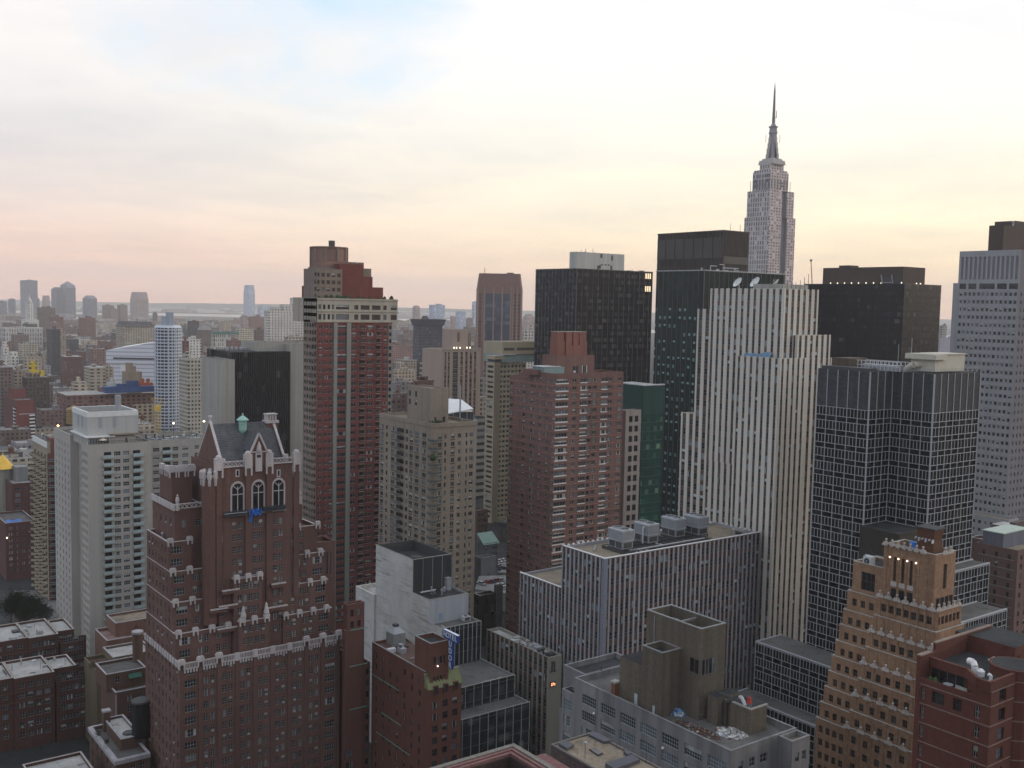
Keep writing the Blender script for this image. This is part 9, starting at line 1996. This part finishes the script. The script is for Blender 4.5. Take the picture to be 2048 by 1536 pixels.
def roundtower():
 x, y, z = ptd(336, 655, 920); T = Thing('round_tower', 'round white and blue apartment tower ringed with balconies', 'building', (x, y, 0)); r = 26.5 * 920 / 2065; FARRECT.append((x - r - 4, y - r - 4, x + r + 4, y + r + 4));
 WB = M_flat('balcony_white_blue', (.50, .54, .60), .6, .05); GL = M_far('round_windows', (.40, .45, .53), (.03, .035, .05), 2.6, 2.9, .6, .75, (.4, .42, .45), 0)
 T.m('shaft').lathe(x, y, [(r * .93, 0), (r * .93, z)], GL, 24); b = T.m('roof_drum'); b.lathe(x, y, [(r, z), (r * .9, z + 1.6), (r * .9, z + 2)], WB, 24); b.box(x - 4.5, y - 4, z + 2, x + 1.5, y + 4, z + 10, M_wall('core_blue', (.32, .36, .42))); b.box(x - 1, y - 4.5, z + 2, x + 3.5, y + 3, z + 13.5, M_wall('core_blue', (.32, .36, .42)))
 ring = MB(); P = []
 for i in range(25):
  a = math.pi * (.95 + .06 * 0) + math.pi * 1.0 * i / 24; P.append((r * math.cos(a), r * math.sin(a)))
 for i in range(24):
  p, q = P[i], P[i + 1]; ring.face([(*p, 0), (*q, 0), (*q, 1.0), (*p, 1.0)], WB); ring.face([(*p, 0), (*q, 0), (q[0] * .92, q[1] * .92, 0), (p[0] * .92, p[1] * .92, 0)], WB)
 rme = ring.mesh('balcony_ring'); k = z - 2.2
 while k > 3: T.rep.append(('balcony_ring', rme, (x, y, k), 0.0, 30, (_f[0] * -1, _f[1] * -1), r)); k -= 2.9
 for k in range(12): a = math.pi * (.95 + k / 11); T.m('fin').box(x + r * math.cos(a) - .2, y + r * math.sin(a) - .2, 0, x + r * math.cos(a) + .2, y + r * math.sin(a) + .2, z, WB)
roundtower()
def arena():
 p0, p1 = ptd(212, 701, 1180), ptd(308, 684, 1180); T = Thing('arena_building', 'big white ribbed hall with a long sloping roofline left of the round tower', 'building', (p0[0], p0[1], 0)); t = NT('ribbed_white'); s = t.sep(t.pos)
 f = t.math('LESS_THAN', t.math('FRACT', t.math('DIVIDE', s[2], 4.6)), .28); RW = t.done(t.mix(f, (.60, .61, .66), (.34, .36, .42)), .5)
 ux, uy = p1[0] - p0[0], p1[1] - p0[1]; dx, dy = _f[0] * 70, _f[1] * 70; b = T.m('hall')
 P = [(p0[0], p0[1]), (p1[0] + ux * .15, p1[1] + uy * .15), (p1[0] + ux * .15 + dx, p1[1] + uy * .15 + dy), (p0[0] + dx, p0[1] + dy)]; H = [p0[2], p1[2] + 1.5, p1[2] + 3, p0[2] + 3]
 FARRECT.append((min(q[0] for q in P) - 5, min(q[1] for q in P) - 5, max(q[0] for q in P) + 5, max(q[1] for q in P) + 5))
 for i in range(4): j = (i + 1) % 4; b.face([(*P[i], 0), (*P[j], 0), (*P[j], H[j]), (*P[i], H[i])], RW)
 b.face([(*P[i], H[i]) for i in range(4)], WHITE); zb = Zat(716, p0[0], p0[1]); g = T.m('window_band')
 def strip(a, c, zz, h, m): n = (-_f[0] * .5, -_f[1] * .5); A = (p0[0] + ux * a + n[0], p0[1] + uy * a + n[1]); C = (p0[0] + ux * c + n[0], p0[1] + uy * c + n[1]); g.face([(*A, zz), (*C, zz), (*C, zz + h), (*A, zz + h)], m)
 strip(.15, 1.1, zb - 1, 2.0, STEEL_D); strip(.02, 1.1, zb - 7, 1.4, STEEL); strip(.3, .42, zb - 16, 11, WHITE)
arena()
far('blue tarpaulined low roof behind the white rooftop box', 205, 212, 310, 777, 905, M_wall('far_blue_sheet', (.05, .10, .25), var=.2), base=48, deep=20); far('orange red container like roof box on the rose brick complex', 277, 280, 306, 768, 930, M_wall('far_orange', (.42, .10, .03)), base=48, deep=14); far('white blank box above the rose brick complex', 213, 219, 240, 768, 915, M_wall('far_white_blank', (.50, .50, .49), var=.05), base=48, deep=14)
far('big white stepped building with many small windows left of the red tower', 528, 538, 607, 622, 1500, M_far('far_white_punched', (.52, .49, .45), (.055, .055, .06), 4.6, 3.9, .42, .5, (.4, .39, .37), 0), 'flat', extra=lambda T, x0, y0, x1, y1, z: (T.m('upper_storeys').box(x0 + (x1 - x0) * .45, y0 + 4, z, x1, y1, z + 10, M_far('far_white_punched', (.52, .49, .45), (.055, .055, .06), 4.6, 3.9, .42, .5)), T.m('upper_storeys').box(x0 + (x1 - x0) * .75, y0 + 8, z + 10, x1, y1, z + 20, FWHITE)))
far('pale tan lower block beside the big white stepped building', 568, 572, 608, 676, 1300, FBUFF)
far('pale building under a green copper roof, mid distance centre left', 422, 428, 476, 668, 1450, M_far('far_tall_bays', (.42, .41, .36), (.10, .10, .11), 3.0, 6, .5, .72), extra=lambda T, x0, y0, x1, y1, z: T.m('copper_roof').box(x0 - 1, y0 - 1, z, x1 + 1, y1 + 1, z + 3.6, M_wall('far_copper', (.13, .22, .21))))
far('brown gabled block right of the round balcony tower', 394, 402, 424, 652, 2100, FBRN, 'mansard'); far('grey twin towered block right of the round tower, beyond', 375, 382, 398, 643, 2200, FDARK); far('white roofed low block right of the round tower', 362, 368, 402, 680, 1350, FWHITE); far('red brick block with balconies between round tower and black slab', 362, 366, 378, 684, 1050, FRED); far('rose block left of the big white building', 480, 486, 500, 634, 2600, FPINK); far('mauve block behind the rose one, left of the white building', 497, 500, 530, 634, 2500, FROSE); far('tan low block mid distance above the black slab', 438, 446, 462, 646, 2300, FTAN); far('buff classical block above the black slab', 470, 476, 512, 659, 1800, FBUFF); far('brown dark block just left of the big white building', 508, 512, 530, 660, 1700, FBRN); far('brown block with wide wall below the copper roof', 452, 456, 482, 682, 1380, FROSE)
# between the red tower and the pink brick apartments
far('cream tower like block with tall arches left of the dark slab', 785, 798, 812, 726, 1000, M_far('far_arches', (.38, .33, .26), (.05, .048, .05), 3.2, 11, .45, .7), 'step'); far('cream lower wing below the arched block', 785, 792, 830, 742, 980, FTAN); far('tan stone office left of the pink stone tower', 839, 842, 884, 723, 850, M_far('far_tan_big', (.34, .30, .24), (.075, .075, .08), 4.6, 4.0, .5, .55)); far('grey green low roofed block above the tan apartment roof', 782, 788, 838, 768, 760, FGREY); far('red brick low block left of the tan rooftop box', 782, 786, 816, 790, 640, FROSE); far('brown roofed block behind the tan rooftop box', 826, 832, 868, 764, 700, FRED); far('rose pink block beyond the dark slab, left side', 778, 784, 826, 692, 1500, FROSE); far('white punched block between angled tower and black glass', 1046, 1052, 1071, 660, 1300, M_far('far_white_punched', (.52, .49, .45), (.055, .055, .06), 4.6, 3.9, .42, .5))
far('grey block low between pink stone tower and slim sandy tower', 958, 962, 974, 757, 760, FGREY); far('beige block right of the pink stone tower foot', 886, 890, 905, 673, 1100, FTAN)

# ---------------------------------------------------------------- rooftops filling the grid of streets
def filler():
 r = random.Random(21); cand = []
 mats = [(FRED, 'red brick'), (FBRN, 'brown brick'), (FROSE, 'rose brick'), (FTAN, 'tan'), (FGREY, 'grey'), (FDARK, 'dark'), (FBUFF, 'buff'), (FWHITE, 'white')]; wt = [24, 24, 16, 12, 8, 8, 7, 4]
 y = 590.0
 while y < 4300:
  for row in (0, 1):
   yy = y + row * 31; x = -60.0
   while x < yy * 1.25 + 60:
    w = r.uniform(8, 21) if yy < 1700 else r.uniform(12, 34); dpt = r.uniform(20, 29)
    if (x % 214) < 26: x += 26; continue
    h = r.choice((12, 14, 16, 18, 21)) + r.random() * 4
    if r.random() < .2: h = r.uniform(24, 36 if yy < 1000 else 50)
    if r.random() < .03 and yy > 1000: h = r.uniform(45, 70)
    x1 = x + w; z = h; px, py, d = proj((x + w / 2, yy, z))
    if d > 0 and -40 < px < 1075 and py < 1000 and py > 640:
     if not any(a < x1 and x < c and b < yy + dpt and yy < e for a, b, c, e in FARRECT):
      cand.append([x, yy, x1, yy + dpt, z, px, py, d, r.random(), r.choices(range(8), wt)[0], r.randrange(1 << 30)])
    x = x1 + (0.3 if r.random() < .85 else 5)
  y += 80
 bpy.context.view_layer.update(); dg = bpy.context.evaluated_depsgraph_get(); o = Vector((0, 0, HC))
 for c in cand:
  n = 0
  for q in ((c[0] + 1, c[1] + 1, c[4] + .5), ((c[0] + c[2]) / 2, (c[1] + c[3]) / 2, c[4] + .5), (c[2] - 1, c[1] + 1, c[4] + .5)):
   t = Vector(q) - o; ok, *_ = SC.ray_cast(dg, o, t.normalized(), distance=t.length - 1); n += 0 if ok else 1
  c.append(n * (c[2] - c[0]) * (c[4] + 10) / c[7] ** 2)
 cand.sort(key=lambda c: -c[11])
 mass = MB(); near = MB(); used = {}
 def shape(mb, rb, m, bx=0, by=0, tankmat=None, parts=None):
  x0, y0, x1, y1, z = rb[:5]; r2 = random.Random(rb[10]); w, h = x1 - x0, y1 - y0
  mb.box(x0, y0, 0, x1, y1, z, m, None, False)
  return r2, w, h
 for i, c in enumerate(cand):
  x0, y0, x1, y1, z = c[:5]; m, nm = mats[c[9]]
  if i < 285 and c[11] > 0:
   size = 'tall' if z > 34 else ('middling' if z > 21 else 'low'); px, py = c[5], c[6]
   best = min(LAND, key=lambda l: (l[0] - px) ** 2 + 1.5 * (l[1] - py) ** 2); dx = px - best[0]
   rel = ('in front of' if py > best[1] + 12 else 'just beyond') if abs(dx) < 7 else (('just ' if abs(dx) < 28 else 'well ') + ('left of' if dx < 0 else 'right of'))
   lab = '%s %s block %%s %s %s' % (size, nm, rel, best[2])
   ft = []; T = Thing('city_block_building', lab, 'building', (x0, y0, 0), 'rooftops filling the far streets'); r2, w, h = shape(T.m('body'), c, m)
   for k in range(r2.choice((1, 1, 2, 2, 3))):
    u, v = x0 + w * r2.uniform(.05, .65), y0 + h * r2.uniform(.1, .7); hh = r2.uniform(1.5, 4.2); T.m('roof_bulkhead' if k == 0 else 'roof_bulkhead.%03d' % k).box(u, v, z, u + min(4.5, w * .3), v + r2.uniform(2, 5), z + hh, r2.choice((m, FGREY, M_flat('far_roof_light', (.42, .42, .41)), M_flat('far_roof_dark', (.06, .06, .062)))))
   p = T.m('parapet'); pm = r2.choice((m, m, M_flat('far_coping', (.34, .32, .30)))); ft = 'with plain rim' if pm is m else 'with pale rim'
   p.box(x0, y0, z, x1, y0 + .4, z + .9, pm); p.box(x0, y0 + .4, z, x0 + .4, y1, z + .9, pm); p.box(x1 - .4, y0 + .4, z, x1, y1, z + .9, pm)
   if r2.random() < .22 and c[7] < 1700: ft = 'with roof tank'; u, v = x0 + w * .5, y0 + h * .5; t = T.m('rooftop_tank'); t.lathe(u, v, [(1.7, z + 2.6), (1.7, z + 6), (.1, z + 7.4)], RUST, 10); [T.m('tank_legs').box(u + a - .1, v + b - .1, z, u + a + .1, v + b + .1, z + 2.6, STEEL_D) for a in (-1.2, 1.2) for b in (-1.2, 1.2)]
   lab = lab % ft; T.root['label'] = lab; used.setdefault(lab, []).append((px, T.root))
  else:
   r2, w, h = shape(mass, c, m)
   if r2.random() < .7: u, v = x0 + w * r2.uniform(.1, .6), y0 + h * r2.uniform(.1, .6); mass.box(u, v, z, u + w * .25, v + h * .25, z + r2.uniform(2, 4), m, None, False)
 for lab, v in used.items():
  v.sort(key=lambda q: q[0]); n = len(v)
  for k, (q, o_) in enumerate(v):
   if n == 2 or (n > 2 and k in (0, n - 1)): o_['label'] = lab + (', leftmost' if k == 0 else ', rightmost')
   elif n == 3: o_['label'] = lab + ', middle one'
 # farther still: flat grey mass of the shore districts
 r3 = random.Random(8)
 for k in range(900):
  d = r3.uniform(3300, 5200); px = r3.uniform(-60, 1080); p = ptd(px, 640, d); w = r3.uniform(25, 70); hgt = r3.choice((14, 18, 22, 30, 40)); mass.box(p[0], p[1], 0, p[0] + w, p[1] + w * .8, hgt, r3.choice((FROSE, FTAN, FGREY, FBRN, FPINK)), None, False)
 for k in range(500):
  d = r3.uniform(9000, 16000); px = r3.uniform(-100, 1100); p = ptd(px, 620, d); w = r3.uniform(60, 260); mass.box(p[0], p[1], 0, p[0] + w, p[1] + w * .6, r3.uniform(10, 32), r3.choice((FROSE, FTAN, FGREY, FWHITE)), None, False)
 ob = link('distant_rooftops', mass.mesh('distant_rooftops')); tag(ob, 'hazy mass of far low rooftops spreading to the water', 'rooftops', None, 'stuff')
FILL = filler
# ================================================================== ground, water, far shore
g = MB(); g.face([(-4500, -3000, 0), (15000, -3000, 0), (15000, 14500, 0), (-4500, 14500, 0)], M_roof('asphalt', (.05, .05, .053)))
o = link('ground', g.mesh('ground')); o['kind'] = 'structure'; o['label'] = 'dark city ground between the buildings'
WAT = NT('river_water'); WAT.b.inputs['IOR'].default_value = 1.33
WATER = WAT.done((.05, .055, .06), .22, .5)
def band(name, lab, d0, d1, mat, z, p0=-500, p1=2600, wob=0.0, seed=0):
 r = random.Random(seed); b = MB(); n = 24; A = []; B_ = []
 for i in range(n + 1):
  px = p0 + (p1 - p0) * i / n
  for d, L in ((d0, A), (d1, B_)): q = ptd(px, 640, d * (1 + wob * r.uniform(-1, 1))); L.append((q[0], q[1], z))
 for i in range(n): b.face([A[i], A[i + 1], B_[i + 1], B_[i]], mat)
 o = link(name, b.mesh(name)); o['kind'] = 'structure'; o['label'] = lab
band('river', 'pale bright river water beyond the rooftops', 5350, 6250, WATER, .5, wob=.03, seed=1)
band('far_shore', 'low hazy land across the river', 6150, 7300, M_roof('shore_land', (.10, .10, .09)), .8, wob=.03, seed=2)
band('bay_water', 'second strip of bright water farther off', 7250, 8300, WATER, .5, p1=900, wob=.05, seed=3)
band('bay_channel', 'thin far channel of bright water', 10200, 11300, WATER, .5, p0=100, p1=800, wob=.04, seed=4)
hl = MB()
r = random.Random(3); prev = None
for i in range(61):
 q = ptd(-600 + 3400 * i / 60, 600, 11800); h = 62 + 9 * math.sin(i * .37) + r.uniform(0, 8); k = ptd(-600 + 3400 * i / 60, 600, 12800)
 c = ((q[0], q[1], 0), (q[0] + _f[0] * 900, q[1] + _f[1] * 900, h), (k[0], k[1], h * .8))
 if prev: [hl.face([prev[j], c[j], c[j + 1], prev[j + 1]], M_roof('hill_land', (.06, .07, .05))) for j in (0, 1)]
 prev = c
o = link('hills', hl.mesh('hills')); o['kind'] = 'structure'; o['label'] = 'faint low hills on the horizon'
for t_ in ALL: t_.build()
_done = len(ALL)
FILL()
for t_ in ALL[_done:]: t_.build()
finish_reps()

# ------------------------------------------------------------------ evening haze over everything
def haze():
 b = MB(); b.box(-4600, -3100, -1.0, 15100, 14600, 470, M_flat('haze_tmp', (.5, .5, .5)))
 me = b.mesh('haze'); m = bpy.data.materials.new('haze'); m.use_nodes = True; nt = m.node_tree; nt.nodes.clear()
 out, v = nt.nodes.new('ShaderNodeOutputMaterial'), nt.nodes.new('ShaderNodeVolumePrincipled')
 v.inputs['Color'].default_value = (1.0, .965, .95, 1); v.inputs['Density'].default_value = HAZE; v.inputs['Anisotropy'].default_value = 0.15
 nt.links.new(v.outputs[0], out.inputs['Volume']); me.materials.clear(); me.materials.append(m)
 o = link('haze', me); o['kind'] = 'stuff'; o['label'] = 'thin evening haze over the whole city'
HAZE = 7.5e-5
haze()
